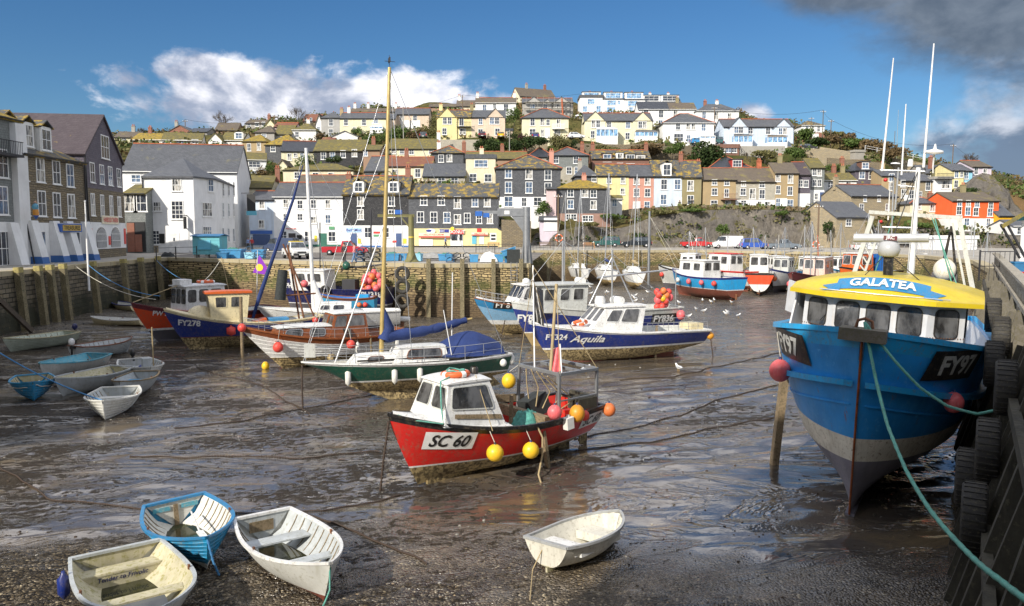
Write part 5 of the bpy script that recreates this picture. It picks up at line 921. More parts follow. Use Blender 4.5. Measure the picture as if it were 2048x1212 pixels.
# blue wooden hut
p=on(386,516,QZ+.02); o=thing('kiosk','turquoise wooden kiosk on blocks with lifebuoys on its end','kiosk',(p.x,p.y,p.z)); k=p.y/F; w=54*k; h=44*k
m=MB(); 
for j in range(12): z0=.35+j*(h-.35)/12; m.box(0,w,-.01*(j%2),2.2,z0,z0+(h-.35)/12)
m.build('boarded_wall','turquoise_boards',o); m=MB(); slab(m,[(-.15,-.2,h+.02),(w+.15,-.2,h+.02),(w+.15,1.1,h+.2),(-.15,1.1,h+.2)],.08); slab(m,[(-.15,1.1,h+.2),(w+.15,1.1,h+.2),(w+.15,2.4,h+.02),(-.15,2.4,h+.02)],.08); m.build('roof','tub_dark',o)
m=MB(); m.box(.55,w-.9,-.06,-.01,h*.42,h*.8); m.box(.5,w-.85,-.12,-.01,h*.38,h*.42); m.build('hatch','turquoise_paint',o); m=MB(); [m.box(x,x+.35,.1,.6,0,.36) for x in(.1,w/2-.2,w-.5)]; m.build('blocks','concrete',o)
paint('ring_orange',(.7,.13,.03),.5,.15,4); 
def ring(label,p,r=.36,mat='ring_orange',rx=R(90),rz=0,parent=None):
    m=MB(); b=MB()
    def tor(mm,a0,a1,t,n=20):
        mm.tube([(r*math.cos(a),r*math.sin(a),0) for a in np.linspace(a0,a1,n)],t,8,cap=True)
    tor(m,0,2*PI,.085); [tor(b,a-.18,a+.18,.095,4) for a in(0,PI/2,PI,1.5*PI)]
    o=thing('lifebuoy',label,'lifebuoy',p,(rx,0,rz)); m.build('ring',mat,o); b.build('bands','white_frame' if mat!='white_frame' else 'ring_orange',o); return o
ring('orange lifebuoy on the front corner of the turquoise kiosk',on(386,516,QZ)+Vector((w-.45,-.12,h*.38)),.34); ring('white lifebuoy on the end of the turquoise kiosk',on(386,516,QZ)+Vector((w+.12,.9,h*.55)),.36,'white_frame',R(90),R(90))
ring('orange lifebuoy on the leaning pole at the left of the rock face',at(1118,476,128.6),.55); ring('orange lifebuoy on the leaning pole left of the warehouse',at(1632,489,125.6),.5)
def railing(label,pts,h=1.,step=1.6,mat='iron',rails=(1,.5),bars=0,name='railing'):
    m=MB(); o=Vector(pts[0])
    for a,b in zip(pts,pts[1:]):
        a=Vector(a)-o;b=Vector(b)-o; n=max(1,int((b-a).length/step))
        for i in range(n+1): q=a.lerp(b,i/n); m.bar(q,q+Vector((0,0,h+.08)),.07)
        for z in rails: m.bar(a+Vector((0,0,h*z)),b+Vector((0,0,h*z)),.045)
        if bars: 
            nb=int((b-a).length/bars)
            for i in range(nb): q=a.lerp(b,i/nb); m.bar(q,q+Vector((0,0,h)),.02)
    return tag(m.build(name,mat,None,o),label,'railing')
railing('black iron railing at the quay corner in front of the white inn',[on(313,521,QZ),on(352,519,QZ),on(394,517,QZ)],1.15)
railing('long dark railing along the promenade below the pink garage',[on(952,507,QZ),on(1062,506,QZ)],1.1,2,bars=.4); railing('dark railing on the basin wall right of the grey crane',[at(1066,500,112),at(1185,499,114)],1.2,2.2,bars=.5)
railing('thin white fence on the lane of the right hand hill',[at(1730,300,190),at(1850,322,188)],1,2.5,'white_frame'); railing('dark fence down the steps by the terrace wall',[at(1478,300,181),at(1500,325,176)],1,1.5)
def bench(label,p,rot=0,mat='pole_wood'):
    o=thing('bench',label,'bench',p,(0,0,rot)); m=MB(); [m.box(-.9,.9,y,y+.1,.43,.47) for y in(-.25,-.1,.05)]; m.build('seat',mat,o); m=MB(); [m.box(-.9,.9,.22,.25,z,z+.12) for z in(.6,.78)]; m.build('backrest',mat,o)
    for x in(-.8,.8): m=MB(); m.box(x-.04,x+.04,-.25,.25,0,.43); m.box(x-.04,x+.04,.18,.24,0,.9); m.build('leg',mat,o)
paint('bench_wood',(.4,.2,.08),.7); bench('orange brown bench outside the seaside shops',at(987,497,121),0,'bench_wood'); bench('dark bench behind the promenade railing',at(1090,496,124)); bench('pale bench at the right end of the promenade railing',at(1178,497,122),0,'bench_wood')
# green weeds and fender piles on walls
paint('pile_wood',(.22,.18,.10),.8,.4,2,grime=(.06,.06,.03),gr=.5); paint('pile_cap',(.42,.35,.12),.8,.4,6,grime=(.2,.17,.08),gr=.5)
def pile(label,p,h,w=.32,lean=.12,n=(1,0),cap=True,group=None):
    o=thing('fender_pile',label,'pile',(p[0],p[1],0),group=group); nx,ny=n; m=MB(); m.bar((nx*(.55+lean),ny*(.55+lean),-.5),(nx*.3,ny*.3,h-.25),w,w,0,(0,1,0) if abs(nx)<.5 else (0,1,0)); m.build('post','pile_wood',o)
    if cap: m=MB(); m.bar((nx*.3,ny*.3,h-.25),(nx*.28,ny*.28,h+.12),w+.03,w+.03,0,(0,1,0)); m.build('lichened_top','pile_cap',o)
for k,x in enumerate((28,68,92,118,178,240,275,310)):
    y=lerp(545,515.5,x/335); p=on(x,y,QZ); pile('timber fender pile on the shaded left quay wall, '+['leftmost of the row','second from the left edge','third from the left edge','fourth from the left edge','nearest the white flagpole','right of the white flagpole','second from the wall corner','nearest the wall corner'][k],p,QZ+.15,.42,group='piles on the left wall')
for k,x in enumerate((858,925,987,1042)):
    p=on(x,528.5,QZ); pile('pale timber pile on the ochre wall, '+['right of the three tyres','above the mooring posts, second from left','left of the iron ladder','right of the iron ladder'][k],p,QZ+.7,.34,.1,(0,-1),False,group='piles on the ochre wall')
for k,x in enumerate((1096,1128,1160)): p=on(x,504,QZ); pile('dark timber pile on the basin wall, '+['nearest the inner corner','behind the small white yacht mast','third from the inner corner'][k],p,QZ+.1,.3,.1,(0,-1),False,group='piles on the basin wall')
p=on(176,531,QZ); o=thing('flagpole','thin white flagpole at the edge of the left quay','flagpole',p); m=MB(); m.tube([(0,0,-2),(0,0,5)],[.09,.05],8); m.build('pole','white_frame',o); m=MB(); m.ball((0,0,5.05),.08); m.build('finial','white_frame',o)
m=MB(); a=on(0,598,QZ-.3); 
m=MB(); s0=at(-12,590,50.3); s1=at(64,662,53.5); m.bar(s0,s1,.22,.3); tag(m.build('stair_stringer','green_timber' if 0 else 'bark',None),'dark diagonal timber leaning against the left quay wall at the picture edge','timber')
def ladder(label,p,h,mat='galvanised'):
    o=thing('ladder',label,'ladder',p); m=MB(); [m.tube([(x,0,0),(x,0,h)],.03,6) for x in(-.25,.25)]; m.build('rails',mat,o); m=MB(); [m.tube([(-.25,0,z),(.25,0,z)],.02,5) for z in np.arange(.2,h,.3)]; m.build('rungs',mat,o)
p=on(1028,528.5,QZ); ladder('iron ladder fixed to the ochre wall below the black crate',(p.x,p.y-.55,.6),3.9)
def tyre(label,p,r=.6,w=.28,rot=(R(90),0,0),name='tyre_fender',group=None):
    m=MB(); m.lathe([(r*.55,-w/2),(r*.9,-w/2),(r,-w*.35),(r,w*.35),(r*.9,w/2),(r*.55,w/2),(r*.5,0),(r*.55,-w/2)],26); 
    for k in range(30): a=k/30*2*PI; m.box(-.012,.012,-w*.42,w*.42,r*.985,r*1.02,0,Matrix.Rotation(a,4,'Z')@Matrix.Rotation(R(90),4,'Y')@Matrix.Rotation(R(90),4,'Z'))
    return tag(m.build(name,'tyre_rubber',None,p,rot),label,'tyre',group)
paint('tyre_rubber',(.028,.026,.024),.75,.4,3,bump=.3,grime=(.09,.08,.055),gr=.54)
for k,(y,l) in enumerate(((547,'highest of the three tyres hanging on the ochre wall'),(573,'middle tyre of the three on the ochre wall'),(602,'lowest tyre of the three on the ochre wall, muddy'))): q=at(805,y,64.6); tyre(l,q,.6)
# ---------- figures
for n_,c_ in (('cloth_dark',(.04,.04,.04)),('cloth_jeans',(.14,.25,.42)),('cloth_pink',(.6,.25,.25)),('cloth_blue',(.25,.35,.6)),('cloth_grey',(.25,.24,.24)),('hair_brown',(.08,.05,.03)),('cloth_red',(.45,.04,.04)),('shoe_brown',(.25,.1,.04))): paint(n_,c_,.8,.2,6)
def person(label,p,heading,top,legs,pose=0,hair='hair_brown',h=1.72,shoe='cloth_dark'):
    s=h/1.72; st=.18 if pose else .05
    J=dict(pel=(0,0,.93),che=(0,0,1.28),nek=(0,0,1.45),hd=(0,.02,1.56),hd2=(0,.02,1.66),sl=(-.17,0,1.40),el=(-.25,-.02+st*.6,1.13),hl=(-.25,.10+st,.92),sr=(.17,0,1.40),er=(.25,-.02-st*.3,1.13),hr=(.25,.08-st,.90),kl=(-.1,.02+st*.6,.5),fl=(-.11,st*1.6,.08),tl=(-.12,st*1.6+.17,.04),kr=(.1,.02-st*.3,.5),fr=(.11,-st*1.3,.08),tr=(.12,-st*1.3+.17,.04),hpl=(-.09,0,.88),hpr=(.09,0,.88))
    Rr=dict(pel=.15,che=.165,nek=.062,hd=.085,hd2=.09,sl=.075,el=.055,hl=.045,sr=.075,er=.055,hr=.045,kl=.075,fl=.055,tl=.04,kr=.075,fr=.055,tr=.04,hpl=.1,hpr=.1)
    E=[('pel','che'),('che','nek'),('nek','hd'),('hd','hd2'),('che','sl'),('sl','el'),('el','hl'),('che','sr'),('sr','er'),('er','hr'),('pel','hpl'),('hpl','kl'),('kl','fl'),('fl','tl'),('pel','hpr'),('hpr','kr'),('kr','fr'),('fr','tr')]
    ks=list(J); me=bpy.data.meshes.new('body'); me.from_pydata([Vector(J[k])*s for k in ks],[(ks.index(a),ks.index(b)) for a,b in E],[]); o=bpy.data.objects.new('body',me); COL.objects.link(o)
    sk=o.modifiers.new('skin','SKIN'); 
    for i,k in enumerate(ks): me.skin_vertices[0].data[i].radius=(Rr[k]*s,Rr[k]*s*(.75 if k in('pel','che') else 1)); me.skin_vertices[0].data[i].use_root=(k=='pel')
    sb=o.modifiers.new('sub','SUBSURF'); sb.levels=1; bpy.context.view_layer.update()
    nm=bpy.data.meshes.new_from_object(o.evaluated_get(bpy.context.evaluated_depsgraph_get())); bpy.data.objects.remove(o)
    for x in('skin',top,legs,shoe): nm.materials.append(MT(x))
    for f in nm.polygons:
        c=f.center/s; f.use_smooth=True; f.material_index= 3 if c.z<.12 else 2 if c.z<.92 and abs(c.x)<.21 else 0 if (c.z>1.45 or c.z<.95) else 1
    r=thing('person',label,'person',p,(0,0,heading)); link('body',nm,r)
    m=MB(); m.ball((0,.0,1.655*s),.105*s,0,10,7,(1,1.05,.95)); m.v=[v for v in m.v]; hb=m.build('hair',hair,r); return r
person('person in dark jacket standing on the quay in front of the red pickup',on(689,526,QZ),R(160),'cloth_dark','cloth_dark',0,h=1.7); person('person in pink and grey top with jeans on the quay edge by the red pickup',on(709,527,QZ),R(120),'cloth_pink','cloth_jeans',1,shoe='shoe_brown',h=1.7)
person('person in a blue jacket walking past the yellow seaside shops',at(891,496,120),R(-90),'cloth_blue','cloth_dark',1,'cloth_grey',1.75); person('person standing by the steps of the pale blue dormer house',at(1359,419,149.5),R(180),'cloth_dark','cloth_grey'); person('person at the cliff top wall in front of the olive house',at(1385,416,150),R(160),'cloth_dark','cloth_dark'); person('person in the shaded street mouth right of the white inn',at(497,500,112),R(180),'cloth_blue','cloth_dark'); person('person in red beside the street mouth',at(504,500,112),R(200),'cloth_red','cloth_dark')
# ---------- gulls
paint('gull_white',(.8,.8,.78),.7,.1); paint('gull_grey',(.35,.37,.4),.7); paint('gull_beak',(.7,.4,.03),.5)
def gull_proto(p,rot,label):
    o=thing('gull',label,'gull',p,(0,0,rot),'gulls on the mud'); m=MB(); m.tube([(-.26,0,.19),(-.16,0,.2),(0,0,.2),(.11,0,.24),(.16,0,.31),(.19,0,.35),(.23,0,.355),(.255,0,.35)],[.015,.06,.095,.075,.045,.05,.035,.01],9); m.build('body','gull_white',o)
    m=MB(); [m.tube([(.08,s*.07,.23),(-.08,s*.085,.24),(-.3,s*.03,.2)],[.03,.045,.01],6) for s in(-1,1)]; m.build('wing','gull_grey',o); m=MB(); m.tube([(.245,0,.35),(.30,0,.335)],[.012,.004],5); m.build('beak','gull_beak',o); m=MB(); [m.tube([(0,s*.04,0),(0,s*.04,.14)],.008,4) for s in(-1,1)]; m.build('legs','gull_beak',o); return o
g0=None; GP=[(1172,742,'gull on bare mud right of the red boat gantry'),(1357,740,'lone gull on the mud in front of the name painted blue boat')]
for k in range(46):
    x=rnd.uniform(1170,1480); y=rnd.choice([rnd.uniform(575,640),rnd.uniform(575,610)]); 
    if 1310<x<1530 and y<600: continue
    GP.append((x,y,'small white gull on the mud flats between the moored boats'))
for x,y,l in GP:
    q=on(x,y,.05); q.z=floor_z(q.x,q.y)
    if g0 is None: g0=gull_proto(q,rnd.uniform(0,6),l); continue
    c=copy_tree(g0); c.location=q; c.rotation_euler=(0,0,rnd.uniform(0,6)); c['label']=l
    if 'lone' in l: del c['group']
# ---------- cliff face
m=MB()

# ---------- gear on the quays
paint('pot_blue',(.03,.1,.2),.8); 
def pots(label,p,n,rz=0):
    o=thing('lobster_pots',label,'lobster pots',p,(0,0,rz)); m=MB(); g=random.Random(n)
    for k in range(n):
        x=(k%3)*.75-.7+g.uniform(-.08,.08); z=(k//3)*.42; q=MB()
        for j in range(5): q.tube([(x-.32,-.3+j*.15,z),(x-.3,-.3+j*.15,z+.25),(x,-.3+j*.15,z+.4),(x+.3,-.3+j*.15,z+.25),(x+.32,-.3+j*.15,z)],.02,4)
        q.box(x-.34,x+.34,-.32,.32,z,z+.04); q.build('pot','net_black' if k%3 else 'pot_blue',o)
pots('stack of black lobster pots on the quay left of the tubs',on(735,523,QZ+.03),9); pots('lobster pots between the wide blue tub and the grey punt',on(915,524,QZ+.03),6,.2); pots('lobster pots beside the turquoise kiosk',on(478,519,QZ+.03)+Vector((1.5,.8,0)),7,.3)
def heap(label,p,w,h,mat,name='net_heap',cat='net'):
    m=MB(); sd=p.x; m.grid(lambda u,v:((u-.5)*w,(v-.5)*w*.7,h*(math.sin(PI*u)*math.sin(PI*v))**.6*(1+.5*noise.noise(Vector((u*6,v*6,sd))))-.03),18,14); tag(m.build(name,mat,None,p),label,cat)
heap('brown net heap on the quay near the green crane',on(765,520,QZ+.03),1.8,.7,'pile_wood'); heap('green net heap on the quay right of the white sacks',on(1008,518,QZ+.03),1.6,.6,'net_green'); heap('black net heap by the corner railing of the left quay',on(336,513,QZ+.03),1.4,.5,'net_black')
# ---------- paints for boats
BP=dict(red=(.62,.02,.015),orange_red=(.62,.07,.02),blue=(.01,.14,.48),deep_blue=(.012,.03,.19),navy=(.01,.015,.09),light_blue=(.22,.42,.62),mid_blue=(.02,.2,.42),turquoise=(.03,.33,.46),sky_blue=(.05,.36,.62),green=(.008,.085,.055),white=(.74,.74,.72),grey=(.36,.37,.37),pale_grey=(.52,.53,.5),cream=(.72,.62,.38),yellow=(.72,.55,.02),orange=(.65,.12,.02),black=(.015,.015,.017),maroon=(.13,.02,.03),antifoul_red=(.2,.06,.04),antifoul_tan=(.40,.29,.13),antifoul_grey=(.09,.085,.1),off_white=(.62,.6,.52),pink_white=(.62,.42,.35),workblue=(.02,.34,.68))
for k,c in BP.items(): paint('boat_'+k,c,.34,.16,1.5,bump=.06,grime=tuple(lerp(x,y,.6) for x,y in zip(c,(.16,.13,.08))),gr=.545,rust=.55 if k in('white','red','deep_blue','blue','workblue','orange_red','off_white','cream','navy') else 0)
paint('muddy_cream',(.46,.35,.17),.6,.4,1.2,grime=(.09,.065,.03),gr=.44); paint('varnish',(.24,.075,.025),.3,.3,4); paint('teak_rail',(.2,.08,.04),.45,.3,4); paint('old_wood',(.27,.2,.12),.8,.4,3,grime=(.1,.08,.04)); paint('weathered_white',(.62,.62,.58),.6,.2,1.5,grime=(.36,.35,.28),gr=.56); paint('mossy_cream',(.50,.46,.32),.7,.3,1.4,grime=(.28,.26,.10),gr=.52)
paint('mossy_floor',(.12,.105,.04),.5,.5,2.5,grime=(.04,.05,.02),gr=.4); paint('weathered_grey',(.44,.47,.48),.6,.25,1.6,grime=(.27,.27,.22),gr=.56); paint('dinghy_blue',(.02,.27,.5),.5,.3,2,grime=(.2,.25,.25),gr=.56); paint('dinghy_turquoise',(.08,.36,.47),.5,.3,2,grime=(.3,.35,.32),gr=.52); paint('greenish_grey',(.45,.5,.42),.6,.25,1.6,grime=(.25,.26,.18),gr=.56)
paint('canvas_blue',(.015,.035,.14),.85,.25,2,bump=.3); paint('canvas_white',(.72,.72,.7),.85,.15,2); paint('mast_gold',(.5,.37,.14),.35,.2,3,metal=.3); paint('mast_white',(.75,.75,.74),.35); paint('alloy',(.5,.51,.52),.35,.15,3,metal=.7); paint('rusty_steel',(.22,.09,.04),.85,.5,3,grime=(.1,.05,.03)); paint('rope_white',(.55,.52,.44),.9); paint('rope_green',(.08,.32,.25),.9,.35,6,grime=(.2,.35,.3),gr=.5); paint('rope_blue',(.05,.2,.42),.9); paint('rope_tan',(.4,.31,.17),.9); paint('chain_rust',(.05,.032,.022),.8); paint('buoy_pink',(.72,.12,.13),.45,.2,5,grime=(.6,.3,.28),gr=.6); paint('buoy_red',(.66,.05,.035),.5,.2,4,grime=(.5,.2,.15),gr=.58); paint('buoy_orange',(.7,.16,.035),.5,.2,4,grime=(.45,.25,.12),gr=.56); paint('buoy_yellow',(.82,.5,.02),.4,.15,5,grime=(.5,.35,.05),gr=.62); paint('buoy_amber',(.65,.28,.02),.45,.2,5,grime=(.35,.2,.05),gr=.58); paint('fender_white',(.7,.69,.64),.5,.15,5); paint('radar_grey',(.42,.43,.44),.4); paint('plastic_grey',(.35,.35,.38),.5); paint('net_teal',(.08,.3,.25),.9,.5,9); paint('trawler_blue',(.02,.29,.72),.36,.3,.8,grime=(.08,.36,.7),gr=.58,bump=.15,rust=.8); paint('trawler_yellow',(.60,.45,.015),.4,.15,1.5,grime=(.45,.33,.05),gr=.62); paint('trawler_white',(.56,.57,.58),.45,.15,2,grime=(.45,.35,.25),gr=.66,rust=.7); paint('rust_streak',(.3,.08,.02),.9,.6,6); paint('trawler_bottom',(.22,.205,.24),.55,.4,1.,grime=(.28,.27,.28),gr=.58); paint('trawler_cream',(.8,.75,.62),.5,.2,1.5,grime=(.35,.28,.18),gr=.56,rust=.9)
n=NT('bilge_water'); n.set((.03,.032,.015),.04,spec=.8)
class Hull:
    def __init__(s,L,B,zb,zm,zs,tr=.75,rake=.1,em=.38,eb=1.0,tuck=.25,full=2.2,tm=.42,bw=.02,gar=0.,fore=.0,q=1.4,dsb=.3):
        s.__dict__.update(L=L,B=B,zb=zb,zm=zm,zs=zs,tr=tr,rake=rake,em=em,eb=eb,tuck=tuck,full=full,tm=tm,bw=bw,gar=gar,fore=fore,q=q,dsb=dsb)
    def half(s,t):
        if t<s.tm: return s.B/2*lerp(s.tr,1,math.sin(PI/2*(t/s.tm)))
        u=min(1,(t-s.tm)/(1-s.tm)); return max(s.bw,s.B/2*(1-u**s.full)**(.9 if s.full<3 else .75)*(1) )
    def zsh(s,t):
        c=.35
        return s.zm+(s.zb-s.zm)*((t-c)/(1-c))**2 if t>c else s.zm+(s.zs-s.zm)*((c-t)/c)**2
    def zk(s,t):
        z=s.tuck*max(0,(.45-t)/.45)**1.6
        if t>.8: z+=s.fore*((t-.8)/.2)**2
        return z
    def y(s,t,h):
        h=max(0,min(1,h)); e=lerp(s.em,s.eb,smooth(.45,1,t)); r=h**e
        if s.gar: r*=lerp(1,smooth(0,1,min(1,h/s.gar))*.55+.45*min(1,h/s.gar),.8) if h<s.gar else 1
        return s.half(t)*r if h>0 else 0
    def x(s,t,h): return s.L*(t-s.rake*max(0,1-h)**s.q*t**4)
    def P(s,t,z,side=1,off=0):
        zk,zs=s.zk(t),s.zsh(t); h=(z-zk)/(zs-zk); return Vector((s.x(t,h),side*(s.y(t,h)+off),z))
    def surf(s,x,z,side,off=.02):     # point of the hull side at x,z
        t=max(.0,min(1,x/s.L))
        for _ in range(8):
            h=max(0,min(1,(z-s.zk(t))/(s.zsh(t)-s.zk(t)))); t=max(0,min(.995,x/s.L+s.rake*max(0,1-h)**s.q*t**4))
        p=Vector((x,side*s.y(t,h),z)); t2=max(0,t-.02); d=s.y(t,h)-s.y(t2,h); n=Vector((-d,s.L*.02,0)).normalized() if d<0 else Vector((-d,s.L*.02,0)).normalized()
        return p+Vector((n.x*off,side*n.y*off,0))
def build_hull(H,parent,bounds,mats,nt=30,nb=5,clinker=0,name='hull'):
    """bounds: ('a',z) fixed heights or ('t',dz) below the sheer; mats has one more entry"""
    def levels(t):
        zk,zs=H.zk(t),H.zsh(t); E=[zk]
        for k,z in bounds: E.append(max(E[-1]+.004,min(zs-.004*(len(bounds)),z if k=='a' else zs-z)))
        E.append(max(zs,E[-1]+.004)); out=[];mi=[]
        for i in range(len(E)-1):
            n=nb if (i in(0,) or E[i+1]-E[i]>.25*(zs-zk)) else 1
            n=counts[i]
            for j in range(n): out.append((lerp(E[i],E[i+1],j/n),0.)); mi.append(i)
            if clinker and i==ci:
                pass
        out.append((E[-1],0.)); return out,mi
    zk,zs=H.zk(.5),H.zsh(.5); E=[zk]+[z if k=='a' else zs-z for k,z in bounds]+[zs]; counts=[max(1,round((E[i+1]-E[i])/(zs-zk)*(clinker or 10))) for i in range(len(E)-1)]; counts[0]=max(counts[0],4); ci=-1
    m=MB(); T=[i/nt for i in range(nt+1)]; T=[1-(1-t)**1.35 for t in T]
    for side in(1,-1):
        rows=[];
        for t in T:
            lv,mi=levels(t); row=[]
            for j,(z,o) in enumerate(lv):
                row.append(H.P(t,z,side))
                if clinker and 0<j<len(lv)-1: row.append(H.P(t,z+.001,side,-.022*min(1,H.half(t)/.2) if side else 0)+Vector((0,0,.012)))
            rows.append(row)
        if clinker:
            mi2=[]
            for j,k in enumerate(mi):
                mi2.append(k)
                if j<len(mi)-1: mi2.append(k)
            mi=mi2
        n=len(rows[0]); b=len(m.v); m.v+=[tuple(p) for r in rows for p in r]
        for i in range(len(rows)-1):
            for j in range(n-1):
                f=[b+i*n+j,b+(i+1)*n+j,b+(i+1)*n+j+1,b+i*n+j+1]
                m.f.append(f if side<0 else f[::-1]); m.m.append(mi[j]); m.s.append(not clinker)
    # transom and stem
    lv,mi=levels(0)
    for j in range(len(lv)-1):
        a=H.P(0,lv[j][0],1);b=H.P(0,lv[j][0],-1);c=H.P(0,lv[j+1][0],-1);d=H.P(0,lv[j+1][0],1); m.add([a,b,c,d],[(0,3,2,1)],mi[j])
        a=H.P(1,lv[j][0],1);b=H.P(1,lv[j][0],-1);c=H.P(1,lv[j+1][0],-1);d=H.P(1,lv[j+1][0],1); m.add([a,b,c,d],[(0,1,2,3)],mi[j])
    return m.build(name,mats,parent)
def build_inside(H,parent,zf,mi,mf,th=.05,nt=22,t0=.012,t1=.965,name='interior',follow=None):
    """inner skin from the sheer down to a floor; zf = floor height or follow = depth below the sheer"""
    m=MB(); T=[lerp(t0,t1,i/nt) for i in range(nt+1)]
    def fz(t): return (H.zsh(t)-follow) if follow is not None else min(zf+max(0,t-.7)*H.zb*.9,H.zsh(t)-.05)
    L=[]
    for t in T:
        zs,z0=H.zsh(t),fz(t); r=[]
        for s in(1,-1):
            q=[]
            for j in range(4): z=lerp(zs-.003,z0,j/3); p=H.P(t,z,1); q.append(Vector((p.x if t<.9 else p.x-.03,s*max(.005,p.y-th),z)))
            r.append(q)
        L.append(r)
    for si in(0,1):
        for i in range(nt):
            for j in range(3): f=[L[i][si][j],L[i+1][si][j],L[i+1][si][j+1],L[i][si][j+1]]; m.add(f,[(0,1,2,3)],0,True)
    for i in range(nt): m.add([L[i][0][3],L[i+1][0][3],L[i+1][1][3],L[i][1][3]],[(0,1,2,3)],1)
    m.add([L[0][0][0],L[0][0][3],L[0][1][3],L[0][1][0]],[(0,1,2,3)],0); m.add([L[-1][0][0],L[-1][0][3],L[-1][1][3],L[-1][1][0]],[(3,2,1,0)],0)
    return m.build(name,[mi,mf],parent)
def gunwale(H,parent,mat,w=.09,h=.06,over=.02,nt=30,name='gunwale',dz=0.,transom=True,t1=1.,t0=0.):
    m=MB()
    for s in(1,-1):
        pts=[]
        for i in range(nt+1):
            t=lerp(t0,t1,1-(1-i/nt)**1.3); z=H.zsh(t)-dz; p=H.P(t,z,s,0); a=H.P(max(0,t-.006),z,s); d=p-a; d.z=0; nn=Vector((-d.y*s,d.x*s,0)).normalized()*s if d.length>1e-6 else Vector((0,s,0)); nn=nn if nn.y*s>=0 else -nn; nn=Vector((max(0,nn.x),nn.y,0)); k=over-w/2+(.02 if dz else 0); q=p+nn*k; q.y=s*max(0.,s*q.y); pts.append(Vector((q.x,q.y,z+h*.3)))
        vs=[];
        for p in pts: vs+=[(p.x,p.y-w/2,p.z-h/2),(p.x,p.y+w/2,p.z-h/2),(p.x,p.y+w/2,p.z+h/2),(p.x,p.y-w/2,p.z+h/2)]
        n=len(pts); m.add(vs,[(i*4+j,(i+1)*4+j,(i+1)*4+(j+1)%4,i*4+(j+1)%4) for i in range(n-1) for j in range(4)]+[(0,1,2,3),(n*4-1,n*4-2,n*4-3,n*4-4)])
    if transom and t0==0: z=H.zsh(0)-dz; y=H.half(0); m.box(-.03,w,-y-.01,y+.01,z-h*.2,z+h*.8)
    return m.build(name,mat,parent)
def face_pt(Q,u,v,off):
    a,b,c,d=Q; p=a.lerp(b,u).lerp(d.lerp(c,u),v); n=(b-a).cross(d-a).normalized(); return p+n*off
def face_win(parent,Q,u0,u1,v0,v1,frame='boat_white',glass='cabin_glass',r=.18,fw=.035,name='window',n=4):
    """rounded window on the wall quad Q (a,b bottom; c,d top, seen from outside counter-clockwise)"""
    a,b,c,d=Q; W=(b-a).length*(u1-u0); Hh=(d-a).length*(v1-v0)
    def ringp(g,off):
        pts=[]; rr=min(r,W*.45,Hh*.45)
        for (cx,cy,a0) in((W-rr,rr,-PI/2),(W-rr,Hh-rr,0),(rr,Hh-rr,PI/2),(rr,rr,PI)):
            for k in range(n+1): t=a0+k/n*PI/2; x=cx+math.cos(t)*rr+(g*math.cos(t)); y=cy+math.sin(t)*rr+g*math.sin(t); pts.append(face_pt(Q,u0+(u1-u0)*x/W,v0+(v1-v0)*y/Hh,off))
        return pts
    f=MB(); A=ringp(fw,.0);B=ringp(fw,.025);C=ringp(0,.025); k=len(A); f.add(A+B+C,[(i,(i+1)%k,k+(i+1)%k,k+i) for i in range(k)]+[(k+i,k+(i+1)%k,2*k+(i+1)%k,2*k+i) for i in range(k)])
    o=f.build(name,frame,parent); g=MB(); g.poly(ringp(.003,.012)); g.build('pane',glass,o); return o
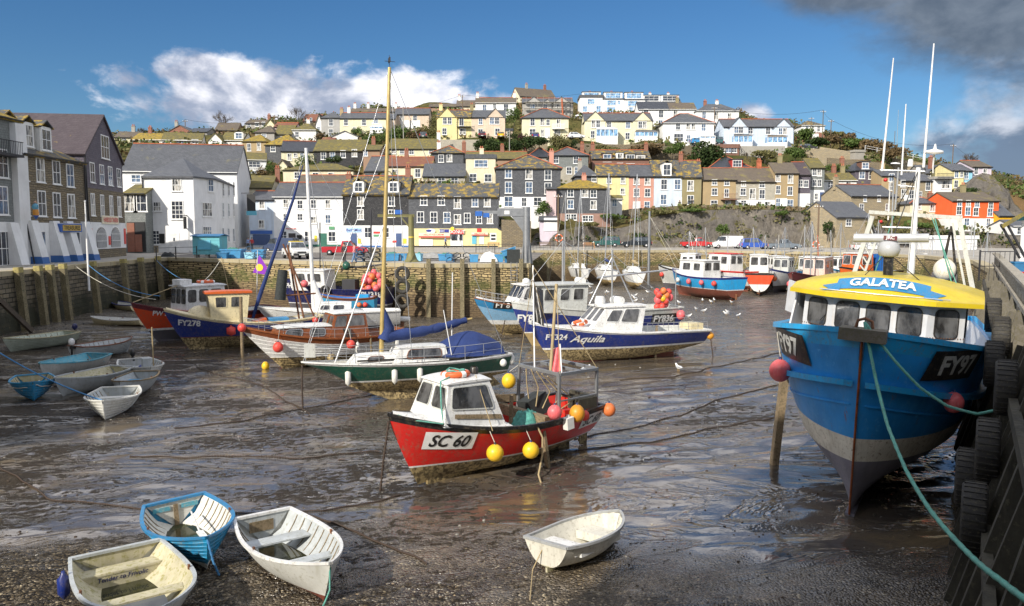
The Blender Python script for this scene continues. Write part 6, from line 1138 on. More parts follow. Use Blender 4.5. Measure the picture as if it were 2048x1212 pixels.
def wheelhouse(parent,x0,x1,w0,w1,z0,z1,rf=0.,rb=0.,wall='boat_white',roof='boat_white',over=.12,th=.07,side=(),front=0,back=0,frame='boat_white',fv=(.45,.9),glass='cabin_glass',name='wheelhouse',zf=None,taper=1.,camber=.06,wr=.1,peak=0):
    """x0 aft, x1 forward; rf/rb = how far the front/back lean in at the top; side windows (u0,u1,v0,v1) with u from aft"""
    zf=z0 if zf is None else zf
    bl=Vector((x0,w0,z0));br=Vector((x1,w0*taper,zf));tl=Vector((x0+rb,w1,z1));tr=Vector((x1-rf,w1*taper,z1)); mir=lambda v:Vector((v.x,-v.y,v.z))
    m=MB(); vs=[bl,br,tr,tl]+[mir(v) for v in(bl,br,tr,tl)]
    m.add(vs,[(0,3,2,1),(4,5,6,7),(1,2,6,5),(0,4,7,3),(3,7,6,2)])
    o=m.build(name,wall,parent)
    def rf_(u,v):
        x=lerp(x0+rb-over,x1-rf+over*1.4,u); w=lerp(w1,w1*taper,u)+over*.7; y=(v*2-1)*w; return (x,y,z1+th+camber*(1-(2*v-1)**2)-.04*abs(2*u-1)**3)
    m=MB(); m.grid(rf_,6,8); k=len(m.v); m.v+=[(a,b,c-th-(0 if abs(b)<1e9 else 0)) for a,b,c in m.v]; m.grid(lambda u,v:(rf_(u,v)[0],rf_(u,v)[1],z1+.0),1,1)
    # edge skirt
    E=[rf_(i/6,0) for i in range(7)]+[rf_(1,j/8) for j in range(1,9)]+[rf_(1-i/6,1) for i in range(1,7)]+[rf_(0,1-j/8) for j in range(1,8)]; n=len(E); m.v=m.v[:k]; m.f=[f for f in m.f if max(f)<k]; m.m=m.m[:len(m.f)]; m.s=m.s[:len(m.f)]
    m.add(E+[(a,b,z1-.005) for a,b,c in E],[(i,(i+1)%n,n+(i+1)%n,n+i) for i in range(n)]+[tuple(range(n,2*n))])
    ro=m.build('roof' if name!='cabin' else 'cabin_top',roof,o)
    P=[bl,br,tr,tl]   # port side seen from outside: bow on the left -> order br,bl,tl,tr
    QP=(br,bl,tl,tr); QS=(mir(bl),mir(br),mir(tr),mir(tl)); QF=(mir(br),br,tr,mir(tr)); QB=(bl,mir(bl),mir(tl),tl)
    for u0,u1,v0,v1 in side: face_win(o,QP,1-u1,1-u0,v0,v1,frame,glass,wr); face_win(o,QS,u0,u1,v0,v1,frame,glass,wr)
    for k in range(front): g=.06/front*1.2; face_win(o,QF,k/front+g+.02,(k+1)/front-g-.02,fv[0],fv[1],frame,glass,wr)
    for k in range(back): face_win(o,QB,k/back+.06,(k+1)/back-.06,fv[0],fv[1],frame,glass,wr)
    return o,(QP,QS,QF,QB)
def hull_text(H,parent,s,xc,zc,h,side,mat='boat_white',plate=None,slope=0.,bold=.035,sx=1.,shear=0.,pad=.4,off=.03):
    vs,fs=text_geo(s,h,shear,bold,sx); k=-1 if side>0 else 1
    if plate:
        W=max(abs(v.x) for v in vs)+h*pad; Hh=h*.5+h*pad*.6; m=MB()
        m.grid(lambda u,v:H.surf(xc+k*(u*2-1)*W-0,zc+(v*2-1)*Hh+slope*(u*2-1)*W*k,side,off-.012),14,3); f2=m.build('number_plate',plate,parent)
        if side>0: pass
    m=MB(); m.add([H.surf(xc+k*v.x,zc+v.y+slope*v.x*k,side,off) for v in vs],fs); return m.build('lettering',mat,parent)
def pose(a,b,z0=0.):
    """a,b: ground pixels of the stem foot and of the stern foot -> origin at stern, heading, length"""
    A=on(a[0],a[1],0);B=on(b[0],b[1],0); d=A-B; return B,math.atan2(d.y,d.x),d.length
def boat(label,stern,head,heel=0.,name='fishing_boat',cat='boat',trim=0.,group=None,z=0.):
    o=thing(name,label,cat,(stern[0],stern[1],floor_z(stern[0],stern[1])*.5+z),(heel,trim,head),group); return o
def Wp(o,p):   # boat coordinates -> world
    return Matrix.Translation(o.location)@o.rotation_euler.to_matrix().to_4x4()@Vector(p)
def pxloc(o,px,py,ylocal=0.):  # the point of the boat's own lengthwise plane that the photograph shows at a pixel
    Mi=(Matrix.Translation(o.location)@o.rotation_euler.to_matrix().to_4x4()).inverted(); C=Mi@Vector((0,0,CAMZ)); d=Mi.to_3x3()@ray(px,py); s=(ylocal-C.y)/d.y; return C+d*s
def rope(label,pts,r=.02,mat='rope_white',sag=0.,n=14,name='rope',cat='rope',bead=0,group=None):
    P=[]
    for a,b in zip(pts,pts[1:]):
        a=Vector(a);b=Vector(b)
        for i in range(n): t=i/n; P.append(a.lerp(b,t)-Vector((0,0,sag*4*t*(1-t))))
    P.append(Vector(pts[-1])); o=P[0].copy(); 
    rs=[r*(1+(bead if i%2 else -bead)) for i in range(len(P))]; m=MB(); m.tube([p-o for p in P],rs,6,cap=True); return tag(m.build(name,mat,None,o),label,cat,group)
def buoy(label,p,r=.22,mat='buoy_orange',group=None,up=True,cap='boat_navy',name='buoy',to=None):
    o=thing(name,label,'buoy',p,group=group); o.scale=(rnd.uniform(.93,1.04),rnd.uniform(.93,1.04),rnd.uniform(.96,1.1)); m=MB(); m.lathe([(r*math.sin(PI*i/12)*(1 if i<9 else 1-.12*(i-8)/4)+1e-4,-r*math.cos(PI*i/12)*(1 if i<7 else 1.1)) for i in range(13)],18); m.build('float',mat,o)
    m=MB(); m.lathe([(r*.2,r*.95),(r*.13,r*1.3),(.01,r*1.32)],10); m.build('eye',cap,o)
    if to is not None: v=Vector(to)-Vector(p); m=MB(); m.tube([(0,0,r*1.2),tuple(v)],.012,5); m.build('lanyard','rope_white',o)
    return o
def fender(label,p,L=.55,r=.11,mat='fender_white',to=None,group=None):
    o=thing('fender',label,'fender',p,group=group); m=MB(); m.lathe([(.01,-L/2-.04),(.04,-L/2),(r,-L/2+.09),(r,L/2-.09),(.04,L/2),(.03,L/2+.06),(.01,L/2+.06)],12); m.build('body',mat,o)
    if to is not None: v=Vector(to)-Vector(p); m=MB(); m.tube([(0,0,L/2),tuple(v)],.01,4); m.build('lanyard','rope_white',o)
    return o
def mast(parent,base,top,r0=.09,r1=.05,mat='mast_white',name='mast',n=10):
    m=MB(); m.tube([base,top],[r0,r1],n); return m.build(name,mat,parent)
def stays(parent,segs,r=.012,mat='alloy',name='rigging'):
    m=MB()
    for a,b in segs: m.tube([a,b],r,4,cap=False)
    return m.build(name,mat,parent)
def rails(parent,H,t0,t1,h=.55,n=7,mat='alloy',inset=.06,two=True,z=0,name='guard_rail',bow=False):
    m=MB()
    for s in(1,-1):
        P=[]
        for i in range(n+1):
            t=lerp(t0,t1,i/n); p=H.P(t,H.zsh(t),s,-inset); P.append(p); m.tube([p,p+Vector((0,0,h))],.013,5)
        m.tube([p+Vector((0,0,h)) for p in P],.014,5)
        if two: m.tube([p+Vector((0,0,h*.5)) for p in P],.008,4)
    if bow: a=H.P(t1,H.zsh(t1),1,-inset)+Vector((0,0,h)); b=Vector((a.x,-a.y,a.z)); m.tube([a,b],.014,5)
    return m.build(name,mat,parent)
def outboard(parent,H,col='boat_black',y=0.):
    m=MB(); z=H.zsh(0); m.tube([(-.22,y,z-.7),(-.2,y,z+.1)],.05,8); m.box(-.3,.05,y-.05,y+.05,z-.1,z+.05); o=m.build('outboard_leg','boat_black',parent)
    m=MB(); m.ball((-.2,y,z+.28),.17,0,12,8,(1.1,.75,1.2)); m.build('engine_cowl',col,o); return o
def dinghy(label,a,b,L,B,H0=.5,outer='weathered_white',inner='weathered_white',floor='mossy_floor',rim='weathered_white',thw=(.2,.5,.76),thm=None,clinker=8,heel=0.,bottom=None,trim=0.,motor=None,tr=.72,full=2.3,name='rowing_boat',bow=.16,z=.0,rimw=.07,oars=0,group=None,Lfix=True,rake=.1,eb=.6,stripe=None):
    B0,hd,l=pose(a,b); A0=on(a[0],a[1],0); c=(A0+B0)/2; L=l if L is None else L; st=c-Vector((math.cos(hd),math.sin(hd),0))*L/2
    o=boat(label,st,hd,heel,name,'rowing boat',trim,group,z=z); H=Hull(L,B,H0+bow,H0,H0+.05,tr=tr,rake=rake,em=.36,eb=eb,tuck=.12,full=full,fore=.0)
    o['_']=0; del o['_']
    bt=bottom or outer; bounds=[('a',.14)]+([('t',.13)] if stripe else []); mats=[bt,outer]+([stripe] if stripe else []); build_hull(H,o,bounds,mats,26,clinker=clinker); build_inside(H,o,.12,inner,floor,.045); gunwale(H,o,rim,rimw,.055,.025)
    for k,t in enumerate(thw):
        z=H0*.68; hb=H.y(t,(z-H.zk(t))/(H.zsh(t)-H.zk(t)))-.04; x=H.L*t; w=.14 if k else .2; m=MB(); hb2=H.y(t+.03,.6)-.04
        m.add([(x-w,-hb,z),(x+w,-hb2,z),(x+w,hb2,z),(x-w,hb,z),(x-w,-hb,z-.035),(x+w,-hb2,z-.035),(x+w,hb2,z-.035),(x-w,hb,z-.035)],[(0,1,2,3),(7,6,5,4),(0,4,5,1),(1,5,6,2),(2,6,7,3),(3,7,4,0)]); m.build('thwart',thm or inner,o)
    m=MB(); m.bar((.0,0,.05),(H.L*.8,0,.03),.05,.1); m.build('keel',bt,o)
    if clinker or 'white moulded' in label:
        m=MB()
        for t in np.linspace(.1,.86,11):
            for s in(1,-1): m.tube([H.P(t,lerp(H.zsh(t)-.02,.16,j/5),s,-.055) for j in range(6)],.014,4)
        m.build('ribs','old_wood',o)
    for s in((1,-1) if L>2.9 else ()): m=MB(); m.box(H.L*.5-.03,H.L*.5+.03,s*(H.half(.5)-.05)-.02,s*(H.half(.5)-.05)+.02,H.zsh(.5),H.zsh(.5)+.09); m.build('rowlock','rusty_steel',o)
    if L>2.9: m=MB(); m.poly([(H.L*t,s*(H.y(t,(.17-H.zk(t))/(H.zsh(t)-H.zk(t)))-.05),.135) for s,T in((1,(.12,.3,.5,.65)),(-1,(.65,.5,.3,.12))) for t in T]); m.build('bilge_water','bilge_water',o)
    if motor: outboard(o,H,motor)
    for k in range(oars): m=MB(); m.tube([(L*.15,.25-k*.3,H0*.75),(L*.62,.1-k*.3,H0*.8)],.022,6); m.box(L*.62,L*.8,.03-k*.3,.17-k*.3,H0*.8-.01,H0*.8+.02); m.build('oar','old_wood' if k else 'boat_white',o)
    return o,H
# ---------- dinghies
o,H=dinghy('mossy cream tender with a blue fender, cut off by the bottom edge at left',(345,1330),(232,1146),3.5,1.95,.6,'weathered_white','mossy_cream','mossy_floor','weathered_grey',(.1,.55),'mossy_cream',0,tr=.86,name='tender',full=2.6)
m=MB(); m.box(.5,.54,-.78,.78,.13,.42); b=m.build('stern_locker','mossy_cream',o); vs,fs=text_geo('Tender to Frivolic',.09,.2,.03); m=MB(); m.add([(.555,v.x,.3+v.y) for v in vs],fs); m.build('lettering','boat_navy',b); o.location.x-=.05
fender('blue fender hanging over the side of the mossy cream tender',Wp(o,(.75,-1.05,.45)),.45,.11,'boat_deep_blue')
o,H=dinghy('bright blue clinker dinghy with white inside, bow towards the viewer',(428,1160),(350,1052),3.1,1.82,.66,'dinghy_blue','weathered_white','mossy_floor','boat_mid_blue',(.86,),'dinghy_blue',9,tr=.74,bottom='weathered_white',stripe=None,oars=1,full=2.4,bow=.12,rimw=.08,heel=R(3))
m=MB(); m.bar((.05,0,.1),(.05,0,.62),.06,.1); m.build('transom_post','old_wood',o); m=MB(); m.box(.02,.06,-.5,-.12,.5,.6);m.box(.02,.06,.12,.5,.5,.6); m.build('transom_knees','dinghy_turquoise',o)
rope('blue and white painter hanging from the bow of the bright blue dinghy',[Wp(o,(3.08,.0,.76)),Wp(o,(3.2,.05,.3)),Wp(o,(3.3,.12,.02))],.025,'rope_blue',0,8,bead=.25)
o,H=dinghy('white moulded dinghy with red brown keel line and stern plank, beside the blue clinker one',(668,1222),(524,1086),3.8,1.75,.66,'weathered_white','weathered_grey','mossy_floor','boat_white',(.25,.62),'weathered_grey',0,tr=.72,bottom='boat_antifoul_red',full=2.2,bow=.2)
m=MB(); m.box(.03,.06,-.32,.22,.34,.58); m.build('stern_plank','old_wood',o)
rope('dark green painter from the bow of the white moulded dinghy',[Wp(o,(3.75,0,.8)),Wp(o,(3.85,-.05,.4)),Wp(o,(4.0,-.35,.05)),Wp(o,(4.5,-.4,.03))],.018,'rope_green',.03)
o,H=dinghy('small cream tender with grey rubber rim, lying alone on the shingle',(1232,1084),(1105,1140),2.5,1.45,.56,'boat_off_white','boat_off_white','mossy_cream','boat_grey',(.2,),'boat_white',0,tr=.82,bottom='mossy_cream',full=2.5,name='tender',bow=.1,heel=R(-4))
m=MB(); m.box(1.45,1.95,-.42,.42,.24,.42); m.build('bow_locker','boat_off_white',o); m=MB(); m.box(.45,.85,-.58,.58,.3,.42); m.build('thwart','boat_white',o)
rope('thin mooring line from the stern of the small cream tender',[Wp(o,(0,.1,.45)),Wp(o,(-.25,.15,.1)),on(1060,1200,.03)],.012,'rope_tan')
C=[('greenish white rowing boat nearest the foot of the quay stairs',(28,705),(128,690),3.9,1.6,dict(outer='greenish_grey',inner='greenish_grey',rim='mossy_cream',floor='greenish_grey',motor=None)),
 ('turquoise decked dinghy with white sides in the left cluster',(95,760),(188,738),3.4,1.6,dict(outer='weathered_white',inner='dinghy_turquoise',rim='dinghy_turquoise',floor='dinghy_turquoise',clinker=0,oars=1,thm='dinghy_turquoise')),
 ('grey clinker dinghy with brown rim and white outboard cowl, behind the turquoise one',(242,706),(178,716),3.1,1.45,dict(outer='weathered_grey',inner='weathered_grey',rim='teak_rail',floor='mossy_cream',motor='boat_white')),
 ('white clinker dinghy with upright grey box and black outboard, furthest right in the cluster',(310,776),(262,742),3.3,1.5,dict(outer='weathered_white',inner='weathered_grey',rim='weathered_white',motor='boat_black')),
 ('low grey dinghy full of rope in the middle of the left cluster',(140,790),(222,770),3.3,1.5,dict(outer='weathered_grey',inner='mossy_cream',rim='weathered_grey',floor='weathered_grey',clinker=0)),
 ('small dark blue clinker dinghy at the left edge with rope looped round it',(68,808),(66,778),2.4,1.35,dict(outer='dinghy_blue',inner='mossy_cream',rim='dinghy_blue',oars=2)),
 ('grey dinghy with a bright blue thwart squeezed behind the cream clinker one',(248,800),(288,778),2.7,1.25,dict(outer='weathered_grey',inner='weathered_grey',rim='old_wood',clinker=0,thm='dinghy_blue')),
 ('cream white clinker dinghy at the front of the left cluster, bow towards the viewer',(205,848),(244,806),2.9,1.5,dict(outer='weathered_white',inner='weathered_grey',rim='weathered_white',thm='weathered_white'))]
D={}
for k,(lb,a,b,L,B,kw) in enumerate(C): D[k]=dinghy(lb,a,b,L*1.17,B*1.28,.68,group='dinghies aground on the left',**kw)
o,H=D[3]; hull_text(H,o,'TF990',H.L*.5,.42,.2,-1,'boat_black',off=.04); hull_text(H,o,'TF990',H.L*.5,.42,.2,1,'boat_black',off=.04); m=MB(); m.box(H.L*.72,H.L*.82,-.18,.18,.2,1.15); m.build('upright_box','weathered_grey',o); m=MB(); m.tube([(H.L*.78,.3,.3),(H.L*.84,.25,2.6)],.03,6); m.build('boathook','rope_tan',o)
m=MB(); m.ball((.9,.2,.35),.2); tag(m.build('bucket','boat_deep_blue',None,o.location,(0,0,o.rotation_euler.z)),'round blue bucket inside the white dinghy with the upright box','bucket'); m=MB(); m.box(.5,.9,-.45,-.1,.2,.42); tag(m.build('red_bundle','boat_red',None,o.location,(0,0,o.rotation_euler.z)),'red bundle inside the white dinghy with the upright box','bundle')
o,H=D[0]; outb=outboard(o,H,'boat_navy')
o,H=D[5]; rope('white rope looped round the small dark blue dinghy',[Wp(o,H.P(t,H.zsh(t)-.14+.06*math.sin(t*20),s,.03)) for s,t in [(1,.1),(1,.35),(1,.6),(1,.85),(1,.97),(-1,.9),(-1,.6),(-1,.3)]],.02,'rope_white',.04,6)
rope('blue mooring rope crossing the left cluster of dinghies',[on(-40,680,2.2),Wp(D[7][0],(2.8,0,.7))],.03,'rope_blue',.25,24)
dinghy('white rowing boat with a blue rim lying by the shaded wall',(212,619),(290,632),4.6,1.6,.6,'boat_cream','weathered_white','mossy_cream','boat_deep_blue',(.3,.6),None,0,tr=.6,rimw=.1)
dinghy('cream rowing boat with red keel line, just below the blue rimmed one',(183,652),(285,655),4.4,1.5,.5,'boat_cream','weathered_white','mossy_cream','boat_white',(.3,.6),None,0,bottom='boat_antifoul_red',tr=.6)
# ---------- red boat SC 60
B0,hd,l=pose((825,972),(1143,893))
o=boat('red fishing boat SC 60 with white wheelhouse, yellow buoys and grey stern gantry',B0,hd,R(-2)); L=7.35; o.location-=Vector((math.cos(hd),math.sin(hd),0))*.35
H=Hull(L,2.65,2.1,1.42,1.5,tr=.8,rake=.13,em=.42,eb=.95,tuck=.42,full=2.3,q=1.2); SC=H
build_hull(H,o,[('a',.52),('a',.57),('t',.15)],['muddy_cream','boat_white','boat_red','boat_black'],36); build_inside(H,o,.75,'boat_red','old_wood',.06,t1=.62); gunwale(H,o,'boat_black',.1,.09,.05)
m=MB(); m.bar((.5,0,.06),(L*.83,0,-.02),.1,.28); m.build('keel','muddy_cream',o)
m=MB(); m.grid(lambda u,v:(lerp(L*.54,L*.985,u),(v*2-1)*(H.half(lerp(.54,.985,u))-.05),H.zsh(lerp(.54,.985,u))+.05+.1*(1-(2*v-1)**2)),14,8); m.prism([(L*.54,-1.1,1.5),(L*.54,1.1,1.5),(L*.54,.85,1.1),(L*.54,-.85,1.1)],(.03,0,0)); m.build('foredeck','boat_white',o)
wh,Q=wheelhouse(o,L*.555,L*.835,1.05,.72,1.5,2.85,.32,.42,'boat_white','boat_white',.06,.06,side=[(.12,.9,.42,.9)],front=2,back=0,frame='boat_pale_grey',zf=1.75,taper=.82,fv=(.4,.9),wr=.08)
face=Q[0]; m=MB(); m.add([face_pt(face,.15,.2,.03),face_pt(face,.97,.17,.03),face_pt(face,.97,.27,.03),face_pt(face,.15,.3,.03)],[(0,1,2,3)]); m.build('wooden_step','old_wood',wh)
for s in(1,-1): hull_text(H,o,'SC 60',L*.79,1.3,.36,s,'boat_black','sign_white',slope=.08*s*-1 if s<0 else .08,shear=.25,sx=.85)
hull_text(H,o,'SC 60',L*.07,1.15,.3,1,'boat_black','boat_white',shear=.25,sx=.8,slope=-.06)
m=MB(); W_=1.0
for x,y,t in((1.9,-.95,2.75),(1.9,.95,2.75),(.2,-.9,2.7),(.2,.9,2.7)): m.bar((x,y,1.2),(x,y*.95,t),.08)
for a,b in(((1.9,-.92,2.72),(1.9,.92,2.72)),((.2,-.88,2.7),(.2,.88,2.7)),((1.9,.92,2.72),(.2,.88,2.7)),((1.9,-.92,2.72),(.2,-.88,2.7)),((1.0,-.9,2.71),(1.0,.9,2.71))): m.bar(a,b,.09)
m.bar((.2,.9,1.9),(1.9,.95,1.9),.04); m.build('gantry','galvanised',o)
m=MB(); m.tube([(3.1,.1,.9),(3.1,.1,2.1)],.06,8); m.build('samson_post','old_wood',o)
m=MB(); m.box(L*.33,L*.36,-1.1,1.1,1.25,1.55); m.bar((1.6,-1.0,1.62),(3.2,-1.1,1.75),.05,.24); m.build('bulkhead_plank','old_wood',o)
m=MB(); m.box(-.12,.03,-.5,.5,1.3,1.75); m.box(.3,1.1,.5,1.0,1.5,1.85); m.build('stern_boards','green_timber',o)
m=MB(); m.tube([(-.0,0,.1),(-.05,0,.5)],.04,8); m.box(-.35,-.02,-.02,.02,.0,.62); m.build('rudder','muddy_cream',o)
m=MB(); m.lathe([(.12,2.95),(.12,3.2),(.08,3.25)],10,0,Matrix.Translation((L*.625,.15,-.1))); m.build('lamp_box','boat_black',wh)
def sw(x,y,z): return Wp(o,(x,y,z))
m=MB(); m.grid(lambda u,v:((u-.5)*1.1,(v-.5)*1.2,math.sin(PI*u)*math.sin(PI*v)*(.5+.35*noise.noise(Vector((u*6,v*6,1))))),14,14); tag(m.build('net_heap','net_teal',None,sw(2.7,.35,1.1),(0,0,hd)),'heap of teal netting in the cockpit of the red boat','net')
m=MB(); m.box(-.4,.4,-.3,.3,0,.62); tag(m.build('fish_box','net_black',None,sw(1.5,-.45,1.15),(.15,.3,hd)),'tilted black fish box in the stern of the red boat','box')
m=MB(); m.box(-.35,.35,-.25,.25,0,.4); tag(m.build('fish_box','boat_red',None,sw(1.0,.4,1.0),(.1,-.1,hd)),'red fish box under the gantry of the red boat','box')
ring('orange lifebuoy lying on the wheelhouse roof of the red boat',sw(L*.71,.1,3.0),.34,'ring_orange',R(4),hd)
rope('green rope coiled over the lifebuoy and down the wheelhouse of the red boat',[sw(L*.71+.25*math.cos(a),.1+.25*math.sin(a),3.1+.03*math.sin(3*a)) for a in np.linspace(0,9,16)]+[sw(L*.805,.35,2.9),sw(L*.84,.75,2.35),sw(L*.85,.95,1.9),sw(L*.93,.4,1.98),sw(L*.97,.1,2.1)],.022,'rope_green',0,2)
buoy('yellow buoy hanging on the red hull right of the name plate',sw(L*.655,1.42,.95),.24,'buoy_yellow',to=sw(L*.66,1.22,1.55),cap='boat_black'); buoy('second yellow buoy hanging amidships on the red hull',sw(L*.485,1.52,.82),.24,'buoy_yellow',to=sw(L*.485,1.28,1.42))
buoy('pink buoy on the rail of the red boat',sw(L*.335,1.32,1.72),.21,'buoy_pink'); buoy('large amber buoy on the rail of the red boat, right of the white can',sw(L*.21,1.35,1.55),.25,'buoy_amber'); buoy('red buoy tucked behind the amber one',sw(L*.15,1.25,1.4),.16,'buoy_red'); buoy('worn orange buoy at the stern quarter of the red boat',sw(-.12,1.15,1.38),.21,'buoy_orange'); buoy('yellow buoy hanging from the gantry of the red boat',sw(2.35,-.9,2.25),.23,'buoy_yellow',to=sw(1.95,-.9,2.7))
m=MB(); m.box(-.15,.15,-.1,.1,-.2,.17); m.lathe([(.05,.17),(.05,.24)],8); j=m.build('jerrycan','fender_white',None,sw(L*.265,1.4,1.35),(0,.1,hd)); tag(j,'white plastic can hanging between the pink and amber buoys','can'); bv=j.modifiers.new('bevel','BEVEL'); bv.width=.04; bv.segments=3
m=MB(); m.bar((0,0,0),(.08,.0,1.25),.09,.16); tag(m.build('leg_prop','old_wood',None,sw(L*.365,1.36,-.02),(R(8),0,hd)),'timber leg propping up the red boat amidships','prop')
rope('pale hose hanging from the red boat and curling on the mud',[sw(L*.43,1.28,1.5),sw(L*.415,1.45,1.1),sw(L*.42,1.5,.6),sw(L*.47,1.75,.15),sw(L*.5,2.1,.04),sw(L*.45,2.35,.04),sw(L*.37,2.25,.04),sw(L*.34,2.0,.04),sw(L*.38,1.9,.04)],.028,'rope_tan',.01,5,name='hose',cat='hose')
rope('thin lanyard crossing the wheelhouse side of the red boat',[sw(L*.66,.55,3.0),sw(L*.655,1.3,1.55)],.012,'rope_tan')
rope('rusty bow chain of the red boat hanging down to the mud',[sw(L*1.0,0,1.95),sw(L*1.02,-.02,.9),sw(L*1.03,-.05,.05)],.03,'chain_rust',.02,16,name='chain',cat='chain',bead=.4)
# stern mast of the red boat with dark flags
def flagpole(label,base,top,flag=None,col='boat_black',name='dan_buoy',r=.025,mat='mast_white'):
    t=thing(name,label,'marker pole',base); v=Vector(top)-Vector(base); m=MB(); m.tube([(0,0,0),tuple(v)],r,6); m.build('pole',mat,t)
    if flag: m=MB(); a=v*flag[0]; b=v*flag[1]; m.grid(lambda u,w:tuple(a.lerp(b,w)+Vector((flag[2]*u,.08*math.sin(u*5+w*3),-.15*u))),8,6); m.build('flag',col,t)
    return t
flagpole('marker pole with black flags standing on the red boat gantry',sw(1.9,-.2,2.7),at(1066,531,26.2),(.45,.8,.32),'boat_black'); flagpole('slanting red wrapped pole above the red boat gantry',sw(1.5,.1,2.6),at(1113,568,25.5),None,r=.05,mat='rope_tan',col='boat_maroon'); flagpole('short pole with faded pink flag on the red boat gantry',sw(1.3,.4,2.6),at(1120,688,25.2),(.1,.95,-.28),'buoy_pink')
stays(o,[((1.9,-.92,2.75),tuple(pxloc(o,1068,535,-.2))),((.2,.88,2.7),tuple(pxloc(o,1068,535,-.2))),((1.9,.92,2.75),tuple(pxloc(o,1113,568,.1))),((.2,-.88,2.7),tuple(pxloc(o,1066,560,-.2)))],.014,'rope_tan')
m=MB(); [m.tube([(1.9+g*.1,-.6+g*.35,2.7),(1.9-g*.2,-.55+g*.33,2.2-.1*g),(1.8,-.5+g*.3,1.5)],.02,5) for g in range(5)]; m.build('hanging_ropes','rope_tan',o)
# ---------- blue trawler
st=Vector((8.15,19.0,0)); hd=math.atan2(-.866,-.5); L=13.; B0=st-Vector((math.cos(hd),math.sin(hd),0))*L*.93
o=boat('big blue trawler with yellow roofed white wheelhouse, bow on beside the right hand quay',B0,hd,R(-3.5),'trawler'); o.location.z=-.05; G=o
H=Hull(L,5.5,4.75,4.0,4.1,tr=.8,rake=.10,em=.27,eb=.62,tuck=.6,full=3.6,tm=.5,bw=.05,gar=.34,q=1.1)
build_hull(H,o,[('a',1.55),('a',2.15),('t',.35)],['trawler_bottom','trawler_cream','trawler_blue','boat_workblue'],60,16); build_inside(H,o,0,'trawler_white','trawler_blue',.12,nt=34,follow=1.1,name='deck')
gunwale(H,o,'boat_workblue',.2,.13,.07,50); gunwale(H,o,'boat_workblue',.2,.14,.19,50,name='rubbing_strake',dz=1.25,transom=False,t1=.995); gunwale(H,o,'trawler_blue',.05,.05,.02,50,name='lower_bead',dz=1.75,transom=False,t1=.995)
m=MB(); m.bar((1,0,.0),(L*.90,0,-.02),.22,.25); m.build('keel','trawler_bottom',o)
m=MB(); P=[H.P(1,z,0)+Vector((.035,0,0)) for z in np.linspace(.1,4.6,14)]; m.tube(P,.028,6); m.build('stem_bar','rust_streak',o)
m=MB(); m.box(L*.975,L*1.012,-.5,.5,4.58,4.86); b=m.build('bow_timber','grey_timber',o); m=MB(); m.tube([(L*.985,-.18,4.86),(L*.985,-.15,5.02),(L*.985,0,5.08),(L*.985,.15,5.02),(L*.985,.18,4.86)],.035,8); m.build('fairlead','rusty_steel',b)
for s in(1,-1): hull_text(H,o,'FY97',L*.865,4.05,.46,s,'boat_pale_grey','boat_black',shear=-.2 if s>0 else .15,sx=.8,bold=.05,slope=0,pad=.5,off=.05)
# wheelhouse: faceted front
X1=L-3.3; Z0=3.2; ZT=5.35; pl=[(X1,-1.15),(X1,1.15),(X1-.55,2.0),(X1-3.4,2.05),(X1-3.4,-2.05),(X1-.55,-2.0)]
m=MB(); k=len(pl); m.add([(x,y,Z0) for x,y in pl]+[(x-.0,y*.98,ZT) for x,y in pl],[(i,(i+1)%k,k+(i+1)%k,k+i) for i in range(k)]+[tuple(range(k,2*k))]); wh=m.build('wheelhouse','trawler_white',o)
V=lambda i,z:Vector((pl[i][0],pl[i][1]*(1 if z==Z0 else .98),z))
def gw(i,j,u0,u1,v0=.57,v1=.90): Q=(V(i,Z0),V(j,Z0),V(j,ZT),V(i,ZT)); face_win(wh,Q,u0,u1,v0,v1,'boat_black','cabin_glass',.12,.03)
for a in(.04,.37,.70): gw(0,1,a,a+.24)
gw(1,2,.22,.8); gw(5,0,.2,.78); gw(2,3,.12,.3); gw(4,5,.7,.88)
m=MB()
for z in(.56,):
    for i,j in((0,1),(1,2),(5,0)):
        for t in np.linspace(.03,.97,14): p=V(i,Z0).lerp(V(j,Z0),t); m.lathe([(.012,-.01),(.012,.01)],5,0,Matrix.Translation((p.x+.012,p.y,lerp(Z0,ZT,.57))))
m.build('rivets','rusty_steel',wh)
def rfp(u,v):   # u aft 0 .. forward 1, v port-starboard
    y=(v*2-1)*2.35; f=max(0,abs(y)-1.2)/1.15; xe=X1+.42-.75*f; x=lerp(X1-3.7,xe,u); ar=1-(abs(y)/2.35)**2
    z=ZT+.02+ (lerp(.28,.0,smooth(.72,1,u)) if u>.72 else .28)*0+ (.12+.34*ar)*(1-smooth(.70,1.0,u)) +.02*ar
    return (x,y,z)
m=MB(); m.grid(rfp,20,18); E=[rfp(1,j/18) for j in range(19)]+[rfp(1-i/20,1) for i in range(1,21)]+[rfp(0,1-j/18) for j in range(1,19)]+[rfp(i/20,0) for i in range(1,20)]; n=len(E); m.add(E+[(a,b,ZT-.09) for a,b,c in E],[(i,n+i,n+(i+1)%n,(i+1)%n) for i in range(n)]+[tuple(reversed(range(n,2*n)))]); ro=m.build('roof','trawler_yellow',wh)
def onroof(y,s,off=.015):   # s 0 at the visor edge, 1 at the crest
    u=1-.3*s; v=(y/2.35+1)/2; p=Vector(rfp(u,v)); q=Vector(rfp(u-.02,v)); n=Vector((p.z-0,0,0)); d=(q-p); nn=Vector((-d.z,0,d.x)).normalized(); nn=-nn if nn.z<0 else nn; return p+nn*off
def ban(y,t): return onroof(y,lerp(.36,.80,t)-.10*(abs(y)/1.2)**2,.02)
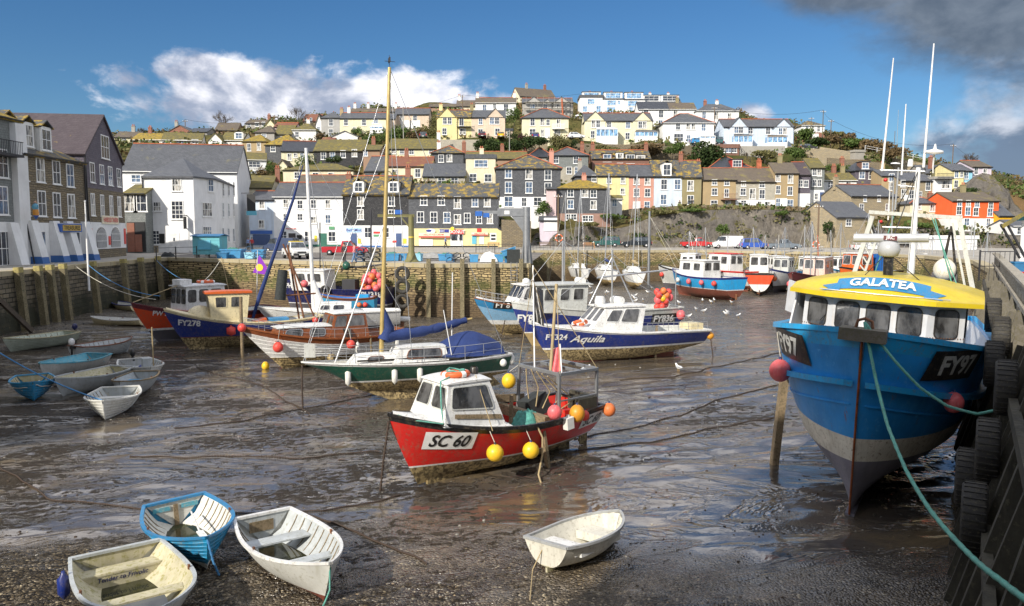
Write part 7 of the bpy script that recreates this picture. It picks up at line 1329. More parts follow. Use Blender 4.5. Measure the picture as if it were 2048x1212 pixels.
m=MB(); m.grid(lambda u,v:ban((u*2-1)*1.12,v),24,4); [m.add([ban(s*1.0,-.25),ban(s*1.45,-.3),ban(s*1.3,.05),ban(s*1.5,.45),ban(s*1.02,.6)],[(0,1,2,3,4)]) for s in(1,-1)]; bn=m.build('name_ribbon','boat_mid_blue',ro)
vs,fs=text_geo('GALATEA',.22,0,.045,1.22); m=MB(); m.add([onroof(v.x*1.0,lerp(.36,.80,.5+v.y/.36)-.10*(abs(v.x)/1.2)**2,.05) for v in vs],fs); m.build('lettering','boat_white',bn)
m=MB(); m.tube([onroof(-1.5,.10,.05),onroof(0,.05,.05),onroof(1.6,.08,.05)],.014,6); m.build('handrail','alloy',ro)
m=MB(); m.box(X1-3.3,X1-1.,1.1,1.3,5.3,5.55); m.box(X1-3.2,X1-.9,-1.35,-1.1,5.3,5.5); m.build('roof_boxes','boat_maroon',ro)
m=MB(); m.bar((X1-.8,-2.25,3.9),(X1-1.2,-2.15,5.1),.05,.75); m.bar((X1-.9,-2.2,5.0),(X1-1.4,-2.6,5.05),.05,.9); m.build('side_door','trawler_white',wh)
# masts and radar
def gp(px,py,y=0.): return tuple(pxloc(o,px,py,y))
def gX(px,py,X):   # point on the trawler's cross plane at boat x = X
    Mi=(Matrix.Translation(G.location)@G.rotation_euler.to_matrix().to_4x4()).inverted(); C=Mi@Vector((0,0,CAMZ)); d=Mi.to_3x3()@ray(px,py); s=(X-C.x)/d.x; return tuple(C+d*s)
XA=X1-1.6; a=gX(1775,572,XA); b=gX(1777,512,XA); m=MB(); m.tube([a,b],.13,8); m.build('radar_post','boat_black',wh)
m=MB(); c=Vector(gX(1778,497,XA)); m.lathe([(.1,-.24),(.25,-.2),(.3,-.02),(.24,.16),(.1,.22),(.01,.23)],14,0,Matrix.Translation(c)); m.build('radar_motor','radar_grey',wh)
c0=Vector(gX(1708,476,XA)); c1=Vector(gX(1858,476,XA)); m=MB(); m.tube([c0,c1],.12,14); m.bar(c0+Vector((0,0,-.14)),c1+Vector((0,0,-.14)),.08,.02); rd=m.build('radar_scanner','radar_grey',wh)
cc=(c0+c1)/2; m=MB(); m.box(-.011+.125,.014+.125,-.17,.17,-.06,.06,0,Matrix.Translation(cc)); nb=m.build('name_board','boat_maroon',rd); vs,fs=text_geo('JRC',.09,0,.04,1.1); m=MB(); m.add([cc+Vector((.142,v.x,v.y)) for v in vs],fs); m.build('lettering','boat_white',nb)
XG=X1-4.3; TL=gX(1745,432,XG);TR=gX(1918,436,XG);FL=gX(1688,612,XG);FR=gX(1952,612,XG)
m=MB(); m.bar(FL,TL,.16,.13); m.bar(FR,TR,.16,.13); m.bar(gX(1738,424,XG),gX(1925,436,XG),.11,.11); m.bar(gX(1706,610,XG),gX(1756,470,XG),.07); m.bar(gX(1935,600,XG),gX(1905,445,XG),.06)
for t in np.linspace(.08,.9,9): m.bar(Vector(FL).lerp(Vector(TL),t),Vector(gX(1706,610,XG)).lerp(Vector(gX(1756,470,XG)),t),.04)
m.build('gantry','boat_pale_grey',o)
m=MB(); m.tube([gX(1820,565,XG),gX(1837,335,XG)],[.11,.07],10); m.build('mast','mast_white',o); XC=XG
m=MB(); m.tube([gX(1760,340,XC),gX(1850,343,XC)],.03,6); m.tube([gX(1790,420,XC),gX(1797,335,XC)],.03,6); m.tube([gX(1765,454,XC),gX(1835,456,XC)],.03,6); m.tube([gX(1793,370,XC),gX(1832,374,XC)],.02,6); m.tube([gX(1783,472,XC),gX(1787,360,XC)],.025,6); m.build('aerial_frame','alloy',o)
for a,b,r in(((1764,342),(1787,116),.035),((1803,350),(1812,208),.03),((1847,335),(1868,87),.04),((1776,440),(1781,362),.022)): m=MB(); m.tube([gX(*a,XC),gX(*b,XC)],[r,r*.5],8); m.build('whip_aerial','mast_white',o)
for (x,y,mm,r) in((1771,360,'lamp_red',.06),(1833,360,'door_green',.06),(1762,443,'lamp_red',.05)): m=MB(); m.ball(gX(x,y,XC),r); m.build('navigation_light',mm,o)
m=MB(); c=Vector(gX(1869,305,XC)); m.lathe([(.02,-.4),(.03,-.06),(.25,-.02),(.24,.05),(.05,.1),(.02,.25)],14,0,Matrix.Translation(c)); m.tube([c-Vector((0,0,.4)),Vector(gX(1866,346,XC))],.02,6); m.build('satellite_dome','mast_white',o)
m=MB(); m.lathe([(.08,0),(.07,.2),(.05,.22)],10,0,Matrix.Translation(gX(1820,333,XC))); m.lathe([(.14,0),(.13,.03),(.03,.05)],12,0,Matrix.Translation(gX(1791,328,XC))); m.build('gps_domes','mast_white',o)
m=MB(); c=Vector(gX(1843,340,XC)); m.tube([c+Vector((.0,.1*math.cos(a),.1*math.sin(a))) for a in np.linspace(0,2*PI,16)],.018,6); m.build('direction_loop','boat_black',o)
XD=X1-5.2; m=MB(); [m.tube([gX(*p,XD),gX(1903,452,XD)],.035,6) for p in((1868,600),(1885,545),(1918,600),(1912,560))]; m.build('tripod','boat_black',o); m=MB(); m.grid(lambda u,v:tuple(Vector(gX(lerp(1868,1908,u),lerp(585,547,v),XD))),1,1); c=Vector(gX(1887,566,XD)); m.box(-.05,.05,-.35,.35,-.3,.3,0,Matrix.Translation(c)); m.build('steel_plate','boat_antifoul_grey',o)
buoy('rusty cream mooring float in the tripod behind the trawler rig',Wp(o,gX(1889,540,XD+.1)),.33,'trawler_cream')
T0=gX(1837,340,XG); stays(o,[(gX(1640,640,X1),gX(1775,505,XA)),(gX(1906,620,X1-.5),gX(1775,505,XA)),(gX(1775,505,XA),T0),(gX(1688,600,XG),T0),(gX(1800,470,XC),gX(1906,610,XG)),(gX(1815,470,XC),gX(1840,600,XG))],.014,'boat_black')
stays(o,[(gX(1868,430,XG),gX(1925,650,XG+1)),(gX(1862,430,XG),gX(1925,600,XG+1)),(gX(1790,425,XG),gX(1745,560,XG))],.018,'rope_green','halyards')
buoy('pink buoy hanging on the left shoulder of the blue trawler',Wp(o,H.surf(L*.83,3.25,-1,.28)),.30,'buoy_pink',to=Wp(o,H.surf(L*.83,4.3,-1,.08))); buoy('pink buoy squeezed between the trawler and the quay',Wp(o,H.surf(L*.84,3.1,1,.22)),.24,'buoy_pink')
m=MB(); m.bar((0,0,0),(.35,.1,3.6),.2,.26); p=on(1548,930,0); tag(m.build('leg_prop','old_wood',None,p,(0,0,0)),'long timber leg propping the left side of the blue trawler','prop')
bow=Wp(o,(L*.99,0,5.0))
rope('thick green mooring rope running from the trawler bow to the bottom right corner',[bow,at(1752,760,17.6),at(1775,850,16.4),at(1812,940,14.8),at(1860,1020,12.9),at(1930,1100,10.8),at(2000,1160,9.0),at(2110,1235,6.8)],.038,'rope_green',.02,10,bead=.08)
rope('second green mooring rope looping from the trawler bow to the quay piles',[bow,at(1790,722,17.6),at(1840,775,17.3),at(1895,812,17.0),at(1955,828,16.7),at(2040,808,16.4)],.034,'rope_green',.01,10,bead=.08)
# ---------- right hand quay
n_=Vector((-.861,.508,0)); 
def qp(Y,z,out=0): return Vector((1.7+.57*Y-(QZ-z)*.27,Y,z))+n_*out
def onwall(px,py,out=0):
    A=qp(14.5,0,out); r=ray(px,py); C=Vector((0,0,CAMZ)); s=(A-C).dot(n_)/r.dot(n_); return C+r*s
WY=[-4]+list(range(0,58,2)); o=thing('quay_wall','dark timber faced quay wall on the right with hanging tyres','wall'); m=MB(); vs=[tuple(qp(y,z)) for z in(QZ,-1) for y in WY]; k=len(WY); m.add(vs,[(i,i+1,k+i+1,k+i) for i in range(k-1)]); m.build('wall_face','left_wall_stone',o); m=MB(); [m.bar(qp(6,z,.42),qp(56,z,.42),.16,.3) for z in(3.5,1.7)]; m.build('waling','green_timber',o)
m=MB(); m.add([tuple(qp(-4,QZ)),tuple(qp(57,QZ)),(90,57,QZ),(90,-4,QZ)],[(0,1,2,3)]); tag(m.build('quay_deck','quay_paving'),kind='structure')
m=MB(); g=random.Random(3)
for i,y in enumerate(np.arange(9,56,1.15)): w=g.uniform(.2,.42); a=qp(y+g.uniform(-.25,.25),-.5,.25+g.uniform(0,.25)); b=qp(y,QZ+g.uniform(-.3,.45),.14); pl_=thing('quay_pile',['slimy green timber pile on the right quay at the picture edge','dark timber pile on the right quay beside the trawler','grey timber pile on the right quay beyond the trawler'][0 if y<14 else 1 if y<30 else 2],'pile',a,group='piles on the right quay'); q=MB(); q.bar((0,0,0),tuple(b-a),w,w+.06,0,tuple(n_)); q.build('post','green_timber' if y<20 else 'grey_timber',pl_)
o=thing('quay_fence','grey board fence along the top of the right hand quay','fence'); m=MB(); 
for y in np.arange(12,56,.55): a=qp(y,QZ,.02)-Vector((0,0,.6)); m.bar(a,a+Vector((0,0,1.75)),.04,.47,0,(n_.y,-n_.x,0))
m.build('boards','pale_timber',o); m=MB(); V2=Vector((0,0,1.18)); m.bar(qp(12,QZ)+V2,qp(56,QZ)+V2,.34,.09); V2=Vector((0,0,.5)); m.bar(qp(12,QZ,.12)+V2,qp(56,QZ,.12)+V2,.08,.14); m.build('top_rail','pale_timber',o)
for k,(x,y,r,YY,l) in enumerate(((2040,775,.58,16.5,'upper tyre fender nearest the picture edge, with a shiny rim'),(2016,728,.55,19,'tyre fender with pale lichen beside the trawler bow'),(2003,900,.62,15.2,'large tyre fender hanging low beside the trawler, upper of the near pair'),(1976,1035,.64,14,'lowest big tyre fender at bottom right, scuffed and muddy'),(1962,955,.6,16,'tyre fender half hidden behind the lowest pair'),(2030,672,.5,20.5,'tyre fender high on the quay behind the trawler cabin'),(2014,630,.5,23.5,'farthest tyre fender on the right quay wall'))):
    p=at(x-28,y,YY); tyre(l,p,r,.42,(R(90),0,math.atan2(n_.y,n_.x)+R(90)))
# market building
o=thing('market_building','quayside market building with turquoise boarded gable at the right edge','building',(28.2,46,QZ),(0,0,R(-31))); m=MB(); m.box(1.2,12,0,14,0,3.4); m.build('wall','grey_timber',o); m=MB(); m.prism([(.4,-.2,3.3),(6.5,-.2,3.3),(12.6,-.2,3.3),(6.5,-.2,7.6)],(0,.2,0)); gb=m.build('gable','turquoise_boards',o); m=MB(); [m.box(x,x+.05,-.25,-.2,3.3,3.3+min((x-.4)*.7,4)) for x in np.arange(.9,6.5,.45)]; m.build('battens','turquoise_paint',gb)
m=MB(); slab(m,[(-.3,-1.2,3.05),(6.5,-1.2,7.85),(6.5,14,7.85),(-.3,14,3.05)],.22); slab(m,[(6.5,-1.2,7.85),(13.3,-1.2,3.05),(13.3,14,3.05),(6.5,14,7.85)],.22); m.build('roof','olive_roof',o)
m=MB(); [m.box(x,x+.22,-.3,-.05,0,3.3) for x in(.7,3.2,6.)]; m.build('posts','white_frame',o); m=MB(); m.bar((.7,-.3,1.2),(-.3,-1,3.1),.1); m.bar((1.2,-.3,.8),(.0,-1.0,3.1),.1); m.build('brace','iron',o)
p=on(2046,520,QZ+.5); tub('dark blue tub on the right hand quay by the market building',2035,545,26,22,'tub_dark',None,44); tub('red fish box on the right hand quay at the picture edge',2046,560,22,16,'tub_red' if 0 else 'boat_red',None,40)
railing('blue and grey barrier on the right quay in front of the market',[(25.6,44,QZ),(27.5,44,QZ)],1.6,1,bars=.25)
# unseen buildings added behind the camera and on the left to cast shade
for lb,x0,x1,y0_,y1_,zt in (('tall unseen building added behind the camera to shade the trawler',-13,10,-14,-4,24),('lower unseen building added behind and left of the camera to shade the foreground',-40,-13.2,-14,-4,15.5)):
    o=thing('shade_building',lb,'building',(x0,y0_,0)); m=MB(); m.box(0,x1-x0,0,y1_-y0_,0,zt-2); m.build('wall','warm_stone',o); m=MB(); W_=x1-x0; D_=y1_-y0_; slab(m,[(-.2,-.3,zt-2),(W_+.2,-.3,zt-2),(W_+.2,D_/2,zt),(-.2,D_/2,zt)],.2); slab(m,[(W_+.2,D_+.3,zt-2),(-.2,D_+.3,zt-2),(-.2,D_/2,zt),(W_+.2,D_/2,zt)],.2); m.build('roof','slate_roof',o)
o=thing('shade_building','unseen row of buildings added on the left quay to shade the dinghies','building',(-41,6,0)); m=MB(); m.box(0,10,0,38,0,15.5); m.build('wall','warm_stone',o); m=MB(); m.box(-.3,10.3,-.3,38.3,15.5,15.8); m.build('roof','slate_roof',o)  # unseen row, added so that its shade covers the left dinghies
# ---------- the rest of the fleet
def wb(label,a,b,B,zs,cols,wl=.6,rake=.12,heel=0,name='fishing_boat',tr=.8,em=.42,eb=1.,full=2.3,tuck=.4,stripe=.07,strake=.14,inner='boat_pale_grey',deck='old_wood',follow=.55,rim=None,keel=True,group=None,trim=0,z=0.,bw=.03,q=1.3,fd=None,post=None,cl=0):
    B0,hd,l=pose(a,b); L=l/(1-rake); o=boat(label,B0,hd,heel,name,'yacht' if 'yacht' in name else 'boat',trim,group,z=z)
    H=Hull(L,B,zs[0],zs[1],zs[2],tr=tr,rake=rake,em=em,eb=eb,tuck=tuck,full=full,q=q,bw=bw)
    c=['boat_'+x if 'boat_'+x in _M else x for x in cols]; build_hull(H,o,[('a',wl),('a',wl+stripe),('t',strake)],c,30,clinker=cl); build_inside(H,o,0,inner,deck,.06,follow=follow); gunwale(H,o,rim or c[3],.1,.08,.05)
    if keel: m=MB(); m.bar((.3,0,.05),(L*(1-rake)*.98,0,.0),.12,.25); m.build('keel',c[0],o)
    if fd: m=MB(); m.grid(lambda u,v:(lerp(L*fd[0],L*.985,u),(v*2-1)*(H.half(lerp(fd[0],.985,u))-.05),H.zsh(lerp(fd[0],.985,u))+.04+.12*(1-(2*v-1)**2)),12,8); m.build('foredeck',fd[1],o)
    m=MB(); m.box(-.3,-.02,-.02,.02,.1,.7); m.lathe([(.04,-.02),(.3,0),(.04,.02)],5,0,Matrix.Translation((.15,0,.35))@Matrix.Rotation(R(90),4,'Y')); m.build('rudder','rusty_steel',o)
    return o,H
def bl(o,H,t,z,s,out=.2): return Wp(o,H.surf(H.L*t,z,s,out))
# PW 362
o,H=wb('orange red fishing boat PW 362 with white wheelhouse, partly behind the navy one',(316,684),(545,660),2.9,(2.55,1.6,1.7),('antifoul_grey','white','orange_red','maroon'),.75,rake=.16,strake=.26,stripe=.14); PW=o
wheelhouse(o,H.L*.42,H.L*.70,1.05,.98,1.5,3.45,.12,0,'boat_white','boat_white',.12,.08,side=[(.1,.36,.5,.88),(.44,.66,.5,.88),(.76,.94,.5,.88)],front=3,frame='boat_black'); 
m=MB(); m.box(H.L*.41,H.L*.71,-1.1,1.1,1.4,1.95); m.build('cabin_base','boat_orange_red',o)
for s in(1,-1): hull_text(H,o,'PW 362',H.L*.83,1.85,.3,s,'boat_white',slope=.1*-1 if s<0 else .1,sx=.85)
ring('orange and yellow liferaft ring on the roof of the orange red boat',Wp(o,(H.L*.5,0,3.68)),.5,'ring_orange',0,0); m=MB(); m.box(-.4,.4,-.5,.5,0,.35); tag(m.build('raft_box','boat_white',None,Wp(o,(H.L*.67,.1,3.55)),(0,0,o.rotation_euler.z)),'white box on the front of the orange red boat roof','box')
stays(o,[((H.L*.99,0,2.6),(H.L*.68,.2,3.6)),((H.L*.3,0,1.4),tuple(pxloc(o,443,515)))],.03,'rope_tan')
# FY278
o,H=wb('navy and cream fishing boat FY278 with cream wheelhouse and orange roof',(380,699),(640,684),2.9,(2.45,1.5,1.75),('muddy_cream','antifoul_red','deep_blue','cream'),.72,rake=.15,strake=.13,stripe=.04,fd=(.55,'boat_cream'),heel=R(2),rim='boat_cream'); FY=o
w_,Q=wheelhouse(o,H.L*.50,H.L*.72,1.0,1.0,1.5,3.3,-.1,-.22,'boat_cream','boat_orange',.14,.14,side=[(.2,.45,.55,.88),(.58,.84,.55,.88)],front=3,frame='boat_cream',wr=.06); m=MB(); m.ball((H.L*.78,0,1.9),.8,0,14,8,(1.0,1.0,.9)); m.build('fore_cuddy','boat_cream',o)
for t,x_ in((.85,1),(.2,1)): hull_text(H,o,'FY278',H.L*t,1.62 if t>.5 else 1.25,.34,1,'boat_white',slope=.08 if t>.5 else -.03,bold=.05)
hull_text(H,o,'FY278',H.L*.85,1.62,.34,-1,'boat_white',bold=.05)
m=MB(); m.tube([(H.L*.12,-.9,1.4),tuple(pxloc(o,575,490))],.06,6); m.tube([(H.L*.12,.9,1.4),tuple(pxloc(o,575,490))],.06,6); m.tube([tuple(pxloc(o,640,660)),tuple(pxloc(o,566,488))],.05,6); m.tube([(H.L*.3,0,3.0),(H.L*.02,0,3.1)],.05,6); m.build('a_frame','rusty_steel',o)
m=MB(); m.grid(lambda u,v:tuple(pxloc(o,557+10*u,590-45*v))[0:3],1,1); m.tube([tuple(pxloc(o,566,540)),tuple(pxloc(o,560,600))],[.3,.35],8); m.build('hanging_nets','net_black',o)
m=MB(); m.box(0,1.2,-.5,.5,0,.35); tag(m.build('fish_box','tub_blue',None,Wp(o,(H.L*.22,.2,1.35)),(0,0,o.rotation_euler.z)),'blue fish box in the stern of the navy and cream boat','box'); m=MB(); m.box(0,.8,-.4,.4,0,.4); tag(m.build('fish_box','boat_orange',None,Wp(o,(H.L*.36,.3,1.35)),(0,.2,o.rotation_euler.z)),'orange fish box in the stern of the navy and cream boat','box')
fender('plump faded red fender amidships on the navy and cream boat',bl(o,H,.6,1.1,1,.25),.55,.26,'buoy_red'); buoy('red buoy on the quarter of the navy and cream boat',bl(o,H,.28,1.05,1,.2),.24,'buoy_red'); buoy('small red buoy near the stern number of the navy and cream boat',bl(o,H,.06,1.5,1,.2),.18,'buoy_red')
# white and mahogany cruiser
o,H=wb('white clinker motor cruiser with mahogany cabin and brown sheer strake',(566,737),(808,716),2.9,(2.3,1.5,1.6),('muddy_cream','white','white','varnish'),.62,rake=.24,strake=.3,stripe=.02,inner='varnish',follow=.35,name='motor_cruiser',cl=14,eb=.85,q=1.1); CR=o
w_,Q=wheelhouse(o,H.L*.50,H.L*.82,.95,.85,1.5,2.15,.25,0,'varnish','boat_white',.1,.05,side=[(.12,.4,.3,.85),(.55,.85,.3,.85)],name='cabin',frame='alloy',wr=.12,taper=.7,glass='cabin_glass'); wheelhouse(o,H.L*.27,H.L*.52,1.05,.85,1.45,2.75,.45,.15,'varnish','boat_white',.08,.06,side=[(.08,.55,.5,.92),(.62,.95,.5,.92)],front=2,frame='varnish',wr=.06)
rails(o,H,.12,.97,.5,9); [fender(l,bl(o,H,t,1.0,1,.14),.6,.11,c,to=bl(o,H,t,1.7,1,.03)) for t,c,l in((.36,'fender_white','white fender on the mahogany cruiser, left of the mast'),(.1,'fender_white','white fender by the stern of the mahogany cruiser'))]
buoy('dull red buoy hanging at the bow of the mahogany cruiser',bl(o,H,.80,1.25,1,.35),.25,'buoy_red',to=bl(o,H,.8,2.2,1,.1)); buoy('bright red buoy with white band amidships on the mahogany cruiser',bl(o,H,.42,1.25,1,.5),.22,'buoy_red',to=bl(o,H,.42,2.0,1,.1)); buoy('olive float at the waterline of the mahogany cruiser',bl(o,H,.52,.62,1,.6),.2,'muddy_cream'); buoy('red buoy at the bow tip of the mahogany cruiser',Wp(o,(H.L*.99,.2,2.25)),.2,'buoy_red')
m=MB(); [m.bar((H.L*.40+k*.25,1.0,2.0),(H.L*.38+k*.25,1.42,1.15),.05,.14) for k in range(2)]; m.build('side_flaps','boat_black',o); m=MB(); m.tube([(H.L*.27,1.35,-.1),(H.L*.28,1.4,1.6)],.06,6); m.build('beaching_leg','old_wood',o)
# green yacht
gA=on(603,728,1.75);gB=on(1012,701,1.75); d=gA-gB; hd=math.atan2(d.y,d.x); L=d.length
o=boat('dark green and white sailing yacht with blue boom cover and tall golden mast',Vector((gB.x,gB.y,0)),hd,R(3),'sailing_yacht'); o['category']='yacht'; Y=H=Hull(L,2.7,1.8,1.55,1.65,tr=.55,rake=.2,em=.62,eb=.9,tuck=.62,full=2.0,q=1.2); H.zk=(lambda f:(lambda t:.38+f(t)*.6+.75*max(0,(t-.72)/.28)**2))(H.zk)
build_hull(H,o,[('a',.86),('a',.93),('t',.09)],['muddy_cream','boat_white','boat_green','boat_white'],36); build_inside(H,o,0,'boat_off_white','boat_off_white',.05,follow=.06,name='deck'); gunwale(H,o,'boat_white',.06,.06,.03)
m=MB()
for s in(1,-1): m.add([(L*.80,s*.05,.75),(L*.60,s*.10,.02),(L*.43,s*.10,.02),(L*.36,s*.06,.75)],[(0,1,2,3) if s>0 else (3,2,1,0)])
m.v+=[]; a=len(m.v)-8; m.add([m.v[a+i] for i in(0,1,2,3,4,5,6,7)],[(0,4,5,1),(1,5,6,2),(2,6,7,3)]); m.build('keel','muddy_cream',o)
m=MB(); m.prism([(L*.10,-.03,.9),(L*.155,-.03,.9),(L*.12,-.03,.12),(L*.03,-.03,.28)],(0,.06,0)); m.build('rudder','muddy_cream',o); m=MB(); m.lathe([(.03,-.03),(.2,0),(.03,.03)],3,0,Matrix.Translation((L*.2,0,.55))@Matrix.Rotation(R(90),4,'Y')); m.build('propeller','rusty_steel',o)
w_,Q=wheelhouse(o,L*.33,L*.60,.82,.68,1.58,2.18,.35,.1,'boat_white','boat_white',.03,.04,side=[(.12,.78,.3,.85)],name='cabin',frame='teak_rail',wr=.12,taper=.85,glass='cabin_glass'); wheelhouse(o,L*.58,L*.79,.66,.5,1.62,1.95,.3,0,'boat_white','boat_white',.02,.03,side=[(.3,.65,.3,.8)],name='cabin',frame='teak_rail',taper=.6)
m=MB(); [m.bar((L*.33,s*.83,1.72),(L*.76,s*.53,1.76),.012,.07) for s in(1,-1)]; m.build('cove_line','boat_black',o)
mb_=pxloc(o,762,692); mt=pxloc(o,779,135); mb_.z=1.9; mast(o,tuple(mb_),tuple(mt),.10,.07,'mast_gold'); m=MB(); mt=Vector(mt); m.tube([mt,mt+Vector((0,0,.5))],.012,4); m.tube([mt+Vector((-.25,0,.25)),mt+Vector((.2,0,.25))],.012,4); m.box(-.02,.02,-.12,.12,.2,.4,0,Matrix.Translation(mt)); m.build('wind_vane','boat_black',o)
bw_=Vector(mb_)+Vector((-.15,0,.75)); be=Vector(pxloc(o,932,640)); m=MB(); P=[bw_.lerp(be,t)-Vector((0,0,.10*math.sin(PI*t))) for t in np.linspace(0,1,16)]; m.tube(P,[.26-.12*t+.03*math.sin(i*2.1) for i,t in enumerate(np.linspace(0,1,16))],10); pk=Vector(pxloc(o,768,617)); m.tube([bw_+Vector((0,0,-.15)),bw_+Vector((-.2,0,.35)),pk],[.3,.24,.05],8); m.build('sail_cover','canvas_blue',o); m=MB(); m.tube([be,Vector(pxloc(o,944,637))],.05,8); m.build('boom','mast_gold',o); m=MB(); [m.tube([p+Vector((0,.16*math.cos(a),.16*math.sin(a)-.02)) for a in np.linspace(0,2*PI,9)],.012,4) for p in P[3:15:3]]; m.build('sail_ties','rope_white',o)
m=MB(); m.grid(lambda u,v:(lerp(L*.04,L*.36,u),(v*2-1)*1.12*(.75+.25*math.sin(PI*u)),1.7+(1-(abs(2*v-1))**1.6)*(.25+.75*math.sin(PI*(.15+.7*u))**1.5)+.03*noise.noise(Vector((u*7,v*7,0)))),22,14); m.build('cockpit_tent','canvas_blue',o)
rails(o,H,.06,.98,.62,9,bow=True); jw=Vector(mt); stays(o,[((L*.99,0,1.85),tuple(jw)),((.05,0,1.8),tuple(jw)),((L*.52,1.1,1.7),tuple(jw*1)),((L*.52,-1.1,1.7),tuple(jw)),((L*.99,0,1.85),tuple(Vector(mb_).lerp(jw,.75)))],.013)
m=MB(); a=Vector(pxloc(o,678,725));b=Vector(pxloc(o,768,448)); m.tube([(L*.86,.5,1.75),b],.03,6); m.build('spinnaker_pole','mast_white',o); m=MB(); [m.tube([Vector(pxloc(o,903,715)),Vector(pxloc(o,905,y))],.025,6) for y in(545,)]; m.tube([(L*.32,.9,1.8),tuple(pxloc(o,887,620,.9))],.02,6); m.build('whip_aerial','mast_white',o)
for t,l in((.80,'white fender nearest the bow of the green yacht'),(.60,'white fender second from the bow of the green yacht'),(.485,'white fender amidships on the green yacht')): fender(l,bl(o,H,t,1.12,1,.13),.62,.12,'fender_white',to=bl(o,H,t,1.75,1,.03),group='fenders of the green yacht')
buoy('round white fender near the stern of the green yacht',bl(o,H,.055,1.3,1,.15),.16,'fender_white'); fender('stubby white fender at the stern corner of the green yacht',Wp(o,(-.08,.5,1.4)),.42,.13,'fender_white')
rope('rusty chain hanging from the bow of the green yacht to the mud',[Wp(o,(L*.995,0,1.7)),Wp(o,(L*1.0,.05,.8)),Wp(o,(L*1.0,.05,-.02))],.035,'chain_rust',0,18,name='chain',cat='chain',bead=.4); m=MB(); m.box(-.22,.22,-.01,.01,-.3,.25); tag(m.build('sign_board','boat_pale_grey',None,Wp(o,(L*.965,.25,2.3)),(0,0,.1)),'small grey notice board on the pulpit of the green yacht','sign')
# white sloop behind
o,H=wb('white sloop with white mast, white boom cover and blue furled jib, mostly hidden',(575,668),(800,662),2.6,(1.9,1.5,1.5),('antifoul_grey','white','white','white'),.5,rake=.2,tr=.6,name='sailing_yacht',follow=.08,inner='boat_white',deck='boat_white',em=.55); b0=pxloc(o,628,640); b0.z=1.5; t0=pxloc(o,612,296); mast(o,tuple(b0),tuple(t0),.14,.1); e0=pxloc(o,820,648); g0_=pxloc(o,640,612); m=MB(); P=[Vector(g0_).lerp(Vector(e0)+Vector((0,0,.35)),t)-Vector((0,0,.25*math.sin(PI*t))) for t in np.linspace(0,1,12)]; m.tube([Vector(pxloc(o,626,560))]+P,[.12]+[.36-.2*t for t in np.linspace(0,1,12)],10); m.build('sail_cover','canvas_white',o); stays(o,[(tuple(t0),tuple(pxloc(o,497,660))),(tuple(t0),(0,0,1.6)),(tuple(t0),(H.L*.5,1.2,1.6)),(tuple(t0),(H.L*.5,-1.2,1.6))],.015)
m=MB(); m.tube([Vector(pxloc(o,606,330)),Vector(pxloc(o,586,400)),Vector(pxloc(o,520,590)),Vector(pxloc(o,500,655))],[.03,.09,.14,.08],8); m.build('furled_jib','canvas_blue',o); wheelhouse(o,H.L*.35,H.L*.62,.8,.6,1.5,2.1,.3,0,'boat_white','boat_white',.02,.04,side=[(.2,.5,.3,.8),(.6,.85,.3,.8)],name='cabin')
# PH318
o,H=wb('dark navy fishing boat PH318 with white wheelhouse against the ochre wall',(585,628),(780,632),3.0,(3.0,2.2,2.3),('antifoul_grey','white','navy','navy'),.95,rake=.08,stripe=.06,inner='boat_navy',tuck=.5); PH=o
wheelhouse(o,H.L*.55,H.L*.86,1.1,1.15,2.1,3.75,-.25,.1,'boat_white','boat_white',.1,.08,side=[(.1,.48,.45,.85),(.56,.78,.45,.85)],front=3,frame='boat_white'); hull_text(H,o,'PH318',H.L*.88,2.45,.42,1,'boat_white',bold=.05); hull_text(H,o,'PH318',H.L*.12,1.85,.45,1,'boat_white',bold=.05); hull_text(H,o,'PH318',H.L*.88,2.45,.42,-1,'boat_white',bold=.05)
m=MB(); m.tube([tuple(pxloc(o,640,565)),tuple(pxloc(o,640,445))],.05,6); m.tube([tuple(pxloc(o,742,560)),tuple(pxloc(o,742,420))],.07,6); m.tube([(H.L*.45,0,3.9),(.2,0,4.3)],.07,6); m.box(H.L*.3,H.L*.42,-.5,.5,2.1,3.0); m.build('mast_and_winch','iron',o)
g=random.Random(5)
for k in range(20): x=g.uniform(728,762); y=g.uniform(545,580); buoy('pink buoy in the big bunch on the navy boat by the ochre wall',Wp(o,pxloc(o,x,y,g.uniform(-.3,.7))),.27,'buoy_pink' if k%4 else 'buoy_orange',group='bunch of pink buoys')
buoy('pink buoy alone near the bow number of the navy boat at the wall',Wp(o,pxloc(o,609,568,1.75)),.3,'buoy_pink'); buoy('dark green float on the roof line of the navy boat at the wall',Wp(o,pxloc(o,693,532,.4)),.33,'boat_green'); buoy('muddy pink buoy below the big bunch on the navy boat',Wp(o,pxloc(o,752,577,1.8)),.28,'buoy_pink'); tyre('yellow green tyre fender on the side of the navy boat at the wall',Wp(o,pxloc(o,650,580,1.7)),.38,.2,(R(90),0,0))
o,H=wb('light blue open boat with red buoys along its side, moored below the navy one',(636,640),(752,640),2.2,(2.25,1.75,1.85),('antifoul_grey','sky_blue','sky_blue','teak_rail'),.8,rake=.1,follow=.4,inner='boat_blue',deck='old_wood')
for t,c,l in((.85,'buoy_red','red buoy nearest the bow of the light blue open boat'),(.42,'buoy_red','red buoy amidships on the light blue open boat'),(.22,'buoy_orange','orange buoy near the stern of the light blue open boat'),(.13,'buoy_red','red buoy at the stern of the light blue open boat')): buoy(l,bl(o,H,t,1.3,1,.2),.2,c)
m=MB(); m.box(.5,1.5,-.4,.4,1.7,2.05); tag(m.build('fish_box','boat_workblue',None,o.location,(0,0,o.rotation_euler.z)),'bright blue fish box in the light blue open boat','box')
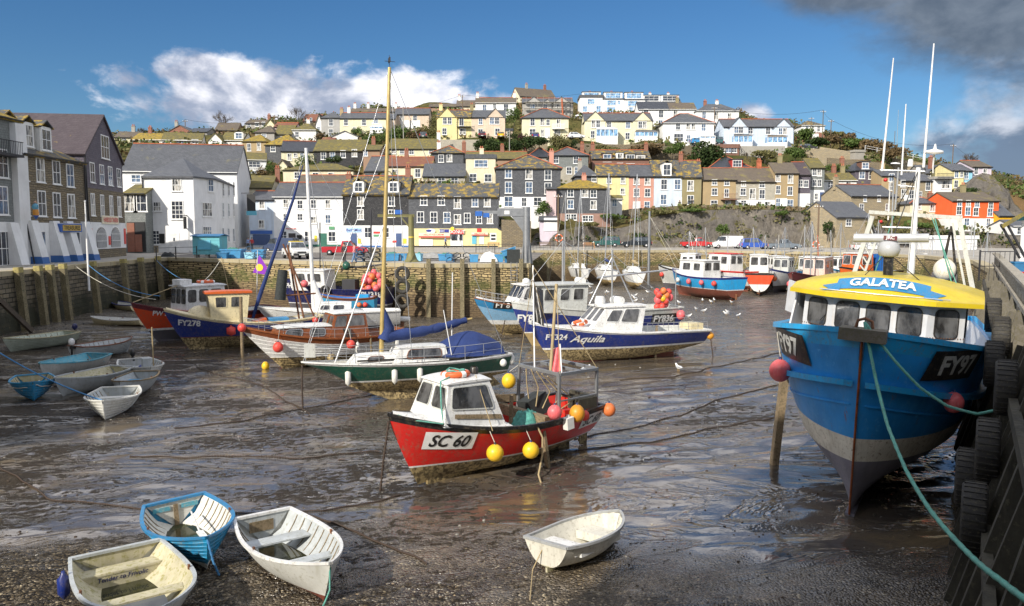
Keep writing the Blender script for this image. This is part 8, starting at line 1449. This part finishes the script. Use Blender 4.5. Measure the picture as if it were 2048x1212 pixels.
# FY 8 cruiser behind, workboat FY836, Aquila
o,H=wb('white fishing cruiser with mid blue and pale blue hull and bow rail',(1003,670),(1150,662),3.1,(2.55,1.9,1.9),('muddy_cream','white','light_blue','mid_blue'),.75,rake=.26,stripe=.3,strake=.5,fd=(.5,'boat_white'),name='motor_cruiser',rim='teak_rail'); wheelhouse(o,H.L*.28,H.L*.66,1.2,1.0,1.9,3.35,.75,.0,'boat_white','boat_white',.15,.08,side=[(.08,.3,.4,.88),(.36,.58,.4,.88),(.66,.9,.4,.86)],front=3,frame='boat_black'); rails(o,H,.5,.985,.6,7,bow=True); hull_text(H,o,'FY 8',H.L*.78,2.1,.34,1,'boat_white',plate='boat_black',slope=.03); m=MB(); m.lathe([(.25,3.45),(.25,3.7),(.1,3.8)],12,0,Matrix.Translation((H.L*.5,0,0))); m.build('radar_dome','boat_white',o)
o,H=wb('dark blue workboat FY836 with grey wheelhouse and a bunch of red buoys at its stern',(1064,692),(1346,678),3.1,(2.7,2.1,2.15),('antifoul_tan','white','deep_blue','pale_grey'),.8,rake=.12,stripe=.06,strake=.38,inner='boat_pale_grey',deck='boat_pale_grey',fd=(.72,'boat_pale_grey')); FB=o
wheelhouse(o,H.L*.60,H.L*.88,1.1,1.05,2.1,3.75,.25,-.15,'boat_pale_grey','boat_pale_grey',.25,.08,side=[(.1,.3,.45,.85),(.4,.58,.45,.85),(.68,.92,.45,.85)],front=3,frame='boat_pale_grey',wr=.08); hull_text(H,o,'FY836',H.L*.125,1.5,.42,1,'boat_white',plate='boat_black',bold=.05); hull_text(H,o,'FY836',H.L*.9,1.75,.42,1,'boat_white',bold=.05); m=MB(); m.tube([(H.L*.6,-.3,3.95),(H.L*.6,.6,3.95)],.2,12); m.build('liferaft','boat_white',o)
m=MB(); m.tube([(H.L*.7,0,3.8),(H.L*.7,0,6.4)],.07,8); m.tube([(H.L*.5,.2,4.1),(.5,0,4.5)],.06,8); m.tube([(.4,.9,2.2),(.4,.9,4.4)],.04,6); m.build('mast','alloy',o); stays(o,[((H.L*.7,0,6.4),(H.L*.98,0,2.8)),((H.L*.7,0,6.4),(.1,0,2.3)),((H.L*.7,0,6.4),(H.L*.5,1.3,2.3)),((H.L*.7,0,6.4),(H.L*.5,-1.3,2.3))],.016)
for k,(x,y) in enumerate(((1314,584),(1327,582),(1337,584),(1318,590),(1327,589),(1333,591),(1316,600),(1326,597),(1339,595),(1332,602),(1314,614),(1324,613),(1331,609))): buoy('round buoy in the red and pink bunch at the stern of the dark blue workboat',Wp(o,pxloc(o,x,y,.9+.2*(k%2))),.21 if k not in(6,8) else .26,['buoy_red','buoy_orange','buoy_red','buoy_red','buoy_red','buoy_orange','buoy_pink','buoy_yellow','buoy_pink','buoy_red','buoy_red','buoy_red','buoy_pink'][k],group='bunch of red buoys on the workboat')
buoy('pink pear shaped buoy at the stern corner of the dark blue workboat',bl(o,H,.03,1.7,1,.3),.28,'buoy_pink')
aA=on(1058,646,2.2);aB=on(1398,656,1.5); d=aA-aB; hd=math.atan2(d.y,d.x); L=d.length; o=boat('deep blue boat with white script name, angled white wheelhouse and liferaft on top',Vector((aB.x,aB.y,0)),hd,R(1)); H=Hull(L,3.1,2.25,1.55,1.5,tr=.78,rake=.13,em=.45,eb=.95,tuck=.62,full=2.2,q=1.2); AQ=o
build_hull(H,o,[('a',.74),('a',.84),('t',.1)],['muddy_cream','boat_white','boat_deep_blue','boat_white'],40); build_inside(H,o,0,'boat_pale_grey','boat_pale_grey',.06,follow=.5,t1=.6); gunwale(H,o,'boat_white',.1,.08,.05); m=MB(); m.bar((L*.16,0,.1),(L*.86,0,.0),.14,.3); m.build('keel','boat_antifoul_red',o)
m=MB(); m.grid(lambda u,v:(lerp(L*.40,L*.985,u),(v*2-1)*(H.half(lerp(.40,.985,u))-.05),H.zsh(lerp(.40,.985,u))+.05+.22*math.sin(PI*min(1,u*1.3))*(1-(2*v-1)**2)),16,8); m.build('foredeck','boat_white',o)
w_,Q=wheelhouse(o,L*.415,L*.70,1.15,.95,1.55,2.95,1.0,-.35,'boat_white','boat_white',.12,.09,side=[(.14,.5,.38,.9),(.56,.82,.38,.86)],front=3,frame='boat_white',fv=(.35,.92),zf=1.85); m=MB(); m.tube([(L*.5,-.45,3.25),(L*.5,.45,3.25)],.23,12); m.build('liferaft','boat_white',w_); m=MB(); m.lathe([(.28,3.05),(.3,3.3),(.22,3.5),(.1,3.52)],14,0,Matrix.Translation((L*.6,0,.0))); m.build('radar_dome','boat_white',w_)
m=MB(); m.tube([(L*.53,0,3.0),(L*.53,0,6.0)],.05,8); m.tube([(L*.53,0,5.6),(L*.66,.0,3.1)],.04,6); m.tube([(L*.53,0,5.6),(L*.42,.3,3.1)],.04,6); m.build('mast','alloy',o); stays(o,[((L*.53,0,5.8),(L*.98,0,2.4)),((L*.53,0,5.8),(.1,0,1.7))],.014)
m=MB(); m.box(.1,.9,-.6,.6,1.5,1.85); m.build('stern_locker','boat_cream',o); rails(o,H,.02,.4,.5,6)
hull_text(H,o,'Aquila',L*.715,1.28,.38,1,'boat_white',shear=.35,sx=1.3,slope=.02,bold=.03); hull_text(H,o,'FY324',L*.865,1.45,.3,1,'boat_white'); hull_text(H,o,'FY324',L*.865,1.45,.3,-1,'boat_white'); ring('orange lifebuoy on the foredeck of the deep blue script lettered boat',Wp(o,(L*.74,.55,2.15)),.36,'ring_orange',R(25),hd)
m=MB(); m.bar((0,0,0),(.05,.0,1.9),.12,.16); tag(m.build('leg_prop','old_wood',None,bl(o,H,.27,0,1,.12)+Vector((-.1,-.25,-.1)),(0,0,0)),'upright timber leg against the side of the deep blue script lettered boat','prop'); buoy('orange buoy at the stern of the deep blue script lettered boat',Wp(o,(-.15,.9,1.15)),.22,'buoy_amber',to=Wp(o,(-.02,.9,1.6))); rope('rusty chain from the stern of the deep blue boat down to the mud',[Wp(o,(-.2,.9,1.0)),Wp(o,(-.3,1.0,-.05))],.03,'chain_rust',0,20,name='chain',cat='chain',bead=.4)
# ---------- outer basin
def yacht(label,px,py,L,B,hd,mpx,mtop,cov='canvas_blue',hullc='white',boomdir=None,cv=True):
    B0=on(px,py,0); o=boat(label,B0,hd,R(2),'sailing_yacht'); o['category']='yacht'; H=Hull(L,B,2.3,2.0,2.0,tr=.6,rake=.15,em=.45,eb=.9,tuck=.5,full=2.1); build_hull(H,o,[('a',.85),('t',.12)],['boat_antifoul_tan','boat_'+hullc,'boat_white'],20); build_inside(H,o,0,'boat_white','boat_white',.05,follow=.1,nt=12,name='deck'); m=MB(); m.prism([(L*.62,-.1,.5),(L*.55,-.1,0),(L*.4,-.1,0),(L*.35,-.1,.6)],(0,.2,0)); m.build('keel','boat_antifoul_tan',o)
    wheelhouse(o,L*.38,L*.7,.85,.6,2.0,2.6,.3,0,'boat_white','boat_white',.02,.04,side=[(.2,.45,.3,.8),(.55,.8,.3,.8)],name='cabin'); t=pxloc(o,mpx,mtop); b=Vector((L*.58,0,2.2)); t=Vector((b.x,0,t.z)); mast(o,tuple(b),tuple(t),.09,.06,'alloy'); stays(o,[(tuple(t),(L,0,2.3)),(tuple(t),(0,0,2.1)),(tuple(t),(L*.5,1.2,2.1)),(tuple(t),(L*.5,-1.2,2.1))],.018)
    if cv: m=MB(); m.tube([(L*.57,0,3.3),(L*.3,0,3.15),(L*.08,0,3.1)],[.2,.17,.1],8); m.build('sail_cover',cov,o)
    m=MB(); m.tube([(0,-.9,2.0),(0,-.9,2.7),(0,.9,2.7),(0,.9,2.0)],.02,5); m.build('pushpit','alloy',o); return o
yacht('small white yacht with orange hatch, leftmost of the three stern on yachts',1168,568,6.5,2.9,R(100),1158,380,cv=False); yacht('white yacht with bright blue sail cover in the middle of the three stern on yachts',1222,574,7.5,2.9,R(95),1221,345); yacht('white yacht with tan gear, rightmost of the three stern on yachts',1276,580,7,2.8,R(92),1264,352,'rope_tan')
mp=on(1297,570,0); o=thing('mooring_mast','tall grey steel mast standing between the yachts and the blue wooden boat','mast',mp); m=MB(); m.tube([(0,0,0),(0,0,9.6)],[.2,.14],10); m.build('pole','galvanised',o); stays(o,[((0,0,9),(5,-3,.5)),((0,0,9),(3.6,-4,.8))],.02,'rope_white')
def small(label,a,b,B,zs,cols,cab=None,mst=0,by=(),fl='boat_white',wl=.7,cabc='boat_white',roofc='boat_white',name='fishing_boat',rake=.12,side=((.15,.4,.45,.85),(.55,.85,.45,.85)),by2=None,fd=None,lett=None,**kw):
    o,H=wb(label,a,b,B,zs,cols,wl,rake=rake,fd=fd,name=name,**kw)
    if cab: wheelhouse(o,H.L*cab[0],H.L*cab[1],B*.33,B*.3,zs[1]-.1,cab[2],.2,.0,cabc,roofc,.12,.08,side=list(side),front=2,back=2)
    if mst: m=MB(); m.tube([(H.L*.5,0,zs[1]),(H.L*.5,0,mst)],[.08,.05],8); m.tube([(H.L*.5,0,mst*.6),(H.L*.1,0,mst*.62)],.04,6); m.build('mast','alloy',o); stays(o,[((H.L*.5,0,mst),(H.L*.98,0,zs[0])),((H.L*.5,0,mst),(.1,0,zs[2])),((H.L*.5,0,mst),(H.L*.3,B*.4,zs[1])),((H.L*.5,0,mst),(H.L*.3,-B*.4,zs[1]))],.018)
    for k,(t,s,c,l) in enumerate(by): buoy(l,bl(o,H,t,zs[1]*.78,s,.22),.27,c)
    if lett: hull_text(H,o,lett[0],H.L*lett[1],lett[2],lett[3],lett[4],'boat_white',bold=.04)
    return o,H
small('broad blue wooden fishing boat with brown bottom and white cabins in the outer basin',(1358,589),(1470,602),3.5,(2.8,2.2,2.3),('antifoul_red','white','workblue','deep_blue'),(.35,.75,3.9),0,((.75,1,'fender_white','white fender at the bow of the broad blue wooden boat'),(.5,1,'buoy_pink','pale pink buoy on the broad blue wooden boat'),(.3,1,'buoy_pink','pink buoy in the middle of the broad blue wooden boat'),(.12,1,'buoy_red','red buoy near the stern of the broad blue wooden boat')),wl=1.05,tuck=.25,tr=.9)
small('grey and white boat with small cabin behind the broad blue wooden boat',(1330,577),(1440,582),3.0,(2.9,2.2,2.2),('antifoul_grey','white','pale_grey','black'),(.35,.6,4.3),7,((.9,1,'buoy_red','red buoy at the bow of the grey and white boat'),),cabc='boat_white')
small('red roofed white boat right behind the broad blue wooden boat',(1420,576),(1500,584),3.0,(2.9,2.3,2.3),('antifoul_red','white','white','boat_red'),(.3,.8,4.3),6.5,roofc='boat_red')
small('orange red and white boat, stern towards the viewer, beside the blue wooden boat',(1515,574),(1518,592),3.3,(2.9,2.3,2.4),('white','pale_grey','orange_red','black'),(.4,.7,4.2),0,((.1,-1,'buoy_orange','orange buoy on the corner of the orange red and white boat'),),wl=1.2,tr=.92,rake=.1,lett=None)
small('turquoise and white boat with dark red bottom behind the orange red one',(1530,571),(1578,578),3.0,(2.8,2.2,2.3),('antifoul_red','white','sky_blue','white'),(.3,.6,3.9),6,((.4,1,'buoy_red','red buoy on the turquoise and white boat'),),wl=1.0)
small('black and maroon fishing boat with orange cover, bow towards the viewer',(1592,607),(1650,588),3.4,(3.1,2.3,2.3),('antifoul_grey','black','maroon','maroon'),(.1,.4,4.2),8,((.8,-1,'buoy_pink','pink buoy left on the bow of the black and maroon boat'),(.85,1,'buoy_pink','pink buoy right on the bow of the black and maroon boat'),(.6,1,'buoy_red','red buoy amidships on the black and maroon boat'),(.4,1,'buoy_pink','rear pink buoy of the black and maroon boat')),cabc='boat_pink_white',wl=1.3)
p=on(1640,590,2.2); m=MB(); m.grid(lambda u,v:((u-.5)*3,(v-.5)*2.4,1.6*(1-abs(2*v-1))*(.7+.3*math.sin(PI*u))),8,8); tag(m.build('tarpaulin','tarp_grey',None,at(1648,572,86)),'pale tarpaulin tent on the black and maroon boat','tarpaulin')
o,H=small('bright orange boat with a blue crate on deck, seen through the trawler gantry',(1690,592),(1782,586),3.6,(3.2,2.6,2.6),('antifoul_red','black','orange','boat_black'),(.55,.8,4.6),9,((.9,1,'buoy_red','red buoy at the bow of the bright orange boat'),(.75,1,'buoy_red','second red buoy on the bright orange boat')),cabc='boat_orange',roofc='boat_white',wl=1.0); hull_text(H,o,'RESCUE',H.L*.2,2.1,.5,1,'boat_white',plate='boat_white'); hull_text(H,o,'RES',H.L*.35,2.1,.5,1,'boat_orange',off=.08)
m=MB(); m.box(-1.2,1.2,-.8,.8,0,2.0); [m.box(-1.25+k*.4,-1.2+k*.4,-.84,.84,0,2.0) for k in range(7)]; tag(m.build('net_crate','boat_blue',None,Wp(o,(H.L*.32,0,2.5)),(0,0,o.rotation_euler.z)),'large blue ribbed crate on the bright orange boat','crate')
small('white open launch behind the trawler mast',(1790,578),(1860,580),2.8,(2.2,1.8,1.8),('antifoul_grey','white','white','white'),(.4,.6,3.4),7)
small('yellow and blue small boat right of the white launch',(1862,590),(1905,584),2.6,(2.3,1.9,1.9),('antifoul_red','white','yellow','sky_blue'),(.5,.8,3.3),0)
small('white cabin boat with red stripe near the right hand quay',(1900,572),(1958,574),2.8,(2.5,2.1,2.1),('antifoul_red','red','white','white'),(.3,.7,3.8),6)
small('crimson boat with pink buoy against the right hand quay, stern on',(1975,568),(1962,586),3.0,(2.6,2.2,2.3),('antifoul_grey','black','red','boat_maroon'),(.4,.75,3.9),7,((.08,1,'buoy_pink','pink buoy on the stern of the crimson boat'),))
small('white boat with turquoise cabin far behind near the basin wall',(1600,566),(1650,567),2.8,(2.6,2.2,2.2),('antifoul_red','white','white','sky_blue'),(.3,.7,4.),8,cabc='turquoise_paint')
small('little white launch between the tan mast and the warehouse',(1690,566),(1735,568),2.6,(2.4,2.,2.),('antifoul_grey','white','white','red'),(.4,.7,3.6),7,roofc='boat_red')
for k,(a,b,c,cb,mt,lb) in enumerate((((1602,585),(1640,576),('antifoul_red','white','mid_blue','white'),(.4,.7,4.0),7.5,'mid blue boat tucked behind the black and maroon one'),((1660,582),(1700,576),('antifoul_grey','white','white','sky_blue'),(.35,.6,3.9),8,'white boat with pale blue rail left of the bright orange boat'),((1735,571),(1775,568),('antifoul_red','white','navy','white'),(.4,.7,4.0),8.5,'navy boat behind the bright orange boat'),((1815,570),(1850,566),('antifoul_red','white','red','white'),(.5,.75,3.9),7,'small red boat beyond the white open launch'),((1845,584),(1880,578),('antifoul_tan','white','white','mid_blue'),(.4,.65,3.7),6.5,'white boat with blue rail right of the trawler mast'),((1925,564),(1955,560),('antifoul_red','white','turquoise','white'),(.4,.7,3.9),8,'turquoise boat far off by the right end of the basin'),((1548,585),(1590,578),('antifoul_grey','black','white','deep_blue'),(.4,.65,3.9),7.5,'white boat with navy rail right of the orange red stern'))):
    small(lb,a,b,2.8,(2.7,2.1,2.2),c,cb,mt,((.6,1,'buoy_pink' if k%2 else 'buoy_red','buoy on '+lb),),cabc='boat_white' if k%3 else 'boat_pale_grey')
for k,(x,y0_,y1_,Yd) in enumerate(((1128,385,560,98),(1392,470,560,100),(1415,455,560,104),(1640,470,575,90),(1665,460,575,92),(1512,455,560,98),(1606,450,580,88),(1700,480,570,96),(1530,470,565,100),(1945,440,560,84),(1760,480,560,95))):
    b=at(x,y1_,Yd); t=at(x+rnd.uniform(-8,8),y0_,Yd); o=thing('mast',['slanting white spar','thin alloy mast behind the blue wooden boat','second thin alloy mast behind the blue wooden boat','rusty orange mast of the black and maroon boat','thin pale mast left of the trawler gantry','thin grey mast behind the turquoise boat','thin mast left of the rusty orange one','pale mast behind the trawler gantry leg','short thin mast near the white van','pale mast by the right hand quay','thin mast seen between radar and gantry'][k] if k else 'slanting white spar at the left of the three stern on yachts','mast',b); m=MB(); m.tube([(0,0,-1),tuple(t-b)],[.09,.05],6); m.build('pole','ridge_red' if k==3 else 'alloy',o); stays(o,[(tuple(t-b),(1.8,0,0)),(tuple(t-b),(-1.8,0,0))],.014,'rope_white')
# ---------- mooring lines and chains on the mud
for k,(pts,l) in enumerate(((((800,985),(640,1022),(480,1026),(300,1018),(120,1005),(0,940)),'long rusty ground chain crossing the foreground mud'),(((1150,880),(1300,845),(1450,800),(1560,770)),'ground chain running right from the stern of the red boat'),(((1150,905),(1300,885),(1460,850),(1560,830)),'second ground chain below the first, right of the red boat'),(((350,860),(480,845),(600,820),(760,790)),'ground chain left of the green yacht keel'),(((0,760),(60,762),(130,775)),'ground chain by the small dark blue dinghy'),(((330,700),(420,745),(520,770),(620,830)),'ground chain below the navy and cream boat'),(((1240,760),(1350,752),(1480,725),(1580,700)),'ground chain in front of the deep blue boat'),(((260,915),(420,912),(600,918),(760,905)),'ground chain across the middle of the left mud'),(((850,1130),(760,1090),(690,1060),(600,1022)),'thin chain trailing from the white moulded dinghy'))):
    P=[]
    for x,y in pts: q=on(x,y,0); q.z=floor_z(q.x,q.y)+.03; P.append(q)
    D2=[]
    for a,b in zip(P,P[1:]):
        for i in range(14): q=a.lerp(b,i/14); q.x+=.12*noise.noise(q*.8+Vector((k,0,0))); q.y+=.25*noise.noise(q*.5); q.z=floor_z(q.x,q.y)+.02; D2.append(q)
    rope(l,D2+[P[-1]],.021,'chain_rust',0,5,name='chain',cat='chain',bead=.45)
rope('blue mooring rope from the left wall to the orange red boat',[on(178,531,QZ),Wp(PW,(8,0,2.9))],.025,'rope_blue',.5,16); rope('pale mooring rope from the left wall to the orange red boat',[on(150,531,QZ),Wp(PW,(8.3,0,2.7))],.022,'rope_white',.5,16); rope('white rope from the quay corner down to the navy and cream boat',[on(310,517,QZ),Wp(PW,(6,.3,3.6))],.022,'rope_blue',.3,12); rope('white rope from the orange red boat up to the quay by the kiosk',[Wp(PW,(7,0,3.4)),on(440,521,QZ+.3)],.025,'rope_white',.8,16)
for a,b,l in (((1010,640),(1003,672),'rusty mooring chain at the bow of the pale blue cruiser'),((1046,655),(1042,700),'rusty mooring chain at the bow of the deep blue boat')): rope(l,[at(a[0],a[1],46),at(b[0],b[1],46)],.03,'chain_rust',0,14,name='chain',cat='chain',bead=.4)
buoy('small yellow float lying on the mud below the mahogany cruiser',on(531,732,.15),.2,'buoy_yellow'); m=MB(); m.tube([(0,0,-.3),(0,0,3.4)],.09,7); tag(m.build('mooring_post','old_wood',None,on(485,715,0)),'weedy mooring post in front of the navy and cream boat','post')
# purple pennant on a pole
flagpole('pole with purple pennant bearing a yellow round face emblem behind the navy and cream boat',at(513,640,57),at(515,500,57),None); p=at(519,535,57); o=thing('pennant','purple pennant with a yellow disc, flying behind the navy and cream boat','flag',p); m=MB(); m.poly([(-.5,0,-.35),(.35,0,-.5),(.55,0,0),(.0,0,.9),(-.25,0,.1)]); m.build('cloth','boat_purple' if 0 else 'sign_purple',o); m=MB(); m.poly([(.26*math.cos(a),-.02,.26*math.sin(a)) for a in np.linspace(0,2*PI,15)[:-1]]); m.build('disc','sign_yellow',o)
# ---------- debris and stones
m=MB(); g=random.Random(9)
for k in range(2600):
    y=9+g.random()**1.6*50; x=g.uniform(-.7,.62)*y; s=g.uniform(.006,.026)*(1+y*.03); a=g.uniform(0,PI); z=floor_z(x,y); pts=[]
    vs=[(x+s*math.cos(a+q)*g.uniform(.7,1.2),y+s*math.sin(a+q)*g.uniform(.6,1),z-.005+(.0 if e else s*.6)) for e in(1,0) for q in(0,1.57,3.14,4.71)]; m.add(vs,[(4,5,6,7),(0,1,5,4),(1,2,6,5),(2,3,7,6),(3,0,4,7)],g.choice((0,2,0,0,2,2,1)))
tag(m.build('pebbles',['cliff_rock','concrete','chain_rust']),'loose pebbles and weed lumps scattered over the mud','pebbles',kind='stuff')
# ---------- hill terrain and cliff (after every house has given its footing)
hz=build_hill()
CT=[(-900,150),(-70,140),(0,138),(8,134),(14,136),(26,138),(40,139),(60,138),(80,136),(95,134),(130,134),(260,134)]
def y0(x):
    for (a,ya),(b,yb) in zip(CT,CT[1:]):
        if x<=b: return lerp(ya,yb,(x-a)/(b-a))
    return CT[-1][1]
m=MB()
def hf(u,v):
    x=-190+430*u; Y=y0(x)+(330-y0(x))*v**1.4; return (x,Y,hz(x,Y)+noise.noise(Vector((x*.2,Y*.2,0)))*.5*smooth(0,.05,v))
m.grid(hf,215,95); tag(m.build('hill','hill_scrub'),kind='structure')
CX0,CX1=-190,240; nu=360; nvv=16
def cf(u,v):
    x=CX0+(CX1-CX0)*u; yt=y0(x); zt=hz(x,yt)+.02; t=v
    Y=lerp(yt-3.2-1.5*noise.noise(Vector((x*.07,0,5))),yt+.05,t**.8); z=lerp(3.6,zt,t)
    if .02<t<.99: Y+=noise.noise(Vector((x*.22,z*.3,1)))*1.1+noise.noise(Vector((x*.8,z*1.0,2)))*.5; z+=noise.noise(Vector((x*.5,z,4)))*.3
    return (x,Y,z)
m=MB(); m.grid(cf,nu,nvv); tag(m.build('cliff','cliff_rock'),kind='structure')
# rocky knoll at the far right
m=MB(); c=at(1985,440,152)
def kn(u,v):
    a=u*2*PI; r=9*(1-v)**.55; z=v*9.5; n_=1+.35*noise.noise(Vector((math.cos(a)*2,math.sin(a)*2,v*4))); return (c.x+1+math.cos(a)*r*n_*.8,c.y+6+math.sin(a)*r*n_,c.z-1+z+noise.noise(Vector((math.cos(a)*3,math.sin(a)*3,v*6)))*1.2)
m.grid(kn,48,20); tag(m.build('rock_knoll','cliff_rock'),kind='structure')

# low scrub over the slopes
g=random.Random(21); m=MB(); HB=[(c[0],c[1]) for c in CTRL]
for k in range(8000):
    x=g.uniform(-130,150); y=g.uniform(138,275)
    if noise.noise(Vector((x*.06,y*.06,2)))<-.4: continue
    z=hz(x,y) if k%1==0 else 0; s=g.uniform(.35,1.1); t=0 if g.random()<.45 else 1 if g.random()<.6 else 2
    for j in range(9):
        p=Vector((x+g.gauss(0,s*.8),y+g.gauss(0,s*.8),z+.3+abs(g.gauss(0,s*.45)))); a=Vector((g.gauss(0,1),g.gauss(0,1),g.gauss(0,1))).normalized(); u=a.orthogonal().normalized(); w=a.cross(u); q=s*g.uniform(.25,.5); m.add([p-u*q,p+w*q,p+u*q,p-w*q],[(0,1,2,3)],t)
tag(m.build('scrub',['leaf_olive','leaf_green','leaf_brown']),'low scrub, gardens and bramble covering the hillside between the houses','scrub',kind='stuff')
m=MB()
for k in range(900):
    u=g.uniform(.35,.82); v=g.uniform(.35,1); 
    if noise.noise(Vector((u*60,v*3,8)))<.05: continue
    c=Vector(cf(u,v))-Vector((0,.25,0))
    for j in range(8): p=c+Vector((g.gauss(0,.5),g.gauss(0,.15),g.gauss(0,.25))); a=Vector((g.gauss(0,1),g.gauss(0,1),g.gauss(0,1))).normalized(); w=a.orthogonal().normalized()*.22; b=a.cross(w); m.add([p-w,p+b,p+w,p-b],[(0,1,2,3)],k%2)
tag(m.build('cliff_plants',['leaf_olive','leaf_dark']),'tufts of grass and ivy growing on the rock face above the road','plants',kind='stuff')
